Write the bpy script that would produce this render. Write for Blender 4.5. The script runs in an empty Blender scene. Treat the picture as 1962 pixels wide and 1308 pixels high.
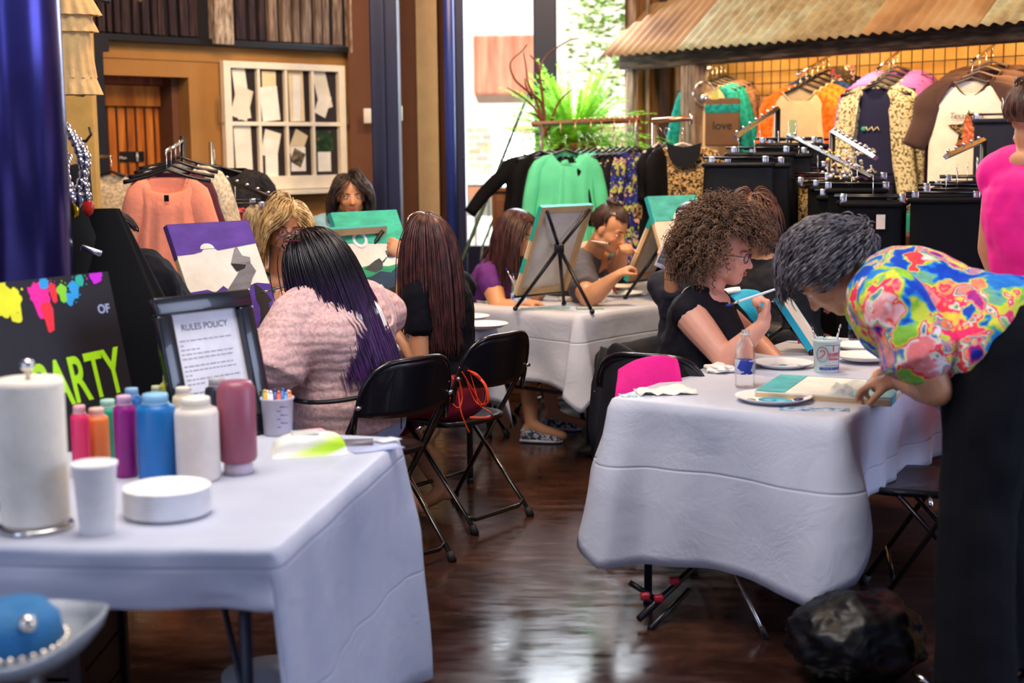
import bpy, bmesh, math, random
from mathutils import Vector, Matrix, noise, Quaternion
random.seed(7)
V = Vector
SC = bpy.context.scene
COL = SC.collection
PI = math.pi
# ------------------------------------------------------------------ camera
F = 2725.0; CX, CY = 981.0, 654.0; CH = 1.57
CAMP = V((0, 0, CH))
TILT = math.atan(369 / F); ROLL = 0.010
FW = V((0, math.cos(TILT), -math.sin(TILT)))
U0 = V((0, math.sin(TILT), math.cos(TILT))); R0 = V((1, 0, 0))
RT = R0 * math.cos(ROLL) - U0 * math.sin(ROLL)
UP = U0 * math.cos(ROLL) + R0 * math.sin(ROLL)
def ray(px, py): return FW + RT * ((px - CX) / F) + UP * ((CY - py) / F)
def atY(px, py, y):
    d = ray(px, py); return CAMP + d * (y / d.y)
def atZ(px, py, z):
    d = ray(px, py); return CAMP + d * ((z - CH) / d.z)
def proj(p):
    q = V(p) - CAMP; w = q.dot(FW)
    return (CX + F * q.dot(RT) / w, CY - F * q.dot(UP) / w)
cam_d = bpy.data.cameras.new('camera'); cam = bpy.data.objects.new('camera', cam_d); COL.objects.link(cam)
m3 = Matrix((RT, UP, -FW)).transposed()
cam.matrix_world = Matrix.Translation(CAMP) @ m3.to_4x4()
cam_d.sensor_width = 36; cam_d.lens = 36 * F / 1962; cam_d.clip_start = 0.05; cam_d.clip_end = 200
cam_d.dof.use_dof = True; cam_d.dof.focus_distance = 5.6; cam_d.dof.aperture_fstop = 2.2
SC.camera = cam
SC.view_settings.view_transform = 'Standard'; SC.view_settings.look = 'None'
SC.view_settings.gamma = 1; SC.view_settings.exposure = 0.0; SC.view_settings.use_curve_mapping = False

# ------------------------------------------------------------------ materials
def lin(h):
    if not isinstance(h, str): return tuple(h) if len(h) == 4 else (*h, 1)
    h = h.lstrip('#'); c = [int(h[i:i + 2], 16) / 255 for i in (0, 2, 4)]
    return tuple(x / 12.92 if x <= .04045 else ((x + .055) / 1.055) ** 2.4 for x in c) + (1,)
MATS = {}
class NT:
    def __init__(s, name):
        s.m = bpy.data.materials.new(name); s.m.use_nodes = True; s.t = s.m.node_tree
        s.b = s.t.nodes['Principled BSDF']; s.co = s.n('ShaderNodeTexCoord')
    def n(s, typ, **kw):
        x = s.t.nodes.new(typ)
        for k, v in kw.items():
            if k.startswith('_'): setattr(x, k[1:], v)
            else:
                i = x.inputs[int(k[1:])] if k[0] == 'i' and k[1:].isdigit() else x.inputs[k.replace('__', ' ')]
                if hasattr(v, 'is_output') or isinstance(v, bpy.types.NodeSocket): s.t.links.new(v, i)
                else: i.default_value = v
        return x
    def l(s, a, b): s.t.links.new(a, b)
    def map(s, scale=(1, 1, 1), src='Object', rot=(0, 0, 0)):
        x = s.n('ShaderNodeMapping'); s.l(s.co.outputs[src], x.inputs[0])
        x.inputs['Scale'].default_value = scale; x.inputs['Rotation'].default_value = rot
        return x.outputs[0]
    def noise(s, vec, scale, detail=4, rough=.6, dist=0):
        return s.n('ShaderNodeTexNoise', Vector=vec, Scale=scale, Detail=detail, Roughness=rough, Distortion=dist).outputs['Fac']
    def ramp(s, fac, stops, interp='LINEAR'):
        x = s.n('ShaderNodeValToRGB', Fac=fac); cr = x.color_ramp; cr.interpolation = interp
        while len(cr.elements) < len(stops): cr.elements.new(.5)
        for e, (p, c) in zip(cr.elements, stops): e.position = p; e.color = lin(c)
        return x.outputs['Color']
    def bump(s, h, strength=.3, dist=.01):
        x = s.n('ShaderNodeBump', Height=h, Strength=strength, Distance=dist); s.l(x.outputs[0], s.b.inputs['Normal'])
    def set(s, **kw):
        for k, v in kw.items():
            i = s.b.inputs[k.replace('__', ' ')]
            if isinstance(v, bpy.types.NodeSocket): s.l(v, i)
            else: i.default_value = v
def mk(name, col, rough=.6, metal=0, var=None, vs=8, bump=None, bs=60, spec=.5, trans=0, coat=0, stretch=(1, 1, 1), alpha=None, sub=0, sheen=0):
    """plain procedural material: colour varied by noise, optional bump"""
    if name in MATS: return MATS[name]
    t = NT(name); c = lin(col)
    vec = t.map(stretch)
    v = .12 if var is None else var
    lo = tuple(x * (1 - v) for x in c[:3]) + (1,); hi = tuple(min(1, x * (1 + v)) for x in c[:3]) + (1,)
    t.set(Base__Color=t.ramp(t.noise(vec, vs), [(.3, lo), (.7, hi)]), Roughness=rough, Metallic=metal)
    t.b.inputs['Specular IOR Level'].default_value = spec
    if trans: t.set(Transmission__Weight=trans)
    if coat: t.set(Coat__Weight=coat)
    if sheen: t.set(Sheen__Weight=sheen)
    if alpha is not None: t.set(Alpha=alpha)
    if bump: t.bump(t.noise(vec, bs, 3), bump)
    MATS[name] = t.m; return t.m
def mramp(name, stops, scale=8, interp='LINEAR', rough=.7, dist=0, stretch=(1, 1, 1), kind='noise', bump=None, detail=2, out='Color', spec=.3):
    if name in MATS: return MATS[name]
    t = NT(name); vec = t.map(stretch)
    if kind == 'noise': f = t.noise(vec, scale, detail, .5, dist)
    else:
        w = t.n('ShaderNodeTexNoise', Vector=vec, Scale=scale * 1.3, Detail=3)
        mx = t.n('ShaderNodeMix', _data_type='RGBA', i0=dist, i6=vec, i7=w.outputs['Color']).outputs[2]
        vo = t.n('ShaderNodeTexVoronoi', Vector=mx, Scale=scale)
        if kind == 'cell':
            f = t.n('ShaderNodeSeparateColor', Color=vo.outputs['Color']).outputs[0]
        else: f = vo.outputs['Distance']
    t.set(Base__Color=t.ramp(f, stops, interp), Roughness=rough)
    t.b.inputs['Specular IOR Level'].default_value = spec
    if bump: t.bump(f, bump)
    MATS[name] = t.m; return t.m

# ------------------------------------------------------------------ mesh builder
class MB:
    def __init__(s): s.b = bmesh.new()
    def mesh_in(s, verts, faces, mat=None):
        vs = [s.b.verts.new(mat @ V(v) if mat else V(v)) for v in verts]
        for f in faces:
            try: s.b.faces.new([vs[i] for i in f])
            except ValueError: pass
        return s
    def box(s, c, d, rot=None, bev=0):
        x, y, z = d[0] / 2, d[1] / 2, d[2] / 2
        mt = Matrix.Translation(V(c)) @ (rot.to_4x4() if rot else Matrix())
        if bev:
            b2 = bmesh.new(); bmesh.ops.create_cube(b2, size=1, matrix=Matrix.Diagonal((d[0], d[1], d[2], 1)))
            bmesh.ops.bevel(b2, geom=b2.edges[:] , offset=bev, segments=2, profile=.5, affect='EDGES')
            b2.verts.ensure_lookup_table()
            vs = [v.co.copy() for v in b2.verts]; b2.verts.index_update()
            fs = [[v.index for v in f.verts] for f in b2.faces]; b2.free()
            return s.mesh_in(vs, fs, mt)
        vs = [(i, j, k) for i in (-x, x) for j in (-y, y) for k in (-z, z)]
        fs = [(0, 1, 3, 2), (4, 6, 7, 5), (0, 4, 5, 1), (2, 3, 7, 6), (0, 2, 6, 4), (1, 5, 7, 3)]
        return s.mesh_in(vs, fs, mt)
    def ell(s, c, r, rot=None, sub=3):
        if not hasattr(r, '__len__'): r = (r, r, r)
        mt = Matrix.Translation(V(c)) @ (rot.to_4x4() if rot else Matrix()) @ Matrix.Diagonal((*r, 1))
        bmesh.ops.create_icosphere(s.b, subdivisions=sub, radius=1, matrix=mt); return s
    def tube(s, pts, rad, seg=8, cap=True, flat=1.0, up=None, closed=False):
        pts = [V(p) for p in pts]; n = len(pts)
        if not hasattr(rad, '__len__'): rad = [rad] * n
        rings = []; prev = None
        for i, p in enumerate(pts):
            if closed: t = pts[(i + 1) % n] - pts[i - 1]
            else: t = (pts[min(i + 1, n - 1)] - pts[max(i - 1, 0)])
            if t.length < 1e-9: t = V((0, 0, 1))
            t.normalize()
            if prev is None:
                a = up or (V((0, 0, 1)) if abs(t.z) < .9 else V((1, 0, 0)))
                nr = (V(a) - t * V(a).dot(t)).normalized()
            else:
                nr = prev - t * prev.dot(t)
                nr = nr.normalized() if nr.length > 1e-6 else t.orthogonal().normalized()
            prev = nr; bn = t.cross(nr)
            rings.append([s.b.verts.new(p + (nr * math.cos(2 * PI * k / seg) * flat + bn * math.sin(2 * PI * k / seg)) * rad[i]) for k in range(seg)])
        m = n if closed else n - 1
        for i in range(m):
            a, b = rings[i], rings[(i + 1) % n]
            for k in range(seg):
                s.b.faces.new((a[k], a[(k + 1) % seg], b[(k + 1) % seg], b[k]))
        if cap and not closed:
            if seg >= 3:
                s.b.faces.new(rings[0][::-1]); s.b.faces.new(rings[-1])
        return s
    def cone(s, p, q, r1, r2, seg=16):
        p, q = V(p), V(q)
        if (q - p).length < 1e-5: return s
        return s.tube([p, q], [r1, r2], seg)
    def caps(s, pts, rad, sub=2, seg=14):
        for i, p in enumerate(pts): s.ell(p, rad[i], sub=sub)
        for i in range(len(pts) - 1): s.cone(pts[i], pts[i + 1], rad[i], rad[i + 1], seg)
        return s
    def lathe(s, prof, c=(0, 0, 0), seg=24, rot=None, sx=1, sy=1, ripple=None):
        c = V(c); rings = []
        for (r, z) in prof:
            ring = []
            for k in range(seg):
                a = 2 * PI * k / seg; rr = r * (1 + (ripple(a, r, z) if ripple else 0))
                p = V((rr * math.cos(a) * sx, rr * math.sin(a) * sy, z))
                if rot: p = rot @ p
                ring.append(s.b.verts.new(c + p))
            rings.append(ring)
        for i in range(len(rings) - 1):
            for k in range(seg):
                a, b = rings[i], rings[i + 1]
                s.b.faces.new((a[k], a[(k + 1) % seg], b[(k + 1) % seg], b[k]))
        if prof[0][0] > 1e-5: s.b.faces.new(rings[0][::-1])
        if prof[-1][0] > 1e-5: s.b.faces.new(rings[-1])
        return s
    def prism(s, pts, h, mat=None, o=0):
        """polygon in XY extruded from z=o to z=o+h, then transformed"""
        n = len(pts)
        vs = [(p[0], p[1], o) for p in pts] + [(p[0], p[1], o + h) for p in pts]
        fs = [tuple(range(n))[::-1], tuple(range(n, 2 * n))] + [(i, (i + 1) % n, n + (i + 1) % n, n + i) for i in range(n)]
        return s.mesh_in(vs, fs, mat)
    def grid(s, rows, closed=False):
        vs = [[s.b.verts.new(V(p)) for p in r] for r in rows]
        for i in range(len(vs) - 1):
            n = len(vs[i])
            for k in range(n if closed else n - 1):
                s.b.faces.new((vs[i][k], vs[i][(k + 1) % n], vs[i + 1][(k + 1) % n], vs[i + 1][k]))
        return s
def root_of(o):
    while o.parent: o = o.parent
    return o
def eval_mods(ob, mods):
    for typ, kw in mods:
        md = ob.modifiers.new(typ, typ)
        for k, v in kw.items(): setattr(md, k, v)
    bpy.context.view_layer.update()
    dg = bpy.context.evaluated_depsgraph_get()
    me = bpy.data.meshes.new_from_object(ob.evaluated_get(dg)); old = ob.data
    ob.modifiers.clear(); ob.data = me; bpy.data.meshes.remove(old)
def obj(name, mb, mat, parent=None, world=True, smooth=True, mods=None, label=None, kind=None, weld=False, angle=None):
    b = mb.b
    if weld: bmesh.ops.remove_doubles(b, verts=b.verts, dist=1e-5)
    bmesh.ops.recalc_face_normals(b, faces=b.faces)
    me = bpy.data.meshes.new(name); b.to_mesh(me); b.free()
    o = bpy.data.objects.new(name, me); COL.objects.link(o)
    if mods: eval_mods(o, mods)
    me = o.data
    if parent:
        o.parent = parent
        if world: me.transform(Matrix.Translation(-root_of(parent).location))
    me.materials.clear()
    if mat: me.materials.append(mat)
    if smooth:
        me.polygons.foreach_set('use_smooth', [True] * len(me.polygons))
        if angle is not None: me.set_sharp_from_angle(angle=math.radians(angle))
    if label: o['label'] = label
    if kind: o['kind'] = kind
    return o
def thing(name, label, cat, loc, group=None):
    o = bpy.data.objects.new(name, None); COL.objects.link(o); o.location = V(loc)
    o.empty_display_size = .05
    o['label'] = label; o['category'] = cat
    if group: o['group'] = group
    return o
def tag(o, label, cat, group=None):
    """one-mesh thing: origin moved to the base of the mesh"""
    o['label'] = label; o['category'] = cat
    if group: o['group'] = group
    me = o.data
    if len(me.vertices):
        xs = [v.co for v in me.vertices]
        c = V((sum(p.x for p in xs) / len(xs), sum(p.y for p in xs) / len(xs), min(p.z for p in xs)))
        me.transform(Matrix.Translation(-c)); o.location = c
    return o
def struct(name, mb, mat, smooth=False, **k):
    o = obj(name, mb, mat, smooth=smooth, kind='structure', **k); return o
def copy_tree(r, loc=None, rot=None, label=None, group=None, scale=None):
    c = r.copy(); COL.objects.link(c)
    if loc is not None: c.location = V(loc)
    if rot is not None: c.rotation_euler = rot
    if scale is not None: c.scale = (scale,) * 3 if not hasattr(scale, '__len__') else scale
    if label: c['label'] = label
    if group: c['group'] = group
    def rec(a, b):
        for ch in list(a.children):
            if ch.name == c.name: continue
            d = ch.copy(); COL.objects.link(d); d.parent = b; rec(ch, d)
    rec(r, c); return c
def text_mesh(body, size, mat, name, parent, M, extrude=.0008, bold=.0, spacing=1.0, shear=0, xs=1.0, cyl=None, align='LEFT', world=True, label=None):
    """lettering laid on a plane given by matrix M (x right, y up, z out) ; cyl=radius wraps round a cylinder"""
    cu = bpy.data.curves.new('t', 'FONT'); cu.body = body; cu.size = size; cu.extrude = extrude; cu.offset = bold
    cu.space_character = spacing; cu.shear = shear; cu.align_x = align
    to = bpy.data.objects.new('t', cu); COL.objects.link(to); bpy.context.view_layer.update()
    me = bpy.data.meshes.new_from_object(to.evaluated_get(bpy.context.evaluated_depsgraph_get()))
    bpy.data.objects.remove(to)
    for v in me.vertices:
        v.co.x *= xs
        if cyl:
            a = v.co.x / cyl; r = cyl + v.co.z
            v.co = V((math.sin(a) * r, v.co.y, math.cos(a) * r))
        v.co = M @ v.co
    o = bpy.data.objects.new(name, me); COL.objects.link(o); me.materials.append(mat)
    if parent:
        o.parent = parent
        if world: me.transform(Matrix.Translation(-root_of(parent).location))
    if label: o['label'] = label
    return o
def frame(o, x, y, z=None):
    """4x4 with columns x,y,z at o"""
    x = V(x).normalized(); y = V(y); y = (y - x * y.dot(x)).normalized(); z = x.cross(y)
    m = Matrix((x, y, z)).transposed().to_4x4(); m.translation = V(o); return m
UD = V((.5, .866, 0)); VD = V((.866, -.5, 0)); ZU = V((0, 0, 1))   # along the table rows / to the right of them
def lerp(a, b, t): return a + (b - a) * t
def bez(p0, p1, p2, p3, n=10):
    r = []
    for i in range(n + 1):
        t = i / n; u = 1 - t
        r.append(V(p0) * u ** 3 + V(p1) * 3 * u * u * t + V(p2) * 3 * u * t * t + V(p3) * t ** 3)
    return r
# ------------------------------------------------------------------ setting
def floor_mat():
    t = NT('polished stained concrete'); v = t.map()
    n1 = t.noise(v, 1.3, 8, .65, 1.2); n2 = t.noise(t.map((1, 3.0, 1), rot=(0, 0, .5)), 5, 6, .6)
    c1 = t.ramp(n1, [(.3, '1d120f'), (.5, '3a231c'), (.72, '5a3a2c')])
    c2 = t.ramp(n2, [(.45, (.55, .55, .55, 1)), (.7, (1.25, 1.15, 1.1, 1))])
    mx = t.n('ShaderNodeMix', _data_type='RGBA', _blend_type='MULTIPLY', i0=.7, i6=c1, i7=c2).outputs[2]
    r = t.ramp(n2, [(.3, (.10,) * 3 + (1,)), (.75, (.30,) * 3 + (1,))])
    t.set(Base__Color=mx, Roughness=r); t.bump(t.noise(v, 2.5, 3), .035, .02)
    t.b.inputs['Specular IOR Level'].default_value = .7
    return t.m
M_FLOOR = floor_mat()
struct('floor', MB().box((0, 3.2, -.05), (16, 15, .1)), M_FLOOR)
M_TAN = mk('tan plaster', 'a07238', .85, var=.1, vs=3, bump=.15, bs=90)
M_BROWN = mk('brown painted wall', '67402a', .8, var=.08, vs=3)
M_NAVY = mk('navy painted steel', '0d1136', .42, var=.2, vs=6)
M_NAVY2 = mk('bright blue steel', '2b3a86', .35, var=.12, vs=5)
M_DKW = mramp('dark barn wood', [(.25, '0d0a14'), (.5, '2c2026'), (.75, '4d3a35')], 9, stretch=(6, 6, .5), detail=6, rough=.85)
M_GREYW = mramp('grey weathered wood', [(.25, '3c2f2c'), (.5, '7d6a5c'), (.8, 'b3a08c')], 9, stretch=(5, 5, .6), detail=6, rough=.9, bump=.4)
M_CREAM = mk('cream trim', 'd9b98c', .8, var=.08)
M_BLACK = mk('black steel', '07060f', .4, var=.2)
M_CHROME = mk('chrome', 'd5d2d0', .22, 1, var=.05)
# left wall : from Lp(0) going W1
W1 = V((.70, .714, 0)); LW0 = atY(195, 300, 8.55); LW0.z = 0
def lwall(px, y0=6, y1=14):
    """point on the left wall seen at pixel column px (at z=1.5)"""
    d = ray(px, 300); d.z = 0
    # LW0 + W1*t = d*k
    a, b, c, e = W1.x, -d.x, W1.y, -d.y
    det = a * e - b * c; rx, ry = -LW0.x, -LW0.y
    t = (rx * e - b * ry) / det
    return t
def LW(px, z, out=0.0):
    p = LW0 + W1 * lwall(px) + V((.714, -.70, 0)) * out; return V((p.x, p.y, z))
def LWpx(px, py, out=0.0):
    """point on the left wall (offset out) at this pixel"""
    n = V((.714, -.70, 0)); o = LW0 + n * out; d = ray(px, py); k = (o - CAMP).dot(n) / d.dot(n); return CAMP + d * k
def qwall(name, a, b, z0, z1, th, mat, out=(0, 0, 0), **k):
    """vertical slab between plan points a,b"""
    a, b = V(a), V(b); d = (b - a); L = d.length; d.normalize(); n = V((-d.y, d.x, 0))
    c = (a + b) / 2 + n * th / 2; c.z = (z0 + z1) / 2
    rot = Matrix((d, n, ZU)).transposed()
    return struct(name, MB().box(c, (L, th, z1 - z0), rot), mat, **k)
zdoor = LWpx(345, 148).z; zband = LWpx(430, 82).z
pA = LW(-500, 0); pd0 = LW(186, 0); pd1 = LW(367, 0); pC = LW(678, 0)
qwall('wall_left', pd1, pC, 0, zband, .12, M_TAN)
qwall('wall_left.001', pA, pd0, 0, zband, .12, mk('yellow tan plaster', 'c9a55c', .85))
qwall('wall_left.002', pd0, pd1, zdoor, zband, .12, M_TAN)
# opening returns and the pine door set back
nb = V((-.714, .70, 0))
qwall('trim_1', pd1 + nb * .12 + W1 * .0, pd1 + nb * .45, 0, zdoor, .05, M_BROWN)
M_PINE = mramp('knotty pine', [(.2, '5d2a0c'), (.45, 'b5651f'), (.7, 'd78a35')], 3.2, stretch=(5, 5, .55), detail=5, dist=.8, rough=.45)
M_PINED = mramp('dark pine', [(.2, '3d160e'), (.5, '7d3a18'), (.8, 'a7582a')], 3.2, stretch=(4, 4, .8), detail=5, dist=.8, rough=.5)
dr = thing('door_1', 'knotty pine plank door with small black sign', 'door', (LW(270, 0) + nb * .3)); dr['kind'] = 'structure'
del dr['category']
def LB(px, py, off=-.3): return LWpx(px, py, off)
dz = LB(300, 205).z; dtop = LB(300, 165).z
A = LB(186, 300); B_ = LB(343, 300)
def slab(mb, a, b, z0, z1, th, off=0):
    a = V((a.x, a.y, 0)); b = V((b.x, b.y, 0)); d = (b - a); L = d.length; d.normalize(); n = V((d.y, -d.x, 0))
    c = (a + b) / 2 + n * (off + th / 2); c.z = (z0 + z1) / 2
    mb.box(c, (L, th, z1 - z0), Matrix((d, -n, ZU)).transposed(), bev=min(th, .02) * .3)
mb = MB(); slab(mb, A, LB(313, 300), 0.12, dz, .03, -.01)
npl = 7
obj('panel', mb, M_PINE, dr, smooth=False)
mb = MB()
for i in range(npl + 1):
    a = lerp(A, LB(311, 300), i / npl); slab(mb, a - W1 * .006, a + W1 * .006, .12, dz, .012, .022)
obj('plank_groove', mb, mk('dark groove wood', '4a210a', .7), dr, smooth=False)  # dark brown strips mark the joints between planks
mb = MB(); slab(mb, LB(312, 300), LB(341, 300), 0, dtop, .05); obj('stile', mb, M_PINE, dr, smooth=False)
mb = MB(); slab(mb, A, LB(313, 300), dz, dtop, .05); obj('rail', mb, M_PINE, dr, smooth=False)
mb = MB(); slab(mb, A, LB(345, 300), dtop, zdoor + .1, .09); slab(mb, LB(342, 300), LB(366, 300), 0, zdoor + .1, .05)
obj('door_frame', mb, M_PINED, dr, smooth=False)
mb = MB(); slab(mb, LB(225, 300), LB(271, 300), LB(245, 309).z, LB(245, 290).z, .012, .025)
sg = obj('sign_plate', mb, mk('black sign plastic', '0a0a0c', .4), dr, smooth=False)
pm = LB(263, 299, -.255)
mb = MB(); mb.ell(pm + V((0, 0, .018)), .006); mb.box(pm + V((0, 0, -.004)), (.012, .012, .03)); mb.box(pm + V((0, 0, -.024)), (.008, .01, .02))
obj('pictogram', mb, mk('white print', 'd8d8d8', .5), sg)
text_mesh('Men', .028, MATS['white print'], 'lettering', sg, frame(LB(229, 305, -.255), W1, ZU))
# dark iron post in front of the door edge, with header
pp = LWpx(187, 300, .12)
mb = MB(); t0 = LWpx(186, 70, .12).z
mb.box((pp.x, pp.y, t0 / 2), (.085, .085, t0), Matrix.Rotation(PI / 4, 3, 'Z')); mb.box(LWpx(176, 82, .1), (.16, .1, .1), Matrix.Rotation(PI / 4, 3, 'Z'))
struct('trim_2', mb, M_BLACK)
# barn wood panelling above the band
zt = 3.6
mb = MB(); slab(mb, LW(100, 0), LW(664, 0), zband, zt, .03, .0)
struct('wall_left.003', mb, mk('near black boarding', '0b0914', .9))
bd = thing('trim_3', 'row of dark weathered boards above the tan wall', 'boards', LW(400, zband)); bd['kind'] = 'structure'; del bd['category']
random.seed(3); px = 175; i = 0
while px < 655:
    w = random.uniform(9, 17)
    if 385 < px < 440: px = 440; continue
    m = M_DKW if px < 500 else M_GREYW
    mb = MB(); slab(mb, LW(px, 0), LW(px + w, 0), zband + .02, zt, random.uniform(.02, .05), .02)
    obj('board', mb, m, bd, smooth=False); px += w + random.uniform(5, 8) if px > 440 else w + random.uniform(3, 7)
mb = MB(); slab(mb, LW(403, 0), LW(438, 0), zband - .02, zt, .08, .03); slab(mb, LW(662, 0), LW(674, 0), zband - .03, zt, .07, .02)
obj('upright', mb, mramp('pale weathered wood', [(.25, '55443a'), (.5, '9b8a78'), (.8, 'd0c4ae')], 14, detail=6, stretch=(4, 4, 1), rough=.9), bd, smooth=False)
mb = MB(); slab(mb, LW(168, 0), LW(664, 0), zband - .03, zband + .015, .05, .02); obj('ledge', mb, M_BLACK, bd, smooth=False)
# faint board seams of the tan wall
mb = MB(); slab(mb, LW(195, 0), LW(670, 0), LWpx(400, 118).z - .004, LWpx(400, 118).z, .006, 0)
struct('trim_4', mb, mk('seam paint', '8a5f2c', .9))
# window wall : brown strips, cream trim, posts
Q0 = LW(676, 0)
def plan(px, y): p = atY(px, 300, y); p.z = 0; return p
Q1 = plan(803, 9.9)
qwall('wall_back', Q1, Q0, 0, 4.2, .1, M_BROWN)
qwall('wall_back.001', plan(842, 9.9), Q1, 0, 4.2, .1, M_CREAM)
qwall('wall_back.002', plan(868, 9.95), plan(842, 9.9), 0, 4.2, .1, M_BROWN)
def post(name, px0, px1, y, mat, z1=4.2, d=.15, cyl=False):
    a, b = plan(px0, y), plan(px1, y); c = (a + b) / 2; w = b.x - a.x
    mb = MB()
    if cyl: mb.lathe([(w / 2, 0), (w / 2, z1)], c, 32)
    else: mb.box((c.x, c.y + d / 2, z1 / 2), (w, d, z1), bev=.008)
    return struct(name, mb, mat, smooth=cyl)
post('trim_5', 713, 766, 8.6, M_NAVY, d=.2)
mb = MB(); mb.box(plan(738, 8.57) + V((0, 0, 2.1)), (.02, .06, 4.2)); struct('trim_6', mb, M_NAVY)
post('trim_7', 853, 874, 9.3, M_NAVY2, cyl=True)
post('trim_8', 868, 892, 9.35, M_NAVY, d=.25)
post('trim_9', 1024, 1068, 10.15, M_NAVY, d=.12)
# switch boxes
for (px, py, y) in ((704, 222, 9.72), (764, 217, 9.65)):
    p = atY(px, py, y)
    tag(obj('wall_switch', MB().box(p, (.05, .02, .1), bev=.006), mk('switch plastic', 'e8e0d0', .4)),
        'small pale switch box on the wall just %s of the navy post' % ('left' if px < 720 else 'right'), 'switch')
# window
wy = 10.2; a = plan(889, wy); b = plan(1200, wy)
w = thing('window_1', 'tall storefront glass with dark blue frame', 'window', (a + b) / 2); w['kind'] = 'structure'; del w['category']
g = NT('clear window glass'); g.set(Base__Color=(1, 1, 1, 1), Roughness=0.0, Transmission__Weight=1.0, IOR=1.0)
obj('pane', MB().box(((a.x + b.x) / 2, wy + .05, 2.1), (b.x - a.x, .006, 3.7)), g.m, w, smooth=False)
mb = MB(); zs = atY(930, 470, wy).z
mb.box(((a.x + b.x) / 2, wy, zs / 2), (b.x - a.x, .12, zs)); mb.box(((a.x + b.x) / 2, wy, 4.0), (b.x - a.x, .12, .2))
obj('window_frame', mb, M_NAVY, w, smooth=False)
qwall('wall_back.003', plan(1420, 10.35), plan(1197, 10.1), 0, 4.2, .1, mramp('brown barn siding', [(.25, '40280f'), (.5, '6b4a28'), (.8, '8d6840')], 6, stretch=(5, 5, .4), detail=6, rough=.9))
sd = thing('trim_10', 'vertical battens of the shed siding beside the window', 'batten', plan(1230, 10.0)); sd['kind'] = 'structure'; del sd['category']
for px, ww in ((1203, 14), (1236, 7), (1262, 18), (1292, 8)):
    a_, b_ = plan(px, 10.02), plan(px + ww, 10.02)
    obj('batten', MB().box(((a_.x + b_.x) / 2, 10.02, 2.1), (b_.x - a_.x, .05, 4.2)), M_GREYW if px != 1262 else M_DKW, sd, smooth=False)
# ceiling (out of frame above)
struct('ceiling', MB().box((0.2, 3.2, 4.25), (15, 14.6, .1)), mk('ceiling board', '8a7a68', .9))
# ---------------- right shed: grid wall, beam, posts, corrugated roof
W2 = V((.62, -.78, 0)).normalized(); N2 = V((-W2.y * -1, 0, 0)); N2 = V((-.78, -.62, 0)).normalized()   # N2 points to the room
BM0 = V((1.11, 9.5, 0)); GW0 = BM0 - N2 * .45
def GW(t, off, z): p = GW0 + W2 * t + N2 * off; return V((p.x, p.y, z))
def GWpx(px, py, off):
    o = GW0 + N2 * off; d = ray(px, py); k = (o - CAMP).dot(N2) / d.dot(N2); return CAMP + d * k
qwall('wall_right', GW(5.2, -.26, 0), GW(-.45, -.26, 0), 0, 4.0, .08, mramp('amber plaster', [(.2, '9c7434'), (.5, 'c69a54'), (.8, 'dcb878')], 3, detail=5, rough=.8))
zb = GWpx(1300, 127, .45).z; zb2 = GWpx(1300, 92, .45).z
mb = MB(); R2 = Matrix((W2, -N2, ZU)).transposed()
tb = (GWpx(1197, 112, .45) - GW(0, .45, 0)).dot(W2); mb.box(GW((tb + 5.2) / 2, .45, (zb + zb2) / 2), (5.2 - tb, .12, zb2 - zb), R2, bev=.008)
M_BEAM = mramp('dark rough beam', [(.25, '1c120e'), (.5, '46352a'), (.8, '7b6652')], 5, stretch=(1.2, 1.2, 9), detail=6, rough=.9, bump=.4)
struct('trim_11', mb, M_BEAM)
p = GWpx(1328, 300, .45); 
mb = MB(); mb.box((p.x, p.y, zb / 2), (.13, .12, zb), R2, bev=.01); struct('trim_12', mb, M_GREYW)
mb = MB(); p = GWpx(1212, 300, .45); mb.box((p.x, p.y, zb / 2), (.05, .05, zb), R2); struct('trim_13', mb, M_GREYW)
# grid panels
def grid_panel(t0, t1, z0, z1, lab):
    g = thing('grid_panel', lab, 'display grid', GW((t0 + t1) / 2, .03, z0))
    mb = MB(); n = int((t1 - t0) / .0762)
    for i in range(n + 1):
        t = t0 + i * .0762; mb.cone(GW(t, .03, z0), GW(t, .03, z1), .0032, .0032, 6)
    nz = int((z1 - z0) / .0762)
    mh = MB()
    for i in range(nz + 1):
        z = z1 - i * .0762; mh.cone(GW(t0, .036, z), GW(t1, .036, z), .0032, .0032, 6)
        if i in (4, 5, 10, 15): mh.cone(GW(t0, .036, z - .022), GW(t1, .036, z - .022), .0032, .0032, 6)
    obj('upright_wire', mb, M_BLACK, g); obj('cross_wire', mh, M_BLACK, g)
ztop = GWpx(1700, 98, .03).z
grid_panel(-.1, 1.12, .4, ztop, 'black wire display grid on the wall behind the teal and orange shirts')
grid_panel(1.14, 2.36, .4, ztop, 'black wire display grid on the wall behind the purple shirts')
grid_panel(2.38, 3.6, .4, ztop, 'black wire display grid on the wall behind the brown raglan shirts at far right')
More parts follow.
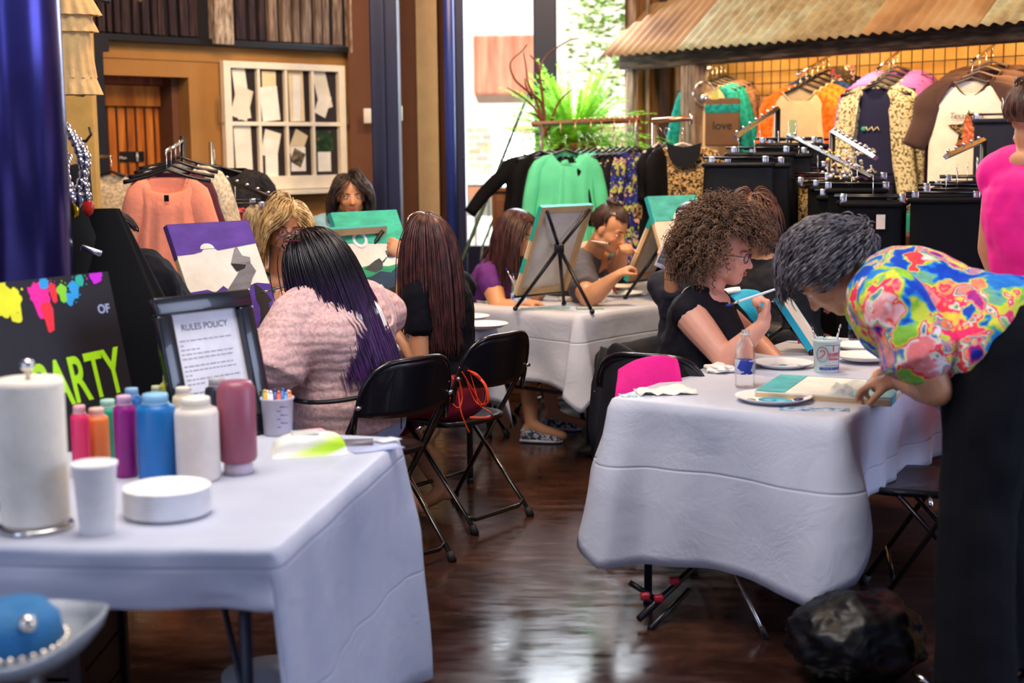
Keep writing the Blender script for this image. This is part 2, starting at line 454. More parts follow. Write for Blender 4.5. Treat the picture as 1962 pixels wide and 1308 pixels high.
# roof
rf = thing('corrugated_roof', 'rusty corrugated metal awning roof over the clothes wall', 'roof', BM0)
rf['kind'] = 'structure'; del rf['category']
def rust():
    t = NT('rusty corrugated metal'); v = t.map()
    n = t.noise(v, 1.6, 8, .65, .4); n2 = t.noise(v, 9, 5, .6)
    c = t.ramp(n, [(.3, '6b5538'), (.45, '8f8060'), (.55, '9c9c82'), (.75, '929a8e')])
    d = t.ramp(n2, [(.35, (.6, .55, .5, 1)), (.65, (1.1, 1.1, 1.1, 1))])
    t.set(Base__Color=t.n('ShaderNodeMix', _data_type='RGBA', _blend_type='MULTIPLY', i0=.8, i6=c, i7=d).outputs[2], Roughness=.75)
    t.set(Metallic=.15); return t.m
M_RUST = rust()
ez = GWpx(1300, 97, .62).z
slope = V((.78, .62, .85)).normalized(); sL = 1.5
tl = (GWpx(1150, 105, .62) - GW(0, .62, 0)).dot(W2)
k = 0; t = tl
nrm = W2.cross(slope).normalized(); nrm = nrm if nrm.z > 0 else -nrm
while t < 5:
    t2 = t + .72; rows = []
    for j in range(13):
        r = []; s_ = j / 12 * sL
        N = 54
        for i in range(N + 1):
            tt = t + (t2 + .04 - t) * i / N
            h = .011 * math.sin(tt / .076 * 2 * PI) + (.006 if k % 2 else 0)
            p = GW(tt, .62, ez) + slope * s_ + nrm * h; r.append(p)
        rows.append(r)
    mb = MB(); mb.grid(rows)
    obj('metal_sheet', mb, M_RUST if k % 3 else mramp('browner rust metal', [(.3, '5e4028'), (.5, '8c6a48'), (.75, 'a09070')], 2.2, detail=7, rough=.8), rf, mods=[('SOLIDIFY', dict(thickness=.002))])
    t = t2; k += 1
# ---------------- left round column in the foreground
c = atZ(38, 560, .75); c = plan(36, 4.55)
t = NT('blue lacquer column'); t.set(Base__Color=t.ramp(t.noise(t.map(), 2), [(.3, '2b2a66'), (.7, '45408c')]), Roughness=.24, Metallic=.75)
struct('trim_14', MB().lathe([(.15, 0), (.15, 4.2)], (c.x, c.y, 0), 48), t.m, smooth=True)
# ---------------- street outside
M_BRICK = NT('pale sunlit brick'); t = M_BRICK
br = t.n('ShaderNodeTexBrick', Vector=t.map(rot=(PI / 2, 0, 0)), Color1=lin('d9a795'), Color2=lin('c98f80'), Mortar=lin('e6d2c6'), Scale=3.0)
br.inputs['Mortar Size'].default_value = .02
t.set(Base__Color=br.outputs['Color'], Roughness=.9)
bl = thing('building', 'sunlit brick building seen across the street through the window', 'building', (0, 17, 0))
obj('wall', MB().box((0, 17.2, 1.0), (9, .4, atY(950, 238, 17).z * 2 - 2 + 0)), M_BRICK.m, bl, smooth=False)
zz = atY(950, 238, 17).z
obj('plaster', MB().box((-.2, 17.2, zz + 3), (9, .4, 6)), mk('pale plaster', 'e8dfd2', .9), bl, smooth=False)
a = atY(906, 68, 16.95); b = atY(1030, 180, 16.95)
obj('shutter', MB().box(((a.x + b.x) / 2, 16.95, (a.z + b.z) / 2), (b.x - a.x, .1, a.z - b.z), bev=.02), mramp('rust red boards', [(.3, 'a5604a'), (.6, 'cf8a70'), (.8, 'd8a188')], 3, stretch=(5, 1, .5), detail=4, rough=.9), bl, smooth=False)
a = atY(880, 345, 16.9); obj('sill', MB().box((a.x + .5, 16.9, a.z), (2.2, .4, .09)), mk('white ledge', 'f0ece6', .8), bl, smooth=False)
obj('awning', MB().box((a.x + .5, 16.85, a.z - .14), (1.5, .3, .14)), mk('brown awning', '9a6a50', .8), bl, smooth=False)
for i, px in enumerate((900, 925, 951)):
    a = atY(px, 420, 16.9); obj('window', MB().box((a.x, 16.95, a.z), (.1 + .03 * i, .12, .9)), mk('pale window', 'dff0ea', .3), bl, smooth=False)
struct('floor.001', MB().box((0, 20, -.06), (30, 18, .1)), mk('pale pavement', 'b9b2a8', .9))
random.seed(5)
tr = thing('street_tree', 'bright green leafy tree outside the right window pane', 'tree', (1.3, 13.6, 0))
lf = MB()
for i in range(5200):
    c_ = V((1.25 + random.gauss(0, .55), 13.6 + random.gauss(0, .4), 3.0 + random.gauss(0, .75)))
    if c_.x < .55 or (c_.z < 2.0 and random.random() < .6): continue
    q = Matrix.Rotation(random.uniform(0, 6.3), 3, 'Z') @ Matrix.Rotation(random.uniform(-1, 1), 3, 'X')
    lf.mesh_in([c_ + q @ V(p) for p in ((-.05, 0, 0), (0, .022, .008), (.05, 0, 0), (0, -.022, .008))], [(0, 1, 2, 3)])
obj('foliage', lf, mramp('spring leaves', [(.3, '7fb34e'), (.6, 'b5d77c'), (.8, 'd9edae')], 6, rough=.6), tr, smooth=False)
obj('trunk', MB().tube([(1.35, 13.6, 0), (1.3, 13.6, 1.4), (1.2, 13.6, 2.6), (1.35, 13.6, 3.4)], [.09, .07, .05, .02]), mk('bark', '5d4a3a', .9), tr)
# ------------------------------------------------------------------ tables, cloths, chairs
def cloth_mat(name, col, tr=.25):
    t = NT(name); v = t.map()
    wv = t.n('ShaderNodeTexNoise', Vector=v, Scale=2.2, Detail=3)
    t.set(Base__Color=t.ramp(t.noise(v, 2), [(.3, col[0]), (.7, col[1])]), Roughness=.5)
    t.b.inputs['Specular IOR Level'].default_value = .3
    # pressed fold creases every 45 cm plus small crumple
    sx = t.n('ShaderNodeSeparateXYZ', Vector=v)
    def crease(sock, per):
        m = t.n('ShaderNodeMath', _operation='PINGPONG', i0=sock, i1=per).outputs[0]
        return t.n('ShaderNodeMapRange', i0=m, i1=0, i2=.006, i3=1, i4=0).outputs[0]
    a = crease(sx.outputs[2], .17)
    h = t.n('ShaderNodeMath', _operation='MULTIPLY_ADD', i0=a, i1=-.5, i2=t.noise(v, 7, 5, .6, .6)).outputs[0]
    t.bump(h, .38, .02)
    tl = t.n('ShaderNodeBsdfTranslucent', Color=lin(col[1])); mx = t.n('ShaderNodeMixShader', i0=tr)
    t.l(t.b.outputs[0], mx.inputs[1]); t.l(tl.outputs[0], mx.inputs[2])
    t.l(mx.outputs[0], t.t.nodes['Material Output'].inputs[0]); return t.m
M_CLOTH = cloth_mat('white plastic tablecloth', ('cfd3e4', 'e2e5f2'))
def table_cloth(name, corners, ztop, drops, label, corner_extra=.1, flare=.12, fold=.02, nf=5, seed=1, r=.03, corner_w=.16, sharp=0, mat=None, cdrop=None):
    """corners: ccw plan points; drops per edge i (corner i -> i+1)"""
    rnd = random.Random(seed); n = len(corners); C3 = [V((c[0], c[1], 0)) for c in corners]
    cen = sum(C3, V()) / n
    per = []   # (pos, normal, drop, phase)
    s = 0
    for i in range(n):
        a, b = C3[i], C3[(i + 1) % n]; d = (b - a); L = d.length; d = d.normalized()
        nr = V((d.y, -d.x, 0)); prevd = (a - C3[i - 1]).normalized(); pn = V((prevd.y, -prevd.x, 0))
        # corner arc
        K = 12; cc = a + (-nr - pn) * r
        ce = corner_extra[i] if hasattr(corner_extra, '__len__') else corner_extra
        for k in range(K + 1):
            t = k / K; nn = (pn * (1 - t) + nr * t).normalized()
            dr = drops[i - 1] * (1 - t) + drops[i] * t
            if sharp: tt = min(1, max(0, (t - .35) / .3)); dr = drops[i - 1] * (1 - tt) + drops[i] * tt
            per.append((cc + nn * r, nn, dr + ce * (1 - abs(2 * t - 1)) ** 1.3 + ce * .55, 1.0, s + r * t)); 
        N = max(10, int(L / .018)); m = L - 2 * r
        for k in range(1, N):
            t = k / N; x = r + m * t
            dc = min(t * L, 0 + 9); dd = min(x, L - x)
            near = x < L - x
            cei = ce if near else (corner_extra[(i + 1) % n] if hasattr(corner_extra, '__len__') else corner_extra)
            w = math.exp(-(dd / corner_w) ** 2)
            per.append((a + d * x, nr, drops[i] + cei * .55 * w, w, s + x))
        s += L
    P = len(per); rows = []
    def wob(u, k): return noise.noise(V((u * 3.1, k * .7 + seed * 5, 0))) 
    rings = [(.999, 0)] 
    top = []
    for q in (0.0, .25, .5, .75, .93):
        top.append([cen.lerp(p, q) + V((0, 0, ztop + .0015 * noise.noise(V((p.x * q * 6, p.y * q * 6, seed))))) for (p, nn, dr, w, u) in per])
    rows = top[1:]
    rows.append([p - nn * .012 + V((0, 0, ztop)) for (p, nn, dr, w, u) in per])
    rows.append([p - nn * .002 + V((0, 0, ztop - .004)) for (p, nn, dr, w, u) in per])
    J = 16
    for j in range(1, J + 1):
        t = j / J; ring = []
        for (p, nn, dr, w, u) in per:
            d = dr * t; fl = flare * (d ** 1.1) * (.35 + 1.5 * w)
            tang = V((-nn.y, nn.x, 0))
            f = (math.sin(u * nf * 2 * PI + wob(u, 1) * 4) * .6 + wob(u * 2.2, 2) * 1.6) * fold * min(1, d / .25) * (1 + 1.2 * w)
            q = p + nn * (.004 + max(fl + f, -.004 if d < .1 else -.02) + .0) + V((0, 0, ztop - .004 - d))
            q += nn * .012 * wob(u * 1.3 + 7, t * 3)
            if q.z < .004: q.z = .004; q += nn * .02
            ring.append(q)
        rows.append(ring)
    mb = MB()
    c0 = mb.b.verts.new(cen + V((0, 0, ztop)))
    mb.grid(rows, closed=True); mb.b.verts.ensure_lookup_table()
    r0 = mb.b.verts[1:1 + P]
    for k in range(P): mb.b.faces.new((c0, r0[k], r0[(k + 1) % P]))
    o = obj(name, mb, mat or M_CLOTH, mods=[('SOLIDIFY', dict(thickness=.0012, offset=1))])
    return tag(o, label, 'tablecloth')
M_TLEG = mk('grey powder table leg', '2b2c38', .45, .3)
M_TTOP = mk('speckled plastic table top', 'cfcabf', .6)
def folding_table(corners, ztop, label, inset=.16, brace_ends=True):
    C3 = [V((c[0], c[1], 0)) for c in corners]; cen = sum(C3, V()) / 4
    t = thing('folding_table', label, 'table', cen)
    mb = MB(); pts = [(p.x - cen.x, p.y - cen.y) for p in [cen.lerp(c, .985) for c in C3]]
    mb.prism(pts, .035, Matrix.Translation(cen + V((0, 0, ztop - .042))))
    obj('tabletop', mb, M_TTOP, t, smooth=False)
    # short sides are 0-1 and 2-3
    for (i, j, k, l) in ((0, 1, 2, 3), (3, 2, 1, 0)):
        inw = (C3[l] - C3[i]).normalized()
        a = C3[i] + inw * inset + (C3[j] - C3[i]).normalized() * .07; b = C3[j] + inw * inset - (C3[j] - C3[i]).normalized() * .07
        for p in (a, b):
            obj('leg', MB().cone(p + V((0, 0, ztop - .04)), p, .014, .014, 12).cone(p + V((0, 0, .02)), p, .017, .017, 12), M_TLEG, t)
        mid = (a + b) / 2
        mb = MB(); mb.cone(a + V((0, 0, .3)), b + V((0, 0, .3)), .01, .01)
        mb.tube([mid + inw * .5 + V((0, 0, ztop - .05)), mid + inw * .25 + V((0, 0, .5)), a + V((0, 0, .34))], .008)
        mb.tube([mid + inw * .25 + V((0, 0, .5)), b + V((0, 0, .34))], .008)
        obj('brace', mb, M_TLEG, t)
    return t
ZT = .74
# right table
RA = atZ(1166, 763, ZT); RDV = V((.85, -.527, 0)); RDU = V((.527, .85, 0))
RB = RA + RDV * .80; RC = RB + RDU * 1.83; RD = RA + RDU * 1.83
folding_table([RA, RB, RC, RD], ZT - .004, 'folding table under the white cloth at right front with canvas and quart tub on it')
table_cloth('tablecloth', [RA, RB, RC, RD], ZT, [.53, .30, .40, .40], 'white plastic cloth on the right front table where the curly haired woman paints', corner_extra=[.02, .04, .1, .1], flare=.12, fold=.03, nf=1.7, seed=4)
# centre back table
TC = atZ(1109, 605, ZT); TR_ = atZ(1248, 585, ZT); TL_ = atZ(896, 588, ZT)
tu = (TR_ - TC).normalized(); tu.z = 0; tv = V((-tu.y, tu.x, 0))
T2 = [TC + tv * .95, TC, TC + tu * 1.83, TC + tu * 1.83 + tv * .95]
T2 = [TC, TC + tu * 1.83, TC + tu * 1.83 + tv * .85, TC + tv * .85]
folding_table([T2[3], T2[0], T2[1], T2[2]], ZT - .004, 'folding table under the white cloth in the centre back with the easels')
table_cloth('tablecloth', T2, ZT, [.34, .3, .3, .36], 'white plastic cloth on the centre back table with bottle jar and mug', corner_extra=[.08, .05, .05, .08], flare=.12, fold=.016, nf=1.6, seed=9, corner_w=.1)
# left-centre table (two painters seated along it)
E1 = atZ(955, 622, ZT); E0 = E1 - UD * 1.95; 
T1 = [E0, E1, E1 - VD * .74, E0 - VD * .74]
folding_table([T1[1], T1[2], T1[3], T1[0]], ZT - .004, 'folding table under the white cloth in front of the two women seen from behind')
table_cloth('tablecloth', T1, ZT, [.3, .34, .3, .3], 'white plastic cloth hanging to a point behind the empty front of the black chair', corner_extra=[.05, .12, .05, .05], flare=.12, fold=.015, nf=1.5, seed=12)
# near left table
C1 = atZ(532, 1051, ZT); C2 = atZ(772, 838, ZT); lu = (C2 - C1); LL = lu.length; lu.normalize()
T0 = [C1 + V((-1, .08, 0)) * 1.45, C1, C2, C2 + V((-1, .3, 0)) * 1.5]
folding_table([T0[1], T0[2], T0[3], T0[0]], ZT - .004, 'folding table under the white cloth at left front with the paint bottles', inset=.1)
table_cloth('tablecloth', T0, ZT, [.13, .70, .2, .2], 'white plastic cloth on the left front table hanging long on its right side', corner_extra=[.0, .0, .02, 0], flare=.03, fold=.02, nf=1.3, seed=21, sharp=1)

M_CHB = mk('black gloss chair paint', '07060e', .28, .0, coat=.5)
M_CHP = mk('black satin chair shell', '0b0a14', .36, coat=.3)
M_CAP = mk('worn rubber foot', '15141a', .7)
def folding_chair(label, loc, ang, group='black folding chairs'):
    """front = local +X"""
    t = thing('folding_chair', label, 'chair', (0, 0, 0), group)
    w = .215
    for s in (-1, 1):
        obj('front_leg', MB().tube([(-.235, s * w, .70), (-.20, s * w, .62), (.19, s * w, .01)], .0125, 10, flat=.75), M_CHB, t)
        obj('rear_leg', MB().tube([(.10, s * (w - .03), .43), (-.235, s * (w - .03), .06), (-.27, s * (w - .03), .012)], .0115, 10, flat=.75), M_CHB, t)
        obj('foot_cap', MB().cone((.175, s * w, .035), (.192, s * w, 0), .016, .017, 10), M_CAP, t)
        obj('foot_cap', MB().cone((-.255, s * (w - .03), .035), (-.275, s * (w - .03), 0), .016, .017, 10), M_CAP, t)
    obj('crossbar', MB().tube([(-.23, -(w - .03), .065), (-.24, -(w - .07), .05), (-.24, w - .07, .05), (-.23, w - .03, .065)], .010, 8), M_CHB, t)
    obj('crossbar', MB().tube([(.11, -w, .14), (.11, w, .14)], .009, 8), M_CHB, t)
    # seat: rounded front shell
    pts = []
    for k in range(24):
        a = 2 * PI * k / 24; x = math.copysign(abs(math.cos(a)) ** .55, math.cos(a)) * .2; y = math.copysign(abs(math.sin(a)) ** .6, math.sin(a)) * (.2 if math.cos(a) < 0 else .19)
        pts.append((x + .02, y))
    rows = [[(p[0] * q + .02 * (1 - q), p[1] * q, .447 + dz_ - .018 * (1 - (q) ** 2) * (1 if dz_ > 0 else 1)) for p in pts] for q, dz_ in ((.02, 0), (.5, 0), (.85, .002), (.96, .006), (1.0, .0), (1.0, -.018), (.9, -.022), (.02, -.02))]
    obj('seat', MB().grid(rows, closed=True), M_CHP, t)
    # backrest: curved panel, rounded upper corners
    rows = []
    prof = []
    for k in range(41):
        u = -1 + 2 * k / 40; prof.append(u)
    def zt_(u): return .615 + (.195) * (1 - abs(u) ** 4.5) ** .5 if abs(u) < 1 else .615
    def zb_(u): return .615 + .0 - .022 * (1 - u * u)
    for side in (0, 1):
        for j in range(9):
            q = j / 8 if side == 0 else 1 - j / 8
            r = []
            for u in prof:
                z = lerp(zb_(u), max(zt_(u), zb_(u) + .004), q)
                x = -.205 - (z - .56) * .22 - .045 * (1 - u * u) + (0.0 if side else .014)
                if q in (0, 1): x += .008 if not side else -.000
                r.append((x, u * (w + .012), z))
            rows.append(r)
    rows.append(rows[0])
    obj('backrest', MB().grid(rows), M_CHP, t)
    top = [(-.205 - (zt_(u) - .56) * .22 - .045 * (1 - u * u) + .006, u * (w + .012), zt_(u)) for u in [-1 + 2 * k / 40 for k in range(41)]]
    obj('back_frame', MB().tube([(-.197, -w - .012, .55)] + top + [(-.197, w + .012, .55)], .011, 8), M_CHB, t)
    for s in (-1, 1):
        obj('rivet', MB().cone((-.232, s * w, .65), (-.232, s * (w + .022), .65), .008, .008), M_CHROME, t)
        obj('rivet', MB().cone((.0, s * (w - .04), .435), (.0, s * (w + .016), .41), .008, .008), M_CHROME, t)
    t.location = V(loc); t.rotation_euler = (0, 0, ang); return t
aV = math.atan2(.5, -.866)     # chairs face -VD
def dupchair(src, label, loc, ang): return copy_tree(src, loc, (0, 0, ang), label, 'black folding chairs')
c2b = V((-.04, 5.88, 0)); c1b = V((-.345, 5.24, 0))
g0 = lambda p: V((p.x, p.y, 0))
CH1 = folding_chair('black folding chair the woman in the pink blouse sits on', c1b - VD * .25, aV - .25)
CH2 = dupchair(CH1, 'black folding chair with orange apron ties behind the long brown haired woman', c2b - VD * .25, aV - .15)
CH3 = dupchair(CH1, 'black folding chair under the curly haired woman draped with a pink lined jacket', V((.63, 5.44, 0)), math.radians(62))
CH4 = dupchair(CH1, 'black folding chair beyond the table with a cyan apron over its back', g0(RA + RDU * 1.95 - RDV * .12), math.atan2(-.5, .85))
p = atZ(1755, 1120, 0)
CH5 = dupchair(CH1, 'black folding chair tucked behind the woman in black trousers at far right', V((1.40, 4.72, 0)), math.radians(168))
CH6 = dupchair(CH1, 'black folding chair under the woman in the purple tee', V((-.2, 7.95, 0)), -.1)
CH7 = dupchair(CH1, 'black folding chair under the woman in the orange apron', V((.35, 8.45, 0)), -.5)
# ------------------------------------------------------------------ things on the left front table
def onT(px, py): return atZ(px, py, ZT + .001)
def plastic(n, c, **k): return mk(n, c, k.pop('rough', .35), **k)
# paper towel roll on a holder
p = onT(70, 1012); s_ = F / p.y
t = thing('paper_towel_roll', 'tall white paper towel roll on a steel holder at far left of the front table', 'paper towels', p)
obj('roll', MB().lathe([(.02, .018), (.073, .018), (.075, .03), (.075, .325), (.072, .338), (.022, .338), (.02, .33)], p, 40), mk('cream paper towel', 'f3ead9', .95, bump=.3, bs=150), t)
obj('holder', MB().lathe([(.08, .0), (.083, .006), (.08, .012), (.006, .014), (.006, .355), (.014, .36), (.016, .372), (.008, .382), (.0, .383)], p, 32), M_CHROME, t)
# foam cup stack
p = onT(187, 1020)
t = thing('foam_cup', 'white foam cups stacked in front of the paint bottles beside the towel roll', 'cups', p)
M_FOAM = mk('white foam', 'f4f0ee', .7, bump=.1, bs=200)
obj('cup', MB().lathe([(.037, 0), (.047, .148), (.05, .15), (.05, .158), (.046, .158), (.036, .02), (0, .02)], p, 36), M_FOAM, t)
# stack of foam plates
p = onT(322, 985)
t = thing('foam_plate_stack', 'stack of white foam plates in front of the blue paint bottle', 'plates', p)
prof = [(0, 0), (.06, 0), (.075, .003)]
for i in range(9): z = .006 + i * .0072; prof += [(.097, z), (.101, z + .003), (.0985, z + .0045)]
prof += [(.07, z - .006), (.06, z - .008), (0, z - .008)]
mb = MB().lathe(prof, p, 40)
obj('plate_stack', mb, M_FOAM, t)
def paint_bottle(px, py, w, h, col, cap, label, upside=False, neck=.5, hd=.0):
    """px,py base of the bottle, w,h in metres"""
    p = onT(px, py); t = thing('paint_bottle', label, 'paint bottle', p, 'paint bottles on the front table')
    r = w / 2; H = h
    m = plastic('paint ' + col, col, rough=.4); mc = plastic('cap ' + cap, cap, rough=.45)
    if not upside:
        obj('bottle_body', MB().lathe([(0, 0), (r * .9, 0), (r, .008), (r, H * .80), (r * .93, H * .86), (r * .62, H * .885), (r * .6, H * .9), (0, H * .9)], p, 32), m, t)
        obj('cap', MB().lathe([(r * .66, H * .895), (r * .66, H * .985), (r * .6, H), (0, H)], p, 24, ripple=lambda a, rr, z: .02 * math.cos(a * 12)), mc, t)
        obj('shoulder_ring', MB().lathe([(r * .7, H * .885), (r * .72, H * .89), (r * .7, H * .9)], p, 24), mc, t)
    else:
        obj('bottle_body', MB().lathe([(r * .5, H * .12), (r * .9, H * .14), (r, H * .18), (r, H * .93), (r * .85, H * .97), (r * .78, H), (0, H)], p, 32), m, t)
        obj('cap', MB().lathe([(r * .75, 0), (r * .75, H * .11), (r * .6, H * .13)], p, 24, ripple=lambda a, rr, z: .02 * math.cos(a * 12)), mc, t)
    return t
def wm(px, y, z=ZT): return px * (onT(300, y).y / F)
def bot(x0, x1, ytop, ybase, col, cap, label, **k):
    p = onT((x0 + x1) / 2, ybase); w = (x1 - x0) * p.y / F; h = (ybase - ytop) * p.y / F * .985
    return paint_bottle((x0 + x1) / 2, ybase - 4, w, h, col, cap, label, **k)
bot(266, 342, 748, 921, '0f74c0', '8fc4e4', 'bright blue paint bottle with pale blue cap')
bot(338, 424, 755, 922, 'efe2d6', 'f2ead8', 'white paint bottle beside the blue one')
bot(222, 266, 752, 916, 'a01a86', 'e0b3cf', 'magenta purple paint bottle with pale cap')
bot(168, 213, 778, 905, 'ff8a48', 'ffc9ba', 'orange paint bottle behind the foam cups')
bot(140, 176, 772, 915, 'f5336a', 'ffb8bb', 'hot pink paint bottle beside the towel roll')
bot(190, 233, 762, 890, '1da57c', 'b4e0cc', 'green paint bottle behind the magenta one')
bot(238, 277, 740, 870, '1c5fa8', '8db6d8', 'smaller dark blue paint bottle behind the bright blue one')
bot(352, 398, 708, 838, '3b41a8', 'b6bade', 'violet blue paint bottle in the back row')
bot(310, 352, 714, 846, 'd8cf4a', 'eadfae', 'yellow paint bottle in the back row with cream cap')
bot(334, 376, 738, 868, 'efdcba', 'f0e6d0', 'cream paint bottle with yellow collar behind the white one')
bot(396, 444, 720, 862, '1c1c2c', 'b8b4b4', 'black paint bottle with grey cap in the back row')
bot(420, 495, 724, 910, '9c5266', 'd8c8d4', 'mauve paint bottle standing upside down on its cap', upside=True)
bot(290, 318, 736, 862, '567a30', 'd9d8a8', 'olive green paint bottle half hidden in the back row')
# tub of markers
p = onT(533, 832)
t = thing('measuring_tub', 'clear plastic measuring tub full of paint markers', 'tub', p)
mt = mk('milky clear plastic', 'cfcbdc', .25, alpha=.82)
obj('tub', MB().lathe([(0, 0), (.040, 0), (.0425, .01), (.047, .105), (.0505, .106), (.0505, .112), (.046, .112), (.0405, .008), (0, .006)], p, 32), mt, t)
fr = frame(p + V((0, 0, 0)), V((1, 0, 0)), ZU)
mb = MB()
for i in range(6): mb.box(p + V((.012 + .014 * (i % 2), -.0455 + .004 * (i % 2) - i * .0005, .03 + i * .012)), (.012 + .01 * (i % 2), .001, .002))
obj('measure_mark', mb, mk('violet blue ink', '3a3c9c', .5), t)
rnd = random.Random(4); cols = ['ff8a3c', 'e8e6ec', '2f62c0', '1f3f90', 'e9eaf2', '2a9c7a', 'ffb13c', 'ececf4', 'f07a50', '6fa8dc']
for i, c in enumerate(cols):
    a = i / 10 * 2 * PI; q = p + V((.026 * math.cos(a), .026 * math.sin(a), .008)); q2 = q + V((.012 * math.cos(a), .012 * math.sin(a), .112 + rnd.random() * .012))
    o = MB().cone(q, q2, .006, .006, 10).cone(q2, q2 + (q2 - q).normalized() * .008, .006, .003, 10)
    tag(obj('paint_marker', o, plastic('marker ' + c, c)), 'capped paint marker standing in the clear tub on the left table', 'marker', 'markers in the clear tub')
# wipes package
p = onT(592, 868)
t = thing('wipes_package', 'soft white and lime green wet wipes package on the left table', 'wipes', p)
rr = Matrix.Rotation(math.radians(14), 3, 'Z')
def pillow(w, l, h, n=22, ex=.45):
    rows = []
    for sgn in (1, -1):
        for i in range(n + 1):
            r = []
            for k in range(n + 1):
                u, v_ = -1 + 2 * i / n, -1 + 2 * k / n
                z = h * max(0, (1 - u ** 4)) ** ex * max(0, 1 - v_ ** 4) ** ex * (1 + .12 * noise.noise(V((u * 3, v_ * 3, 2))))
                r.append((u, v_, (z if sgn > 0 else 0), w, l))
            rows.append(r)
    return rows
mb = MB(); rows = pillow(.105, .05, .055)
g = [[p + rr @ V((a[0] * a[3], a[1] * a[4], a[2] + .001)) for a in r] for r in rows]
mb.grid(g[:len(g) // 2]); mb.grid(g[len(g) // 2:])
def wipes():
    t = NT('white and lime wrapper'); s = t.n('ShaderNodeSeparateXYZ', Vector=t.map())
    f = t.n('ShaderNodeMath', _operation='MULTIPLY_ADD', i0=s.outputs[0], i1=2.2, i2=.42).outputs[0]
    f2 = t.n('ShaderNodeMath', _operation='ADD', i0=f, i1=t.n('ShaderNodeMath', _operation='MULTIPLY_ADD', i0=s.outputs[2], i1=-5, i2=0.1).outputs[0]).outputs[0]
    t.set(Base__Color=t.ramp(f2, [(.35, 'e9e8e0'), (.48, 'c5ec46'), (.62, 'aee02a'), (.66, 'f2f2ea')]), Roughness=.3); return t.m
obj('package', mb, wipes(), t, mods=[('WELD', dict(merge_threshold=.0005))])
obj('lid', MB().box(p + V((-.01, .0, .058)), (.075, .045, .008), rr, bev=.004), mk('grey white lid', 'c9c9c2', .4), t)
# pink sponge, loose cards
q = onT(603, 840) ; tag(obj('sponge', MB().box(q + V((0, 0, .013)), (.06, .04, .028), Matrix.Rotation(.5, 3, 'Z'), bev=.006), mk('pink sponge', 'f0a9b8', .9)), 'small pink sponge behind the wipes package', 'sponge')
for i, (px, py, w, l, a, c, lab) in enumerate(((715, 858, .15, .1, .5, 'aeb4d8', 'pale blue leaflet at the far right corner of the left table'), (668, 850, .14, .09, .1, '5d5560', 'dark photo card under the pale leaflet beside the wipes'), (742, 846, .07, .05, .8, 'e6e4ea', 'small white card at the far edge of the left table'))):
    q = onT(px, py) + V((0, 0, .002 + .002 * i)); tag(obj('leaflet', MB().box(q, (w, l, .0015), Matrix.Rotation(a, 3, 'Z')), mk('leaflet ' + c, c, .5)), lab, 'leaflet')
# framed notice
def board(name_bl, bl, br_, up_px, th):
    return
bl = onT(322, 800); br_ = onT(512, 782)
bl = atZ(318, 770, ZT + .03); 
# frame: given by four pixel corners on a plane leaning back
def lean_plane(pbl, pbr, ytop_l, lean):
    x = (pbr - pbl).normalized(); up = V((-x.y * 0, 0, 1)); back = V((-x.y, x.x, 0)); back = back if back.y > 0 else -back
    return x, (ZU * math.cos(lean) + back * math.sin(lean)).normalized(), back
fb0 = onT(338, 862)
def turned(p0, ang, lean):
    x = V((math.cos(ang), math.sin(ang), 0)); back = V((-x.y, x.x, 0))
    return x, (ZU * math.cos(lean) + back * math.sin(lean)).normalized(), back
x, up, back = turned(fb0, math.radians(50), .24)
Wf, Hf = .345, .43; fb1 = fb0 + x * Wf
t = thing('photo_frame', 'black picture frame with a printed notice leaning back among the paint bottles', 'picture frame', (fb0 + fb1) / 2)
tilt_l = Matrix.Rotation(math.radians(0), 3, back)
M0 = frame(fb0, x, up)
def rect_ring(w, h, bw, th): 
    mb = MB()
    for (a, b, c, d) in ((0, 0, w, bw), (0, h - bw, w, h), (0, bw, bw, h - bw), (w - bw, bw, w, h - bw)):
        mb.box(((a + c) / 2, (b + d) / 2, th / 2), (c - a, d - b, th), bev=.006)
    return mb
mb = rect_ring(Wf, Hf, .052, .03); mb.b.transform(M0)
obj('frame', mb, mk('black bevelled frame', '10141f', .3, coat=.6), t)
obj('backing', MB().prism([(.01, .01), (Wf - .01, .01), (Wf - .01, Hf - .01), (.01, Hf - .01)], .004, M0 @ Matrix.Translation((0, 0, -.004))), M_BLACK, t, smooth=False)
obj('easel_back', MB().tube([M0 @ V((Wf / 2, Hf * .7, -.004)), (M0 @ V((Wf / 2, 0, 0))) + back * .1 + V((0, 0, 0.003))], .006), M_BLACK, t)
pg = obj('notice', MB().prism([(.05, .05), (Wf - .05, .05), (Wf - .05, Hf - .05), (.05, Hf - .05)], .001, M0 @ Matrix.Translation((0, 0, .004))), mk('notice paper', 'efedf8', .6), t, smooth=False)
rnd = random.Random(2); M_INK = mk('grey ink', '8d8ca0', .7)
text_mesh('RULES POLICY', .026, mk('dark grey ink', '55546a', .7), 'lettering', pg, M0 @ Matrix.Translation((Wf / 2, Hf - .1, .0055)), .0002, .0002, align='CENTER')
mb = MB(); yy = Hf - .13
while yy > .07:
    x0 = .075
    while x0 < Wf - .09:
        w = rnd.uniform(.008, .022); mb.box((x0 + w / 2, yy, .0054), (w, .003, .0003)); x0 += w + .004
        if rnd.random() < .06: break
    yy -= .013 if rnd.random() < .7 else .022
mb.b.transform(M0); obj('print', mb, M_INK, pg, smooth=False)
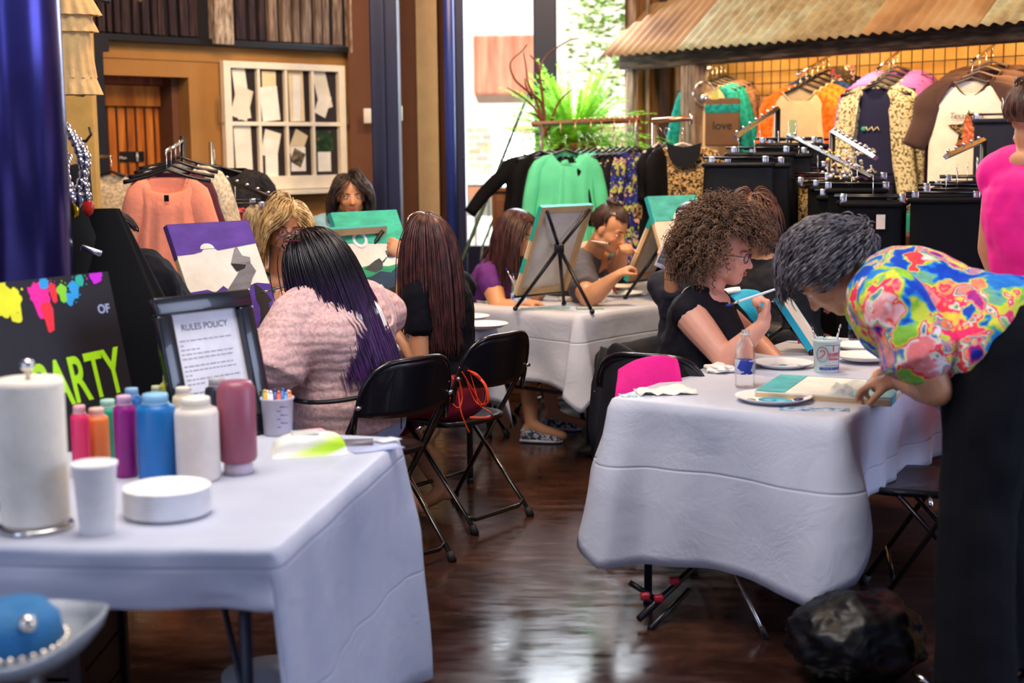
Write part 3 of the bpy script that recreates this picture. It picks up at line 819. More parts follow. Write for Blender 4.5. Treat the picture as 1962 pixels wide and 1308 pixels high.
# party sign
sb1 = onT(268, 832); x, up, back = turned(sb1, math.radians(60), .22)
Ws, Hs = .8, .49; sb0 = sb1 - x * Ws; M1 = frame(sb0 + ZU * .002, x, up)
t = thing('party_sign', 'black party sign board with neon splashes and lime green lettering', 'sign', (sb0 + sb1) / 2)
obj('board', MB().prism([(0, 0), (Ws, 0), (Ws, Hs), (0, Hs)], .008, M1), mk('matt black board', '15131c', .55), t, smooth=False)
obj('prop', MB().tube([M1 @ V((Ws / 2, Hs * .7, 0)), (M1 @ V((Ws / 2, 0, 0))) + back * .12], .006), M_BLACK, t)
Ms = M1 @ Matrix.Translation((0, 0, .0085))
text_mesh('PARTY', .185, mk('lime ink', 'b6f21c', .5), 'lettering', t, Ms @ Matrix.Translation((Ws - .355, .125, 0)) @ Matrix.Rotation(math.radians(2), 4, 'Z'), .0004, .0035, xs=.60)
mb = MB().box((Ws - .62, .24, 0.0003), (.14, .09, .0006)); mb.b.transform(Ms); obj('blue_label', mb, mk('cyan ink', '27a9e6', .5), t, smooth=False)
text_mesh('my', .085, mk('deep blue ink', '0f3c9a', .5), 'lettering', t, Ms @ Matrix.Translation((Ws - .675, .22, .001)), .0003, .002)
text_mesh('OF', .036, mk('pale print', 'a8b4d8', .5), 'lettering', t, Ms @ Matrix.Translation((Ws - .07, Hs - .12, .0)), .0003, .001)
rnd = random.Random(11); blobs = {'ff1fa0': [], 'f4f41e': [], '2aa4e8': [], '8de02a': [], 'ff2a3c': [], '20b8a0': [], 'd81ce0': []}
def splash(c, x_, y_, r, drip=0): blobs[c].append((x_, y_, r, drip))
X0 = Ws
for c, dx, dy, r, dr in (('ff1fa0', .105, .030, .020, .02), ('ff2a3c', .098, .058, .012, .03), ('f4f41e', .155, .020, .020, .02), ('f4f41e', .175, .018, .022, .0), ('f4f41e', .14, .03, .016, .025), ('ff1fa0', .205, .033, .019, .015), ('ff2a3c', .2, .062, .012, .012), ('8de02a', .073, .026, .01, .012), ('2aa4e8', .055, .024, .011, .01), ('20b8a0', .045, .012, .01, 0), ('d81ce0', .02, .006, .014, .0), ('2aa4e8', .095, .01, .01, 0), ('ff2a3c', .085, .02, .008, .02), ('8de02a', .225, .055, .014, .02), ('2aa4e8', .25, .05, .02, .03), ('20b8a0', .255, .02, .018, .01), ('8de02a', .245, .028, .012, .02), ('ff2a3c', .23, .022, .012, .01), ('ff1fa0', .265, .012, .02, 0), ('ff1fa0', .29, .03, .02, .03), ('f4f41e', .31, .05, .015, .03), ('2aa4e8', .065, .045, .01, 0), ('20b8a0', .235, .008, .012, 0)):
    splash(c, X0 - dx * 2.6, Hs - dy * 1.5, r * 1.75, dr * 1.5)
zz = 0
for c, L in blobs.items():
    for (x_, y_, r, dr) in L:
        mb = MB(); zz += .00006
        n = 20; pts = [(x_ + r * math.cos(2 * PI * k / n) * (1 + .22 * rnd.uniform(-1, 1)), y_ + r * math.sin(2 * PI * k / n) * (1 + .2 * rnd.uniform(-1, 1)) - (dr if math.sin(2 * PI * k / n) < -.7 else 0)) for k in range(n)]
        pts = [(min(a, Ws - .001), min(b, Hs - .001)) for a, b in pts]
        mb.prism(pts, .0003, Ms, zz)
        for _ in range(5):
            a = rnd.uniform(0, 6.28); q = (x_ + math.cos(a) * r * 1.5, y_ + math.sin(a) * r * 1.5); r2 = r * .13
            if q[0] < Ws - .004 and q[1] < Hs - .004: mb.prism([(q[0] + r2 * math.cos(b * PI / 4), q[1] + r2 * math.sin(b * PI / 4)) for b in range(8)], .0003, Ms, zz)
        obj('paint_splash', mb, mk('neon ' + c, c, .5), t, smooth=False)
# bright jewelled things at the left edge
q = onT(8, 975)
t = thing('ornament', 'small silver and gold ornament at the left edge beside the paper towel roll', 'ornament', q)
mb = MB().lathe([(.03, 0), (.026, .006), (.006, .02), (.012, .045), (.006, .06), (.02, .085), (.024, .1), (.008, .115), (.0, .12)], q, 24); mb.ell(q + V((.012, -.015, .115)), (.02, .016, .014)); mb.ell(q + V((-.01, 0, .13)), .016)
obj('silver_figure', mb, M_CHROME, t)
obj('gold_bead', MB().ell(q + V((.004, -.022, .05)), .014).ell(q + V((.0, -.02, .075)), .012), mk('gold', 'd9b326', .25, 1), t)
# dark wooden crate below with the studded hat
p = atY(90, 1160, 3.55)
c = V((p.x, 3.62, 0)); ht = .5
t = thing('wooden_crate', 'dark brown wooden crate standing on the floor below the paper towel roll', 'crate', c)
wd = .22
for s in (-1, 1):
    for s2 in (-1, 1): obj('corner_post', MB().box(c + V((s * wd / 2, s2 * .2, ht / 2)), (.035, .035, ht), bev=.003), mk('dark mahogany', '24100f', .4), t, smooth=False)
n = int(ht / .11)
for i in range(n):
    z = .05 + i * .11
    for s2 in (-1, 1): obj('side_slat', MB().box(c + V((0, s2 * .19, z + .045)), (wd, .014, .1), bev=.002), mk('dark mahogany board', '2c1413', .45), t, smooth=False)
    for s in (-1, 1): obj('side_slat', MB().box(c + V((s * (wd / 2 - .004), 0, z + .045)), (.014, .38, .1), bev=.002), mk('dark mahogany board', '2c1413', .45), t, smooth=False)
obj('top', MB().box(c + V((0, 0, ht + .01)), (wd + .06, .46, .025), bev=.004), mk('dark mahogany', '24100f'), t, smooth=False)
p = atY(30, 1262, 2.5); q = V((p.x, 2.5, p.z))
t = thing('hat_stand', 'dark post stand carrying the studded hat at the lower left corner', 'stand', (q.x, q.y, 0))
obj('post', MB().lathe([(.05, .02), (.05, q.z - .02), (.03, q.z + .0)], (q.x, q.y, 0), 24), mk('dark mahogany', '24100f'), t)
obj('base', MB().lathe([(.13, 0), (.13, .015), (.05, .03)], (q.x, q.y, 0), 24), mk('dark mahogany', '24100f'), t)
t = thing('studded_hat', 'blue hat with silver studded band and turned up brim at the lower left corner', 'hat', q)
mb = MB().lathe([(.0, .012), (.085, .012), (.088, .03), (.08, .075), (.06, .1), (.03, .095), (0, .088)], q, 32, sx=1.0, sy=1.2); obj('crown', mb, mk('cobalt denim', '1d6fa8', .7, bump=.4, bs=120), t)
rows = []
for rr_, z in ((.08, .014), (.11, .006), (.135, .008), (.155, .022), (.165, .045), (.16, .05), (.15, .03), (.13, .014), (.1, .01)):
    rows.append([q + V((rr_ * math.cos(a), rr_ * 1.2 * math.sin(a), z + .035 * abs(math.cos(a)) ** 3 * (rr_ / .16) ** 3)) for a in [2 * PI * k / 40 for k in range(40)]])
obj('brim', MB().grid(rows, closed=True), mk('silver grey sequin cloth', 'a3aab4', .35, .6, bump=.6, bs=200), t)
mb = MB()
for k in range(30):
    a = 2 * PI * k / 30; mb.ell(q + V((.09 * math.cos(a), .108 * math.sin(a), .032)), .0085, sub=2)
obj('concho', MB().ell(q + V((.05, -.07, .09)), .017, sub=2), mk('pearl silver', 'e8dfd0', .2, .9), t)
obj('stud_band', mb, mk('pearl silver', 'e8dfd0', .2, .9), t)
# waste bin under the table
p = atZ(508, 1285, .25)
t = thing('waste_bin', 'pale grey round bin under the left front table', 'bin', (p.x, p.y, 0))
c = V((p.x, p.y + .1, 0)); mb = MB().lathe([(0, .0), (.095, 0), (.125, .19), (.13, .195), (.13, .202), (.12, .202), (.09, .01), (0, .01)], c, 36); obj('bin_body', mb, mk('pale bin plastic', 'c9c6cc', .5), t)
obj('bin_lid', MB().lathe([(.132, .2), (.13, .21), (.0, .225)], c, 36), mk('bin lid plastic', 'b5b2ba', .5), t)
# ------------------------------------------------------------------ people
def displace(me, fn):
    co = [V(v.co) for v in me.vertices]; no = [V(v.normal) for v in me.vertices]; flat = []
    for p, n_ in zip(co, no): flat.extend(p + n_ * fn(p))
    me.vertices.foreach_set('co', flat); me.update()
def skin(n, c):
    if n in MATS: return MATS[n]
    t = NT(n); cc = lin(c)
    t.set(Base__Color=t.ramp(t.noise(t.map(), 14, 3), [(.3, tuple(x * .9 for x in cc[:3]) + (1,)), (.7, cc)]), Roughness=.5)
    t.set(Subsurface__Weight=.12, Subsurface__Radius=(.012, .005, .003)); t.b.inputs['Subsurface Scale'].default_value = 1
    MATS[n] = t.m; return t.m
SKIN_L = skin('light skin', 'e9b598'); SKIN_M = skin('warm skin', 'd2946c'); SKIN_P = skin('pink skin', 'e0a08a')
M_LIP = mk('lip', 'b0564f', .4); M_EYEW = mk('eye white', 'e8e2dc', .25); M_IRIS = mk('dark iris', '2a1b14', .2); M_BROW = mk('brow hair', '3a2820', .9)
def basis(f, u=ZU):
    f = V(f).normalized(); r = f.cross(V(u)).normalized(); u2 = r.cross(f)
    return f, u2, r
def rotm(x, y, z): return Matrix((x, y, z)).transposed()
class Head:
    """c = centre of skull; f facing, u up (may be tilted)"""
    def __init__(s, c, f, u=ZU, k=1.0):
        s.c = V(c); s.f, s.u, s.r = basis(f, u); s.k = k
    def P(s, x, y, z): return s.c + (s.r * x + s.f * y + s.u * z) * s.k     # x right, y forward, z up
    def R(s): return rotm(s.r, s.f, s.u)
    def build(s, mb):
        k = s.k; R = s.R()
        def e(x, y, z, a, b, c, sub=3): mb.ell(s.P(x, y, z), (a * k, b * k, c * k), R, sub)
        e(0, -.012, .035, .074, .094, .086, 4)          # cranium
        e(0, .02, -.02, .064, .070, .078)               # face block
        e(0, .045, -.078, .036, .036, .030)             # chin
        e(0, .028, -.062, .052, .050, .036)             # jaw
        for q in (-1, 1):
            e(q * .036, .055, -.028, .022, .020, .022)  # cheek
            e(q * .028, .074, .020, .024, .011, .008)   # brow ridge
            e(q * .074, -.004, -.005, .009, .018, .030) # ear
            e(q * .050, .0, -.062, .018, .04, .024)     # jaw angle
            e(q * .011, .088, -.030, .009, .010, .008, 2)  # nostril
        mb.caps([s.P(0, .078, .016), s.P(0, .092, -.012), s.P(0, .101, -.026)], [.009 * k, .011 * k, .0125 * k])
        e(0, .078, -.056, .022, .012, .012)             # mouth mound
    def details(s, root, eyes=True, lips='b0564f', brow='3a2820'):
        k = s.k; R = s.R()
        for q in (-1, 1):
            ey = obj('eye', MB().ell(s.P(q * .030, .0725, .003), (.0125 * k, .009 * k, .0065 * k), R, 3), M_EYEW, root)
            obj('iris', MB().ell(s.P(q * .030, .0795, .0025), (.0055 * k, .003 * k, .0052 * k), R, 2), M_IRIS, ey)
            obj('eyebrow', MB().tube([s.P(q * .013, .088, .024), s.P(q * .03, .086, .030), s.P(q * .048, .072, .024)], [.0028 * k, .0032 * k, .0015 * k], 6), mk('brow ' + brow, brow, .9), root)
        obj('lips', MB().ell(s.P(0, .089, -.0525), (.019 * k, .006 * k, .0042 * k), R, 3).ell(s.P(0, .088, -.0605), (.016 * k, .006 * k, .0048 * k), R, 3), mk('lip ' + lips, lips, .4), root)
def ik(a, b, l1, l2, pole):
    a, b = V(a), V(b); d = b - a; L = min(d.length, (l1 + l2) * .995); dn = d.normalized()
    x = (l1 * l1 - l2 * l2 + L * L) / (2 * L); h = math.sqrt(max(l1 * l1 - x * x, 0))
    p = V(pole); p = (p - dn * p.dot(dn)); p = p.normalized() if p.length > 1e-4 else dn.orthogonal().normalized()
    return a + dn * x + p * h
def hand(mb, wrist, d, palm_n, k=1.0, curl=(.5, .5, .5, .5), thumb=.5, left=False, spread=.10):
    """palm + four fingers + thumb. d: wrist->knuckles, palm_n: direction the palm faces"""
    d = V(d).normalized(); n = V(palm_n); n = (n - d * n.dot(d)).normalized(); s = d.cross(n) * (1 if left else -1)   # s points to the thumb side
    W = V(wrist)
    R = rotm(s, d, n)
    mb.ell(W + d * .045 * k, (.038 * k, .05 * k, .015 * k), R, 3)
    mb.ell(W + d * .06 * k, (.04 * k, .034 * k, .0135 * k), R, 3)
    mb.caps([W, W + d * .03 * k], [.024 * k, .024 * k])
    mb.caps([W + d * .02 * k + s * .02 * k + n * .006 * k, W + d * .045 * k + s * .033 * k + n * .012 * k], [.014 * k, .012 * k])
    tips = []
    for i, (off, L, rr) in enumerate(((.028, .072, .0088), (.0095, .08, .009), (-.0095, .074, .0086), (-.028, .058, .0076))):
        base = W + d * (.082 - abs(off - .005) * .25) * k + s * off * k
        c = curl[i]; dd = (d + s * off * spread * 10).normalized(); pts = [base]; ang = 0
        for j, fr in enumerate((.45, .31, .24)):
            ang += c * (1.1 if j == 0 else 1.25)
            q = dd * math.cos(ang) + n * math.sin(ang); pts.append(pts[-1] + q * L * fr * k)
        mb.caps(pts, [rr * k * x for x in (1.08, 1.0, .92, .8)], sub=2, seg=10); tips.append(pts[-1])
    b = W + d * .04 * k + s * .036 * k + n * .012 * k
    t1 = (d * .75 + s * .65 + n * .35 * (1 + thumb)).normalized(); t2 = (d * .9 + s * (.5 - thumb) + n * (.3 + thumb)).normalized()
    p1 = b + t1 * .032 * k; p2 = p1 + t2 * .028 * k
    mb.caps([b, p1, p2], [.0125 * k, .0108 * k, .0088 * k], sub=2, seg=10); tips.append(p2)
    return tips
class Fig:
    def __init__(s, pelvis, neck, side, head, fat=1.0, sh=.17, belly=0, hipw=.1, shl=None, shr=None, chestd=0):
        """pelvis/neck: world points; side: vector to the figure's LEFT; head: Head"""
        s.pv, s.nk = V(pelvis), V(neck); s.side = V(side).normalized(); s.hd = head; s.fat = fat
        ax = (s.nk - s.pv); s.L = ax.length; s.ax = ax.normalized()
        s.side = (s.side - s.ax * s.side.dot(s.ax)).normalized(); s.fr = s.side.cross(s.ax).normalized()   # front
        s.belly = belly; s.sh = sh; s.cd = chestd
        dn = s.nk - s.ax * .055
        s.SL = V(shl) if shl else dn + s.side * sh; s.SR = V(shr) if shr else dn - s.side * sh
        s.HL = s.pv + s.side * hipw * fat ** .5; s.HR = s.pv - s.side * hipw * fat ** .5
        s.arms = []; s.legs = []
    def torso(s, mb, inf=0.0, t0=-.12, t1=1.0, hem=0, sq=1):
        """stack of ellipsoids"""
        prof = [(-.12, .15, .115), (0, .172, .125), (.12, .168, .122), (.3, .148, .108), (.45, .142, .105), (.6, .152, .11), (.75, .165, .112), (.87, .15, .1), (.95, .11, .08)]
        N = 24
        for i in range(N + 1):
            t = lerp(t0, t1, i / N)
            for a, b in zip(prof, prof[1:]):
                if a[0] <= t <= b[0]: q = (t - a[0]) / (b[0] - a[0]); w = lerp(a[1], b[1], q); d = lerp(a[2], b[2], q); break
            else: w, d = (prof[0] if t < prof[0][0] else prof[-1])[1:]
            w *= s.fat; d *= s.fat; bl = s.belly * math.exp(-((t - .25) / .28) ** 2)
            if hem and t < .35: w += hem * (.35 - t); d += hem * (.35 - t)
            w += inf; d += inf + bl
            c = s.pv + s.ax * (s.L * t) + s.fr * (bl * .6 + s.cd * math.exp(-((t - .68) / .15) ** 2))
            mb.ell(c, (w, d + s.cd * .4 * math.exp(-((t - .68) / .15) ** 2), .055 + .5 * inf), rotm(s.side, s.fr, s.ax), 3)
        # shoulders yoke
        if t1 > .8:
            f = s.fat
            mb.caps([s.SL, s.SL.lerp(s.nk, .55) , s.nk - s.ax * .02, s.SR.lerp(s.nk, .55), s.SR], [.05 * f + inf, .056 * f + inf, .05 * f + inf, .056 * f + inf, .05 * f + inf])
        return mb
    def arm(s, which, wrist, pole=(0, 0, -1), elbow=None, l1=.28, l2=.25, hd=None, pn=None, curl=(.5,) * 4, thumb=.5, r=1.0, hk=1.0, dohand=True):
        S = s.SL if which == 'L' else s.SR; wrist = V(wrist)
        E = V(elbow) if elbow is not None else ik(S, wrist, l1, l2, pole)
        s.arms.append(dict(w=which, S=S, E=E, W=wrist, hd=hd if hd is not None else (wrist - E), pn=pn if pn is not None else V((0, 0, -1)), curl=curl, thumb=thumb, r=r, hk=hk, dohand=dohand)); return E
    def leg(s, which, knee, ankle, toe, r=1.0):
        s.legs.append(dict(H=s.HL if which == 'L' else s.HR, K=V(knee), A=V(ankle), T=V(toe), r=r))
    def body(s, root, mat, vox=.006, feet=True):
        mb = MB(); f = s.fat; s.torso(mb)
        hd = s.hd; hd.build(mb); k = hd.k
        mb.caps([s.nk - s.ax * .03, s.nk + (hd.P(0, -.02, -.05) - s.nk) * .5, hd.P(0, -.018, -.04)], [.062 * k, .053 * k, .055 * k])
        s.tips = []
        for a in s.arms:
            r = a['r'] * f ** .6
            m1 = a['S'].lerp(a['E'], .35); m2 = a['E'].lerp(a['W'], .3)
            mb.caps([a['S'], m1, a['E'], m2, a['W']], [.052 * r, .049 * r, .037 * r, .038 * r, .024 * min(r, 1.15)])
            if a['dohand']: s.tips.append(hand(mb, a['W'], a['hd'], a['pn'], a['hk'], a['curl'], a['thumb'], a['w'] == 'L'))
        for l in s.legs:
            r = l['r'] * f ** .5
            mb.caps([l['H'], l['H'].lerp(l['K'], .4), l['K'], l['K'].lerp(l['A'], .32), l['A']], [.088 * r, .08 * r, .055 * r, .052 * r, .034])
            if feet:
                d = (l['T'] - l['A']); mb.caps([l['A'], l['A'] + d * .35 + V((0, 0, -.012)), l['T']], [.035, .033, .024]); mb.ell(l['A'] - d.normalized() * .02 + V((0, 0, -.03)), .03)
        return obj('body', mb, mat, root, mods=[('REMESH', dict(mode='VOXEL', voxel_size=vox)), ('SMOOTH', dict(factor=.5, iterations=3))])
    def top(s, root, mat, inf=.014, sleeve=0.0, sr=.012, t0=-.05, t1=.93, hem=0, flare=0, name='shirt', vox=.009, wr=.012, neck=True, both=True, fold=14, only=None):
        mb = MB(); s.torso(mb, inf, t0, t1, hem)
        if t1 <= .8 and sleeve == 0: pass
        for a in s.arms:
            if only and a['w'] not in only: continue
            r = a['r'] * s.fat ** .6
            if sleeve > 0:
                q = min(sleeve, 1); E = a['S'].lerp(a['E'], q); n = 5
                pts = [a['S'].lerp(E, i / n) for i in range(n + 1)]
                rad = [(.054 + (.046 - .054) * (i / n) * q) * r + sr + flare * (i / n) for i in range(n + 1)]
                if sleeve > 1:
                    W = a['E'].lerp(a['W'], sleeve - 1); pts += [a['E'].lerp(W, i / n) for i in range(1, n + 1)]; rad += [lerp(.042 * r, .032 * r, i / n * (sleeve - 1)) + sr + flare for i in range(1, n + 1)]
                mb.ell(pts[0], rad[0])
                for i in range(len(pts) - 1):
                    mb.cone(pts[i], pts[i + 1], rad[i], rad[i + 1], 18)
                    if i: mb.ell(pts[i], rad[i], sub=2)
        o = obj(name, mb, mat, None, mods=[('REMESH', dict(mode='VOXEL', voxel_size=vox)), ('SMOOTH', dict(factor=.5, iterations=14))])
        displace(o.data, lambda p: (noise.noise(p * fold) * .6 + noise.noise(p * fold * 2.3 + V((5, 1, 2))) * .4) * wr)
        o.parent = root; o.data.transform(Matrix.Translation(-root.location)); return o
    def trousers(s, root, mat, inf=.012, name='trousers', full=1.0, vox=.01, top=.12, wr=.006, leg_r=1.0, hem=0):
        mb = MB(); s.torso(mb, inf, -.15, top)
        for l in s.legs:
            r = l['r'] * s.fat ** .5 * leg_r; K, A, H = l['K'], l['A'], l['H']
            E = K.lerp(A, min(1, max(0, full - 1) if full > 1 else 0)) if full > 1 else K
            mb.caps([H, H.lerp(K, .4), K], [.092 * r + inf, .083 * r + inf, .06 * r + inf])
            if full > 1: mb.cone(K, E, .06 * r + inf, .05 * r + inf + hem, 16)
        o = obj(name, mb, mat, None, mods=[('REMESH', dict(mode='VOXEL', voxel_size=vox)), ('SMOOTH', dict(factor=.5, iterations=3))])
        if full >= 1.9:
            for l in s.legs:
                A, T = l['A'], l['T']; d = V((T.x - A.x, T.y - A.y, 0)).normalized(); sd = V((-d.y, d.x, 0)); g = V((A.x, A.y, 0)); rows = []
                for q, w_, h_ in ((-.07, .015, .05), (-.06, .034, .085), (-.02, .042, .10), (.05, .045, .075), (.11, .047, .058), (.15, .04, .045), (.18, .016, .025)):
                    rows.append([g + d * q + sd * w_ * math.cos(a) + ZU * (.004 + h_ * .5 + h_ * .5 * math.sin(a)) for a in [2 * PI * i / 16 for i in range(16)]])
                obj('shoe', MB().grid(rows, closed=True), mk('black shoe leather', '0c0b10', .5), root)
        displace(o.data, lambda p: noise.noise(p * 11) * wr)
        o.parent = root; o.data.transform(Matrix.Translation(-root.location)); return o
# ---- hair
def hair_mat(n, lo, hi, rough=.38, tip=None, zr=None):
    if n in MATS: return MATS[n]
    t = NT(n); c = t.ramp(t.noise(t.map((1, 1, .25)), 60, 3), [(.35, lo), (.7, hi)])
    if tip:
        z = t.n('ShaderNodeSeparateXYZ', Vector=t.map()).outputs[2]
        f = t.n('ShaderNodeMapRange', i0=z, i1=zr[0], i2=zr[1], i3=0, i4=1).outputs[0]
        c = t.n('ShaderNodeMix', _data_type='RGBA', i0=f, i6=t.ramp(t.noise(t.map((1, 1, .25)), 60, 3), [(.35, tip[0]), (.7, tip[1])]), i7=c).outputs[2]
    t.set(Base__Color=c, Roughness=rough); t.b.inputs['Specular IOR Level'].default_value = .5
    MATS[n] = t.m; return t.m
def scalp_dirs(n, face=.45, low=-.5, seed=1):
    """unit directions in head coords (x right,y fwd,z up) covering the hairy part of the head"""
    rnd = random.Random(seed); out = []; g = PI * (3 - 5 ** .5)
    for i in range(n * 3):
        z = 1 - 2 * (i + .5) / (n * 3); r = math.sqrt(1 - z * z); a = i * g
        x, y = r * math.cos(a), r * math.sin(a)
        if z < low: continue
        if y > .25 and z < face + .25 * (1 - y): continue          # face area
        if y > .0 and z < -.15: continue
        out.append(V((x, y, z)))
    rnd.shuffle(out); return out[:n] if len(out) > n else out
def hair(root, hd, mat, n=420, length=.3, grav=1.0, lift=.012, rad=.0035, part=0.0, comb=(0, 0, 0), curl=0.0, cfreq=60, seg=10, cols=(), seed=1, face=.45, jit=.3, cap=True, low=-.5, radial=.0, name='hair', lenf=None, capk=1.0, under=.0, toward=None, wcomb=None, hug=0, spread=.55, front=False):
    rnd = random.Random(seed); mb = MB(); k = hd.k
    def toh(d, s_=1.0): return hd.P(d.x * .076 * s_, -.012 + d.y * .098 * s_, .035 + d.z * .09 * s_)
    if cap:
        # scalp-hugging shell
        b2 = bmesh.new(); bmesh.ops.create_icosphere(b2, subdivisions=4, radius=1)
        dele = [v for v in b2.verts if (v.co.y > .2 and v.co.z < face + .05 + .25 * (1 - v.co.y)) or v.co.z < low - .08 or (v.co.y > .0 and v.co.z < -.2)]
        bmesh.ops.delete(b2, geom=dele, context='VERTS'); b2.verts.ensure_lookup_table(); b2.verts.index_update()
        vs = [toh(v.co, 1.0 + (.07 + lift * 5) * capk) for v in b2.verts]; fs = [[v.index for v in f.verts] for f in b2.faces]; b2.free()
        mb.mesh_in(vs, fs)
    comb = hd.r * comb[0] + hd.f * comb[1] + hd.u * comb[2] + (V(wcomb) if wcomb else V())
    tgt = hd.P(*toward) if toward else None
    for d in scalp_dirs(n, face, low, seed):
        d = (d + V((rnd.uniform(-.04, .04),) * 3)).normalized()
        p = toh(d, 1.02); out = (p - toh(V((0, 0, 0)))).normalized()
        side = 1 if d.x > part else -1
        v = (out * .35 + hd.r * side * spread * max(0, 1 - abs(d.x)) + hd.f * -.1 + comb - ZU * .9 * grav).normalized() if not radial else (out * radial + comb * .6 + V((rnd.uniform(-jit, jit), rnd.uniform(-jit, jit), rnd.uniform(-jit, jit)))).normalized()
        if tgt is not None: v = (tgt - p).normalized(); L = min(length, (tgt - p).length * 1.1)
        L = length * (lenf(d) if lenf else 1) * rnd.uniform(.85, 1.08); st = L / seg
        pts = [p]; jt = V((rnd.uniform(-1, 1), rnd.uniform(-1, 1), 0)) * jit * .3; ph = rnd.uniform(0, 6.28)
        lf = lift * (1 + rnd.uniform(0, 1.2))
        for i in range(seg):
            v = (v + V((0, 0, -1)) * grav * .55 + jt * .3 + comb * .25).normalized()
            if hug: v = (v + (hd.P(0, -.012, .03) - pts[-1]).normalized() * hug).normalized()
            if tgt is not None: v = (v * .4 + (tgt - pts[-1]).normalized()).normalized()
            q = pts[-1] + v * st
            # keep out of head
            loc = V(((q - hd.c).dot(hd.r) / k, ((q - hd.c).dot(hd.f) / k + .012), (q - hd.c).dot(hd.u) / k - .02))
            nd = math.sqrt((loc.x / (.078 + lf)) ** 2 + (loc.y / (.1 + lf)) ** 2 + (loc.z / (.108 + lf)) ** 2)
            if nd < 1 and nd > 1e-3:
                s_ = 1 / nd; q = hd.P(loc.x * s_, loc.y * s_ - .012, loc.z * s_ + .02)
            if front and loc.y > .0 and abs(loc.x) < .085 and loc.z < .07: q = q + hd.r * ((1 if loc.x > part * .02 else -1) * .012 * k) - hd.f * .004
            for (cc, cr) in cols:
                dd = q - cc
                if dd.length < cr + lf: q = cc + dd.normalized() * (cr + lf)
            v = (q - pts[-1]).normalized(); pts.append(q)
        if curl:
            a, b = out.orthogonal().normalized(), None; b = out.cross(a)
            fine = []
            M_ = len(pts) * 3
            for i in range(M_):
                t = i / (M_ - 1) * (len(pts) - 1); i0 = min(int(t), len(pts) - 2); q = pts[i0].lerp(pts[i0 + 1], t - i0)
                am = curl * min(1, i / 4); th = ph + i / M_ * L * cfreq
                fine.append(q + a * math.cos(th) * am + b * math.sin(th) * am)
            pts = fine
        r0 = rad * rnd.uniform(.8, 1.25); m = len(pts)
        mb.tube(pts, [r0 * (1 if i < m * .55 else lerp(1, .25, (i - m * .55) / (m * .45))) for i in range(m)], 4, cap=False)
    return obj(name, mb, mat, root)
def P3(px, py, y): return atY(px, py, y)
def person(label, loc): 
    return thing('person', label, 'person', V((loc[0], loc[1], loc[2] if len(loc) > 2 else 0)))
def glasses(root, hd, col='2a1830', r=.021, thick=.0018, name='eyeglasses', lens=None):
    mb = MB(); 
    for q in (-1, 1):
        mb.tube([hd.P(q * .032 + r * 1.15 * math.cos(a), .094 - abs(q * .032 + r * math.cos(a)) * .12, .002 + r * .8 * math.sin(a)) for a in [2 * PI * i / 20 for i in range(20)]], thick * hd.k, 6, closed=True)
        mb.tube([hd.P(q * .056, .088, .008), hd.P(q * .074, .06, .01), hd.P(q * .08, .0, .006), hd.P(q * .078, -.02, -.006)], thick * hd.k, 6)
    mb.tube([hd.P(-.01, .096, .006), hd.P(0, .1, .008), hd.P(.01, .096, .006)], thick * hd.k, 6)
    return obj(name, mb, mk('spectacle ' + col, col, .3), root)
def wrist_at(px, py, y): return atY(px, py, y)
def brush(p, q, col, label, tip='2f8f86', r=.0035):
    p, q = V(p), V(q); t = thing('paintbrush', label, 'paintbrush', (p + q) / 2); d = (q - p)
    obj('handle', MB().tube([p, p + d * .3, p + d * .75, p + d * .8], [r * .5, r, r * 1.15, r * .8], 8), mk('brush ' + col, col, .3), t)
    obj('ferrule', MB().tube([p + d * .78, p + d * .9], [r * .9, r * 1.05], 8), M_CHROME, t)
    obj('bristle', MB().tube([p + d * .9, p + d * .96, q], [r, r * 1.2, r * .3], 8), mk('bristle ' + tip, tip, .6), t)
    return t

# ================= P2 long brown hair, black tee
M_BTEE = mk('black jersey', '0a0a14', .85, bump=.15, bs=200, spec=.2)
fdir = V((-.80, .58, -.1))
hd = Head(P3(816, 463, 5.92), fdir, V((-.05, .0, 1)), .92)
pv = P3(862, 772, 5.95); pv.z = .56; nk = P3(842, 533, 5.97)
fg = Fig(pv, nk, V((-.5, -.82, 0)), hd, .95)
root = person('person with long brown hair and black tee seen from behind painting the green canvas', (pv.x, pv.y))
wl = P3(772, 655, 5.85); fg.arm('L', wl, elbow=P3(806, 700, 5.80), curl=(.8, .9, .9, .9), r=1.0)
wr_ = P3(782, 492, 6.02); fg.arm('R', wr_, pole=(0, 1, -1), hd=V((-.6, .1, .45)), pn=V((-.3, .8, -.3)), curl=(.45, .7, .9, 1.0), thumb=.8)
kn = pv - VD * .42; 
for w_, sg_ in (('L', -1), ('R', 1)):
    K = kn + UD * .1 * sg_ ; K.z = .5; A = P3(862 + 10 * sg_, 868, 5.9) if w_ == 'L' else K + V((0, 0, -.42)); A = V((pv.x - .14 + .1 * (sg_ + 1) * .5, pv.y + .0 + .12 * sg_, .1))
    fg.leg(w_, K, A, A + V((-.12, -.02, -.07)))
fg.body(root, SKIN_M); hd.details(root)
fg.top(root, M_BTEE, sleeve=.52, flare=.006, t0=-.02, inf=.018)
M_MAR = mk('maroon cotton', '8e1238', .8, bump=.1, bs=120)
fg.trousers(root, M_MAR, full=1.45, inf=.02)
cols = [(nk + fg.ax * -.06 * i - fg.fr * .0, .10) for i in range(5)]
cols = [(nk - fg.ax * .06 * i + fg.fr * .02, .075) for i in range(5)]
hair(root, hd, hair_mat('chestnut hair', '2a1216', '6a3a34'), n=1500, length=.46, seg=11, cols=cols, rad=.0026, lift=.002, seed=3, comb=(.0, -.08, 0), spread=.12, jit=.08, face=.35, capk=.6)
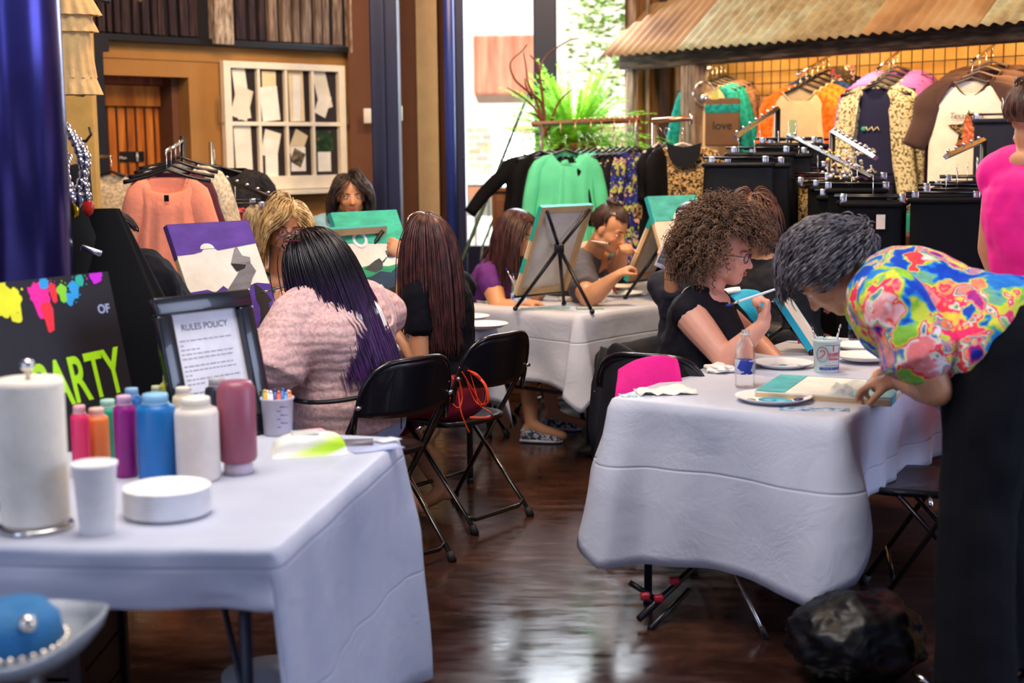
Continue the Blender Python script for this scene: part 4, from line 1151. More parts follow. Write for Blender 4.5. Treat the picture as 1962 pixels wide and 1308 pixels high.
# headband jewel
obj('hair_clip', MB().tube([hd.P(.05 * math.cos(a) * 1.5, .03 + .0 * a, .1 + .035 * math.sin(a)) for a in [PI * i / 10 for i in range(11)]], .004, 6), M_CHROME, root)
brush(fg.tips[1][0] + V((.07, -.0, .03)), P3(733, 503, 6.12), '1c1c22', 'slim paintbrush held against the green canvas', tip='2c6a58')
P2 = fg
# orange apron ties
t = thing('apron_tie', 'bright orange apron strings tied in a bow and hanging over the black chair seat', 'apron strings', P3(890, 735, 5.83))
M_OR = mk('orange ribbon', 'ff4a1c', .6)
def ribbon(pts, w=.008, n=10):
    P = [V(p) for p in pts]; out = []
    for i in range(len(P) - 1):
        a = P[max(i - 1, 0)]; b = P[i]; c = P[i + 1]; d = P[min(i + 2, len(P) - 1)]
        for j in range(n):
            u = j / n; out.append(.5 * ((2 * b) + (c - a) * u + (2 * a - 5 * b + 4 * c - d) * u * u + (3 * b - a - 3 * c + d) * u ** 3))
    out.append(P[-1]); return out
yy = 5.70
for pts in ([(862, 716), (876, 740), (884, 790), (899, 828)], [(885, 712), (905, 745), (925, 775), (932, 745), (915, 718), (893, 708)], [(888, 712), (912, 770), (935, 770), (928, 735), (900, 710)], [(862, 718), (862, 760), (878, 782), (886, 760), (878, 722)], [(900, 712), (912, 752), (918, 775), (940, 790), (938, 800), (900, 800)], [(858, 713), (830, 715), (800, 722)]):
    obj('ribbon', MB().tube(ribbon([P3(a, b, yy + .02 * math.sin(a)) for a, b in pts]), .0065, 6, flat=.35), M_OR, t)

# ================= P1 pink blouse, black purple hair
hd = Head(P3(602, 508, 5.30), V((-.82, .5, -.12)), V((-.1, .05, 1)), 1.05)
pv = P3(680, 806, 5.34); pv.z = .57; nk = P3(648, 566, 5.28)
fg = Fig(pv, nk, V((-.45, -.88, 0)), hd, 1.42, sh=.19, belly=.03, shl=P3(560, 610, 5.16), shr=P3(735, 600, 5.42))
root = person('person in a pink lace blouse with black hair fading to purple seen from behind', (pv.x, pv.y))
fg.arm('L', P3(492, 700, 5.15), elbow=P3(505, 745, 5.06), hd=V((-.5, .4, .1)), r=1.05)
fg.arm('R', P3(562, 585, 5.62), pole=(0, .4, -1), hd=V((-.75, .3, .3)), pn=V((-.2, .9, -.2)), curl=(.5, .8, 1, 1), thumb=.8)
kn = pv - VD * .44
for w_, sg_ in (('L', -1), ('R', 1)):
    K = kn + UD * .12 * sg_; K.z = .52; A = K + V((.05, -.02, -.43)); fg.leg(w_, K, A, A + V((-.12, .06, -.06)))
fg.body(root, SKIN_P); hd.details(root)
def lace_mat():
    t = NT('dusty pink lace'); v = t.map(); s = t.n('ShaderNodeSeparateXYZ', Vector=v)
    wv = t.n('ShaderNodeTexWave', _bands_direction='Z', Vector=v, Scale=9, Distortion=3.5, Detail=2)
    wv.inputs['Detail Scale'].default_value = 1.5
    n = t.noise(v, 75, 3, .6)
    c = t.ramp(n, [(.35, 'cf9f9c'), (.55, 'e3bab6'), (.75, 'efd0cc')])
    t.set(Base__Color=c, Roughness=.8)
    h = t.n('ShaderNodeMath', _operation='MULTIPLY_ADD', i0=wv.outputs['Fac'], i1=.8, i2=n).outputs[0]
    t.bump(h, .35, .008); return t.m
M_LACE = lace_mat()
fg.top(root, M_LACE, sleeve=.78, flare=.045, t0=.0, inf=.022, hem=.0, name='blouse', wr=.011, fold=9, sr=.02)
fg.trousers(root, mk('pale blue denim', 'a3b2dc', .8, bump=.15, bs=150), full=1.9, inf=.012)
# lace yoke ruffles and black tie belt
def around(fg, t, inf, a0, a1, n=20, drop=0):
    r = []
    for i in range(n + 1):
        a = lerp(a0, a1, i / n); w = (.155 * fg.fat + inf); d = (.112 * fg.fat + inf + fg.belly * .5)
        r.append(fg.pv + fg.ax * (fg.L * t + drop * math.sin(a)) + fg.side * w * math.cos(a) + fg.fr * d * math.sin(a))
    return r
M_NB = mk('black ribbon', '0a0c18', .6)
obj('waist_tie', MB().tube(around(fg, .30, .052, 0, 2 * PI, 40), .014, 8, flat=.6), M_NB, root)
bc = fg.pv + fg.ax * fg.L * .3 - fg.fr * .235
mb = MB()
for k_, (a, b) in enumerate(((.05, .05), (-.045, .055), (.02, -.17), (-.03, -.15))):
    if b > 0: mb.tube(ribbon([bc, bc + fg.side * a + ZU * b, bc + fg.side * a * 1.2 + ZU * .0, bc]), .005, 6, flat=.5)
    else: mb.tube(ribbon([bc, bc + fg.side * a * .6 + ZU * b * .5, bc + fg.side * a + ZU * b]), .006, 6, flat=.4)
mb.ell(bc, .012); obj('bow', mb, M_NB, root)
# square lace neckline edging + white under top
from mathutils.bvhtree import BVHTree
blouse = [c for c in root.children if c.name.startswith('blouse')][0]
bv = BVHTree.FromPolygons([v.co + root.location for v in blouse.data.vertices], [tuple(p.vertices) for p in blouse.data.polygons])
def onb(s_, t_, lift=.003):
    q = fg.pv + fg.ax * (fg.L * t_) + fg.side * s_ - fg.fr * .30; h = bv.ray_cast(q, fg.fr)
    if h[0] is None: h = bv.find_nearest(q)
    return h[0] - fg.fr * lift
for i in range(3):
    k_ = .014 * i; P_ = [(.135 - k_, 1.02), (.13 - k_, .86), (.115 - k_, .74 + k_), (.05, .70 + k_), (-.05, .70 + k_), (-.115 + k_, .74 + k_), (-.13 + k_, .86), (-.135 + k_, 1.02)]
    pts = ribbon([onb(a_, b_) for a_, b_ in P_], n=6); obj('lace_trim', MB().tube([p_ + ZU * .002 * math.sin(j * 1.9) for j, p_ in enumerate(pts)], .0075, 6, flat=.6), mk('pink crochet', 'e8c2bf', .85, bump=.5, bs=260), root)
obj('white_camisole', MB().grid([[onb(lerp(-.03, .105, j / 10), lerp(.75, .93, i / 6), .002) for j in range(11)] for i in range(7)]), mk('white cotton', 'f2f0ee', .8), root)
cols = [(nk + fg.ax * (-.05 * i) + fg.fr * .02, .115 + .008 * i) for i in range(6)]
hair(root, hd, hair_mat('black hair purple ends', '07060e', '16101e', .3, ('26103a', '5a2a72'), (.86, 1.14)), n=1800, length=.48, seg=12, cols=cols, rad=.0028, lift=.004, seed=5, comb=(.0, -.50, 0), wcomb=(.30, -.10, 0), spread=.12, jit=.08, face=.35, capk=.6)
sgm = glasses(root, Head(hd.P(0, -.012, .085), hd.f, hd.u - hd.f * .5, 1.1), '5a1a30', .026, .0028, 'sunglasses')
tips = fg.tips[1]
for j in (0, 1, 4):
    obj('nail', MB().ell(tips[j] + V((-.004, -.002, .003)), (.008, .005, .004), None, 2), mk('hot pink nail', 'ff2f86', .25), root)
brush(tips[0] + V((.05, .03, .03)), P3(500, 560, 5.5), '1c1c22', 'slim paintbrush in the hand of the woman in the pink blouse', tip='1a1a20')
P1 = fg

# ================= P8 curly hair, black sleeveless
hd = Head(P3(1388, 487, 5.55), V((.90, -.36, -.16)), V((.12, -.05, 1)), 1.06)
pv = P3(1312, 785, 5.55); pv.z = .57; nk = P3(1352, 572, 5.57)
fg = Fig(pv, nk, V((.36, .93, 0)), hd, 1.22, sh=.165, belly=.04, shr=P3(1318, 600, 5.42), shl=P3(1378, 598, 5.74), chestd=.03)
root = person('person with curly brown hair and glasses wearing a sleeveless black top', (pv.x, pv.y))
E = P3(1392, 706, 5.28); E.z = max(E.z, .775); W_ = P3(1462, 622, 5.22)
fg.arm('R', W_, elbow=E, hd=V((.12, .12, .5)), pn=V((-.75, .2, .2)), curl=(.85, 1.0, 1.05, 1.1), thumb=.5, r=1.12, hk=1.06)
E2 = P3(1440, 715, 5.8); E2.z = .79; fg.arm('L', P3(1500, 700, 5.6), elbow=E2, hd=V((.8, -.3, -.1)))
for w_, sg_ in (('L', 1), ('R', -1)):
    K = pv + V((.85, -.5, 0)) * .42 + UD * .1 * sg_; K.z = .5; A = K + V((0, 0, -.42)); fg.leg(w_, K, A, A + V((.12, -.07, -.06)))
fg.body(root, SKIN_P, vox=.0055); hd.details(root, lips='b8625c', brow='7a5a44')
fg.top(root, mk('black crepe', '0b0b16', .8, bump=.1, bs=150, spec=.25), inf=.012, t0=-.05, name='sleeveless_top', wr=.01)
fg.trousers(root, mk('black cotton', '0a0a12', .9), full=1.95)
hair(root, hd, hair_mat('light brown curls', '3a281e', '8c6548', .55), n=1500, length=.115, seg=7, rad=.0023, curl=.008, cfreq=230, radial=1.0, grav=.32, lift=.02, jit=.75, seed=8, face=.30, low=-.62, lenf=lambda d: 1.15 if d.z < .2 else .9, capk=1.8)
glasses(root, hd, '4a4048', .022)
tp = fg.tips[0]
brush(P3(1512, 545, 5.14), P3(1390, 586, 5.22), 'd8dce8', 'paintbrush with blue tip held up by the curly haired woman', tip='1e2b9a', r=.0045)
t = thing('pearl_stud', 'tiny earring of the curly haired woman', 'earring', hd.P(.08, -.01, -.035)) if False else None
P8 = fg

# ================= P10 bending woman in floral top
hd = Head(P3(1592, 522, 4.42), V((-.56, .30, -.80)), V((-.78, .22, .60)), 1.16)
pv = P3(1930, 672, 4.15); nk = P3(1672, 552, 4.40)
fg = Fig(pv, nk, V((-.35, -.9, .15)), hd, 1.40, sh=.15, belly=.03, shl=P3(1718, 588, 4.04), shr=P3(1708, 560, 4.62))
root = person('person with short grey hair in a multicoloured floral top bending over the table', (pv.x, pv.y))
E = P3(1795, 748, 3.98); fg.arm('L', P3(1722, 728, 4.42), elbow=E, hd=V((-.55, .35, -.10)), pn=V((-.2, .35, -.9)), curl=(.35, .5, .6, .7), thumb=.6, r=1.05, hk=1.08)
E = P3(1770, 680, 4.80); fg.arm('R', P3(1722, 712, 4.74), elbow=E, hd=V((-.7, .0, -.1)), pn=V((0, -.6, -.7)), curl=(.5, .6, .7, .8), thumb=.6, r=1.0)
for w_, sg_, fx in (('L', 0, 1868), ('R', 1, 1935)):
    A = V(atZ(fx, 1318 - 30 * sg_, .09)); H = fg.HL if w_ == 'L' else fg.HR
    K = H.lerp(A, .5) + V((-.03, .0, 0)); fg.leg(w_, K, A, A + V((-.16, .05, -.07)), r=1.02)
fg.body(root, SKIN_M, vox=.0055); hd.details(root, brow='444048')
def tiedye():
    t = NT('floral watercolour print'); v = t.map(); w_ = t.n('ShaderNodeTexNoise', Vector=v, Scale=8, Detail=3)
    mx = t.n('ShaderNodeMix', _data_type='RGBA', i0=.22, i6=v, i7=w_.outputs['Color']).outputs[2]
    vo = t.n('ShaderNodeTexVoronoi', _feature='SMOOTH_F1', Vector=mx, Scale=17); vo.inputs['Smoothness'].default_value = .6
    r = t.n('ShaderNodeSeparateColor', Color=vo.outputs['Color']).outputs[0]
    base = t.ramp(r, [(.1, '1446b8'), (.24, '2a8ad8'), (.33, '8fc82a'), (.40, 'e8e04a'), (.45, 'ff2f72'), (.50, 'f0483a'), (.545, 'f4e4ea'), (.60, '9ccc34'), (.66, '2a62c8'), (.72, 'ff9a3c'), (.8, 'e8287a'), (.9, '1c2c96')])
    n2 = t.noise(v, 38, 4, .6)
    d = t.n('ShaderNodeMix', _data_type='RGBA', _blend_type='OVERLAY', i0=.35, i6=base, i7=t.ramp(n2, [(.3, (.15, .2, .3, 1)), (.7, (.95, .95, .9, 1))])).outputs[2]
    t.set(Base__Color=d, Roughness=.75); t.b.inputs['Specular IOR Level'].default_value = .2; return t.m
M_TIE = tiedye()
fg.top(root, M_TIE, sleeve=.62, flare=.03, t0=.02, t1=.96, inf=.03, name='floral_top', wr=.016, fold=8, sr=.02, hem=.05)
fg.trousers(root, mk('black trousers', '04040b', .9, spec=.2), full=2, inf=.02, leg_r=1.18, wr=.008, hem=.02)
hair(root, hd, hair_mat('dark grey hair', '26222a', '8d868a', .42), n=2600, length=.085, seg=7, rad=.0020, radial=.25, grav=.02, hug=.42, lift=.012, jit=.16, comb=(-.15, .85, .1), seed=12, face=.2, low=-.55, capk=1.3)
obj('bracelet', MB().tube([fg.arms[0]['W'] + V((0, 0, .0)) + (fg.arms[0]['W'] - fg.arms[0]['E']).normalized().orthogonal().normalized() * 0 + Matrix.Rotation(2 * PI * i / 20, 3, (fg.arms[0]['W'] - fg.arms[0]['E']).normalized()) @ ((fg.arms[0]['W'] - fg.arms[0]['E']).normalized().orthogonal().normalized() * .03) for i in range(20)], .003, 6, closed=True), M_CHROME, root)
P10 = fg

# ================= P11 pink tank, standing at far right
hd = Head(P3(1985, 228, 4.95), V((.82, .55, -.05)), ZU, 1.06)
pv = P3(2010, 700, 4.95); nk = P3(1985, 306, 4.95)
fg = Fig(pv, nk, V((-.55, .82, 0)), hd, 1.15, sh=.15)
root = person('person in a hot pink tank top with pinned up brown hair at the right edge', (pv.x, pv.y))
root.location.z = 0
fg.arm('R', fg.SR + V((.05, -.1, -.5)), elbow=fg.SR + V((.03, -.05, -.28)), r=1.1); fg.arm('L', fg.SL + V((0.1, .15, -.45)), elbow=fg.SL + V((0, .1, -.26)))
for w_, sg_ in (('L', 1), ('R', -1)):
    H = fg.HL if sg_ > 0 else fg.HR; K = V((H.x + .02, H.y, .48)); A = V((H.x, H.y, .09)); fg.leg(w_, K, A, A + V((.13, .08, -.06)))
fg.body(root, SKIN_M, vox=.007); hd.details(root)
M_PNK = mk('hot pink jersey', 'f2058e', .7, var=.05, bump=.08, bs=60)
fg.top(root, M_PNK, inf=.03, t0=-.15, t1=.9, hem=.12, name='tank_top', wr=.014, fold=7)
fg.trousers(root, mk('dark denim', '1a1c34', .8), full=2)
hair(root, hd, hair_mat('auburn brown hair', '331c16', '7a4a34'), n=900, length=.2, seg=8, rad=.0024, grav=0, toward=(0, -.06, .11), lift=.004, jit=.1, seed=15, face=.35, capk=.8)
mb = MB(); rnd = random.Random(3)
for i in range(60):
    a = rnd.uniform(0, 6.28); r = rnd.uniform(.02, .045); c0 = hd.P(0, -.06, .11)
    mb.tube([c0 + hd.r * r * math.cos(a + j * .5) + hd.f * r * .8 * math.sin(a + j * .5) + hd.u * (rnd.uniform(-.005, .005) + .02 * math.sin(j)) for j in range(7)], .004, 4)
obj('hair_bun', mb, MATS['auburn brown hair'], root)

# ================= P3 blonde with glasses across the table
hd = Head(P3(548, 436, 6.85), V((.30, -.93, -.25)), V((.15, -.3, 1)), 1.05)
nk = P3(535, 535, 7.0); pv = V((nk.x - .05, nk.y + .15, .55))
fg = Fig(pv, nk, V((.83, .5, 0)), hd, 1.15)
root = person('person with highlighted blonde hair and purple glasses facing the camera', (pv.x, pv.y))
fg.arm('R', P3(545, 560, 6.65), elbow=P3(505, 600, 6.75)); fg.arm('L', P3(600, 590, 6.6), elbow=P3(610, 600, 6.9))
for w_, sg_ in (('L', 1), ('R', -1)):
    K = pv + VD * .42 + UD * .1 * sg_; K.z = .5; A = K + V((0, 0, -.42)); fg.leg(w_, K, A, A + V((.12, -.07, -.06)))
fg.body(root, SKIN_M, vox=.008); hd.details(root)
fg.top(root, mramp('green leaf print', [(.42, '0f2a1e'), (.5, '1f8f5a'), (.6, '35b878')], 45, rough=.7), sleeve=.5, name='top')
fg.trousers(root, MATS['black cotton'], full=1.95)
hair(root, hd, hair_mat('blonde highlights', '7a5428', 'f0d294', .45), n=1100, length=.21, seg=8, rad=.0026, lift=.008, comb=(.05, -.15, 0), seed=21, part=-.3, jit=.25, face=.5, capk=.9, front=True)
glasses(root, hd, '53206a', .022, .0022)

# ================= P3b pale haired person behind the blonde
hd = Head(P3(503, 445, 7.5), V((.7, -.7, -.2)), ZU, 1.0)
nk = P3(500, 535, 7.55); pv = V((nk.x, nk.y + .08, .55)); fg = Fig(pv, nk, V((.7, .7, 0)), hd, 1.05)
root = person('person with pale grey blond hair mostly hidden behind the blonde woman', (pv.x, pv.y))
fg.arm('R', P3(490, 600, 7.3)); fg.arm('L', P3(540, 600, 7.4))
for w_, sg_ in (('L', 1), ('R', -1)):
    K = pv + VD * .42 + UD * .1 * sg_; K.z = .5; A = K + V((0, 0, -.42)); fg.leg(w_, K, A, A + V((.12, -.07, -.06)))
fg.body(root, SKIN_L, vox=.01); hd.details(root)
fg.top(root, mk('oatmeal knit', 'b8a888', .9), sleeve=1.6); fg.trousers(root, MATS['black cotton'], full=1.95)
hair(root, hd, hair_mat('pale ash hair', '8a7a5c', 'd8ccaa', .5), n=500, length=.13, seg=7, rad=.0034, lift=.008, seed=25)

# ================= P4 dark bob, light blue top at the back
hd = Head(P3(672, 376, 8.35), V((.22, -.95, -.12)), ZU, 1.02)
nk = P3(655, 425, 8.45); pv = V((nk.x, nk.y + .05, .62)); fg = Fig(pv, nk, V((.97, .2, 0)), hd, 1.0, shr=P3(610, 432, 8.45))
root = person('person with a dark bob and light blue top before the navy post', (pv.x, pv.y))
fg.arm('R', P3(612, 500, 8.2)); fg.arm('L', P3(700, 500, 8.2))
for w_, sg_ in (('L', 1), ('R', -1)):
    K = pv + V((0, -.42, 0)) + V((.1 * sg_, 0, 0)); K.z = .5; A = K + V((0, 0, -.42)); fg.leg(w_, K, A, A + V((0, -.13, -.06)))
fg.body(root, SKIN_M, vox=.007); hd.details(root)
fg.top(root, mk('light blue lace', '9fcfe0', .8, bump=.4, bs=160), sleeve=.8, inf=.016, name='top'); fg.trousers(root, MATS['black cotton'], full=1.95)
hair(root, hd, hair_mat('near black bob', '17110f', '4a3c36', .4), n=800, length=.17, seg=8, rad=.0030, lift=.008, seed=31, comb=(0, .0, 0), part=.2, jit=.15, face=.55, front=True)

# ================= P5 purple tee
hd = Head(P3(990, 448, 7.75), V((.78, -.5, -.32)), V((.2, -.15, 1)), 1.03)
nk = P3(962, 505, 7.85); pv = V((-.18, 8.0, .56)); fg = Fig(pv, nk, V((.45, .85, 0)), hd, 1.1, shr=P3(938, 530, 7.72))
root = person('person with long dark hair in a purple tee sitting behind the left easel', (pv.x, pv.y))
fg.arm('R', P3(1003, 580, 7.55), elbow=P3(957, 592, 7.6), hd=V((.8, 0, 0)), r=1.15); fg.arm('L', P3(1040, 560, 7.8))
for w_, sg_ in (('L', 1), ('R', -1)):
    A = atZ(1018 + 40 * (sg_ > 0), 812 - 22 * (sg_ > 0), .1); K = V((A.x - .03, A.y + .1, .5)); fg.leg(w_, K, A, A + V((.17, -.03, -.06)))
fg.body(root, SKIN_M, vox=.007); hd.details(root)
fg.top(root, mk('purple jersey', '5a1c74', .8), sleeve=.3, name='tee_shirt'); fg.trousers(root, mk('dark green cotton', '1c2a30', .9), full=1.15)
hair(root, hd, hair_mat('dark plum brown hair', '261214', '5a3230'), n=900, length=.36, seg=10, rad=.0028, lift=.004, seed=35, comb=(0, -.1, 0), cols=[(nk - ZU * .05 * i, .11) for i in range(4)], face=.45, front=True)
for l in fg.legs:
    d = (l['T'] - l['A']); d.z = 0; d.normalize(); sd = V((-d.y, d.x, 0)); mb = MB()
    rows = []
    for q, w_, h_ in ((-.055, .02, .07), (-.04, .034, .085), (0, .038, .085), (.05, .04, .065), (.1, .043, .05), (.14, .038, .04), (.165, .02, .03)):
        c_ = V((l['A'].x, l['A'].y, 0)) + d * q
        rows.append([c_ + sd * w_ * math.cos(a) + ZU * (.004 + h_ * .5 + h_ * .5 * math.sin(a)) for a in [2 * PI * i / 14 for i in range(14)]])
    mb.grid(rows, closed=True); mb.b.faces.new([v for v in mb.b.verts[:14]]) if False else None
    sh = obj('shoe', mb, mramp('floral sneaker print', [(.35, '3c4a5e'), (.5, 'c9c8d0'), (.6, '8a3a5a'), (.7, '4a7a78')], 45, interp='CONSTANT'), root)
    obj('sole', MB().tube([V((l['A'].x, l['A'].y, .012)) + d * q for q in (-.06, 0, .06, .12, .17)], [.03, .04, .042, .044, .022], 12, flat=.28), mk('white rubber', 'cfcad0', .6), sh)

# ================= P6 grey tee with orange apron
hd = Head(P3(1168, 440, 7.85), V((.72, -.55, -.42)), V((.35, -.2, .92)), 1.08)
nk = P3(1128, 495, 8.05); pv = V((.25, 8.5, .56)); fg = Fig(pv, nk, V((.5, .85, 0)), hd, 1.35, shr=P3(1108, 520, 7.9), shl=P3(1165, 520, 8.25))
root = person('person with a hair bun in a grey tee and orange apron leaning in to paint', (pv.x, pv.y))
fg.arm('R', P3(1182, 528, 7.45), elbow=P3(1128, 572, 7.5), hd=V((.6, .1, .4)), r=1.2, curl=(.8, .9, 1, 1)); fg.arm('L', P3(1195, 480, 7.75), pole=(0, 1, -1), curl=(.8, .9, 1, 1))
for w_, sg_ in (('L', 1), ('R', -1)):
    K = pv + V((.3, -.3, 0)) + UD * .1 * sg_; K.z = .5; A = K + V((0, 0, -.42)); fg.leg(w_, K, A, A + V((.12, -.07, -.06)))
fg.body(root, SKIN_M, vox=.007); hd.details(root)
fg.top(root, mk('charcoal jersey', '4c4850', .85), sleeve=.75, inf=.02, name='tee_shirt', sr=.018); fg.trousers(root, MATS['black cotton'], full=1.95)
mb = MB(); nk2 = fg.nk
for s_ in (-1, 1):
    mb.tube([nk2 + fg.side * .055 * s_ - fg.fr * .05 + ZU * .03, nk2 + fg.side * .075 * s_ + ZU * .035 + fg.fr * .02, nk2 + fg.side * .075 * s_ + fg.fr * .11 - ZU * .05, nk2 + fg.side * .08 * s_ + fg.fr * .19 - ZU * .14], .011, 8, flat=.5)
a_ = nk2 + fg.fr * .18 - ZU * .12
mb.grid([[a_ + fg.side * lerp(-.09, .09, j / 6) - ZU * (.03 + .05 * i) + fg.fr * (.02 - .012 * i + .02 * math.sin(j / 6 * PI)) for j in range(7)] for i in range(8)])
obj('apron', mb, mk('orange red apron', 'e8401c', .7), root, mods=[('SOLIDIFY', dict(thickness=.004))])
hair(root, hd, hair_mat('dark brown updo', '1f1210', '4f2f26'), n=800, length=.2, seg=8, rad=.0026, grav=0, toward=(0, -.035, .135), lift=.004, jit=.1, seed=41, face=.36, capk=.8)
mb = MB(); rnd = random.Random(6)
for i in range(70):
    a = rnd.uniform(0, 6.28); r = rnd.uniform(.015, .045); c0 = hd.P(0, -.035, .135)
    mb.tube([c0 + hd.r * r * math.cos(a + j * .6) + hd.f * r * math.sin(a + j * .6) + hd.u * rnd.uniform(-.012, .012) for j in range(7)], .004, 4)
obj('hair_bun', mb, MATS['dark brown updo'], root)
brush(P3(1132, 461, 7.62), P3(1170, 467, 7.60), 'e6e2e0', 'white handled paintbrush held by the woman in the orange apron', tip='3a3a3a')

# ================= P7 head and phone behind the curly woman
hd = Head(P3(1322, 440, 7.0), V((-.45, .85, -.1)), ZU, 1.0)
nk = P3(1320, 520, 7.0); pv = V((nk.x, nk.y, .56)); fg = Fig(pv, nk, V((-.85, -.45, 0)), hd, 1.0)
root = person('person with sleek brown hair holding up a white phone', (pv.x, pv.y))
fg.arm('L', P3(1282, 512, 6.75), elbow=P3(1290, 600, 6.85), hd=V((0, -.1, .6)), pn=V((.2, .9, 0)), curl=(.5, .55, .6, .7), thumb=.7); fg.arm('R', P3(1370, 600, 6.9))
for w_, sg_ in (('L', -1), ('R', 1)):
    K = pv - VD * .4 + UD * .1 * sg_; K.z = .5; A = K + V((0, 0, -.42)); fg.leg(w_, K, A, A + V((-.12, .07, -.06)))
fg.body(root, SKIN_M, vox=.007); hd.details(root)
fg.top(root, mk('navy print jersey', '14162a', .85), sleeve=1.5, name='top'); fg.trousers(root, MATS['black cotton'], full=1.95)
hair(root, hd, hair_mat('sleek brown hair', '2a1812', '5f3a28', .3), n=700, length=.25, seg=8, rad=.003, grav=0, toward=(0, -.12, .02), lift=.004, seed=45, capk=.8)
q = P3(1275, 487, 6.72); t = thing('smartphone', 'white smartphone held up beside the curly hair showing a sketch', 'phone', q)
Mp = frame(q, V((.86, .45, -.38)), V((.36, 0, .93)))
mb = MB().box((0, 0, 0), (.068, .14, .008), None, bev=.006); mb.b.transform(Mp); obj('phone_case', mb, mk('rose white case', 'e8d4d4', .3), t)
e = NT('phone screen'); e.set(Base__Color=lin('26282c'), Roughness=.15, Emission__Color=lin('6a7078'), Emission__Strength=.4)
mb = MB().box((0, 0, .0045), (.058, .1, .001)).box((0, 0, -.0045), (.058, .1, .001)); mb.b.transform(Mp); obj('screen', mb, e.m, t, smooth=False)
mb = MB()
for i in range(4): mb.tube([Mp @ V((-.02 + .01 * j, -.03 + .018 * i + .006 * math.sin(j + i), .0055)) for j in range(5)], .0008, 4)
obj('drawing', mb, mk('light line', 'c8ccd2', .5), t)

# ================= P9 brown hair, black jacket (behind)
hd = Head(P3(1442, 430, 6.6), V((.3, .92, -.1)), ZU, 1.08)
nk = P3(1478, 500, 6.55); pv = V((nk.x + .02, nk.y - .02, .58)); fg = Fig(pv, nk, V((-.9, .35, 0)), hd, 1.3, shr=P3(1530, 520, 6.5), shl=P3(1425, 530, 6.7))
root = person('person with tousled brown hair in a black jacket seated behind the curly hair', (pv.x, pv.y))
fg.arm('R', P3(1560, 640, 6.55)); fg.arm('L', P3(1400, 620, 6.8))
for w_, sg_ in (('L', -1), ('R', 1)):
    K = pv + V((.1, .42, 0)) + V((.1 * sg_, 0, 0)); K.z = .5; A = K + V((0, 0, -.42)); fg.leg(w_, K, A, A + V((.02, .13, -.06)))
fg.body(root, SKIN_M, vox=.008); hd.details(root)
fg.top(root, mk('black jacket cloth', '08080f', .85), sleeve=1.8, inf=.03, sr=.02, name='jacket'); fg.trousers(root, MATS['black cotton'], full=1.95)
hair(root, hd, hair_mat('tousled brown hair', '2b1711', '75452f', .45), n=700, length=.13, seg=7, rad=.0032, lift=.012, jit=.5, curl=.004, cfreq=60, seed=49)

# ================= P12 person in black at the left, face turned away
hd = Head(P3(218, 470, 5.75), V((.75, .35, -.3)), V((.1, 0, 1)), 1.0)
nk = P3(262, 535, 5.35); pv = V((nk.x + .02, nk.y - .1, .57)); fg = Fig(pv, nk, V((-.4, .9, 0)), hd, 1.5, sh=.2)
root = person('person in a black top bending low behind the party sign', (pv.x, pv.y))
fg.arm('R', P3(330, 640, 5.2)); fg.arm('L', P3(200, 640, 5.7))
for w_, sg_ in (('L', 1), ('R', -1)):
    K = pv + V((.38, .1, 0)) + V((0, .1 * sg_, 0)); K.z = .5; A = K + V((0, 0, -.42)); fg.leg(w_, K, A, A + V((.13, 0, -.06)))
fg.body(root, SKIN_M, vox=.01); hd.details(root)
fg.top(root, MATS['black jersey'], sleeve=1.9, inf=.05, sr=.03, name='top'); fg.trousers(root, MATS['black cotton'], full=1.95)
hair(root, hd, hair_mat('dark hair', '120d0e', '33231f'), n=500, length=.2, seg=7, rad=.0035, grav=0, toward=(0, -.12, .03), lift=.004, seed=52, capk=.8)
# ------------------------------------------------------------------ hangers, garments, racks
M_HG = mk('black plastic hanger', '0a0910', .35); M_HGG = mk('grey hanger', '5a4a46', .5); M_HGC = mk('pale clear hanger', 'c9b8b8', .3)
def hanger_proto(mat, label, clips=False, grp=None):
    t = thing('clothes_hanger', label, 'hanger', (0, 0, 0), grp)
    hook = [(0, .0 + .018 * math.sin(a), -.018 + .018 * math.cos(a)) for a in [PI * -.55 + PI * 1.35 * i / 10 for i in range(11)]]
    hook = [(0, y, z) for _, y, z in hook]
    obj('hook', MB().tube([(0, -.018 * math.cos(a), -.018 + .018 * math.sin(a)) for a in [PI * 1.15 - PI * 1.25 * i / 10 for i in range(11)]][::-1] + [(0, 0.004, -.045), (0, 0, -.085)], .0022, 6), M_CHROME, t)
    if not clips:
        mb = MB()
        arc = [(x, 0, -.085 - .055 * (abs(x) / .2) ** 1.3 - .012 * math.sin(abs(x) / .2 * PI)) for x in [-.2 + .4 * i / 16 for i in range(17)]]
        mb.tube(arc, [.005 + .003 * abs(x[0]) / .2 for x in arc], 8, flat=1.3)
        obj('shoulder_bar', mb, mat, t)
    else:
        obj('bar', MB().tube([(-.17, 0, -.09), (.17, 0, -.09)], .006, 8), mat, t)
        for s in (-1, 1):
            obj('clip', MB().box((s * .13, 0, -.105), (.03, .016, .045), bev=.003), M_CHROME, t)
    return t
HP = {'black': hanger_proto(M_HG, 'x', grp='black hangers'), 'clip': hanger_proto(M_HG, 'x', True, 'black clip hangers'),
      'grey': hanger_proto(M_HGG, 'x', grp='grey brown hangers'), 'clear': hanger_proto(M_HGC, 'x', grp='pale hangers')}
USED = set()
def hang(kind, p, ang, label):
    """p = rod point the hook sits on; ang = direction of the rod (garment plane is perpendicular)"""
    h = HP[kind]
    if kind not in USED:
        USED.add(kind); h.location = V(p); h.rotation_euler = (0, 0, ang + PI / 2); h['label'] = label; return h
    return copy_tree(h, p, (0, 0, ang + PI / 2), label)
GM = {}
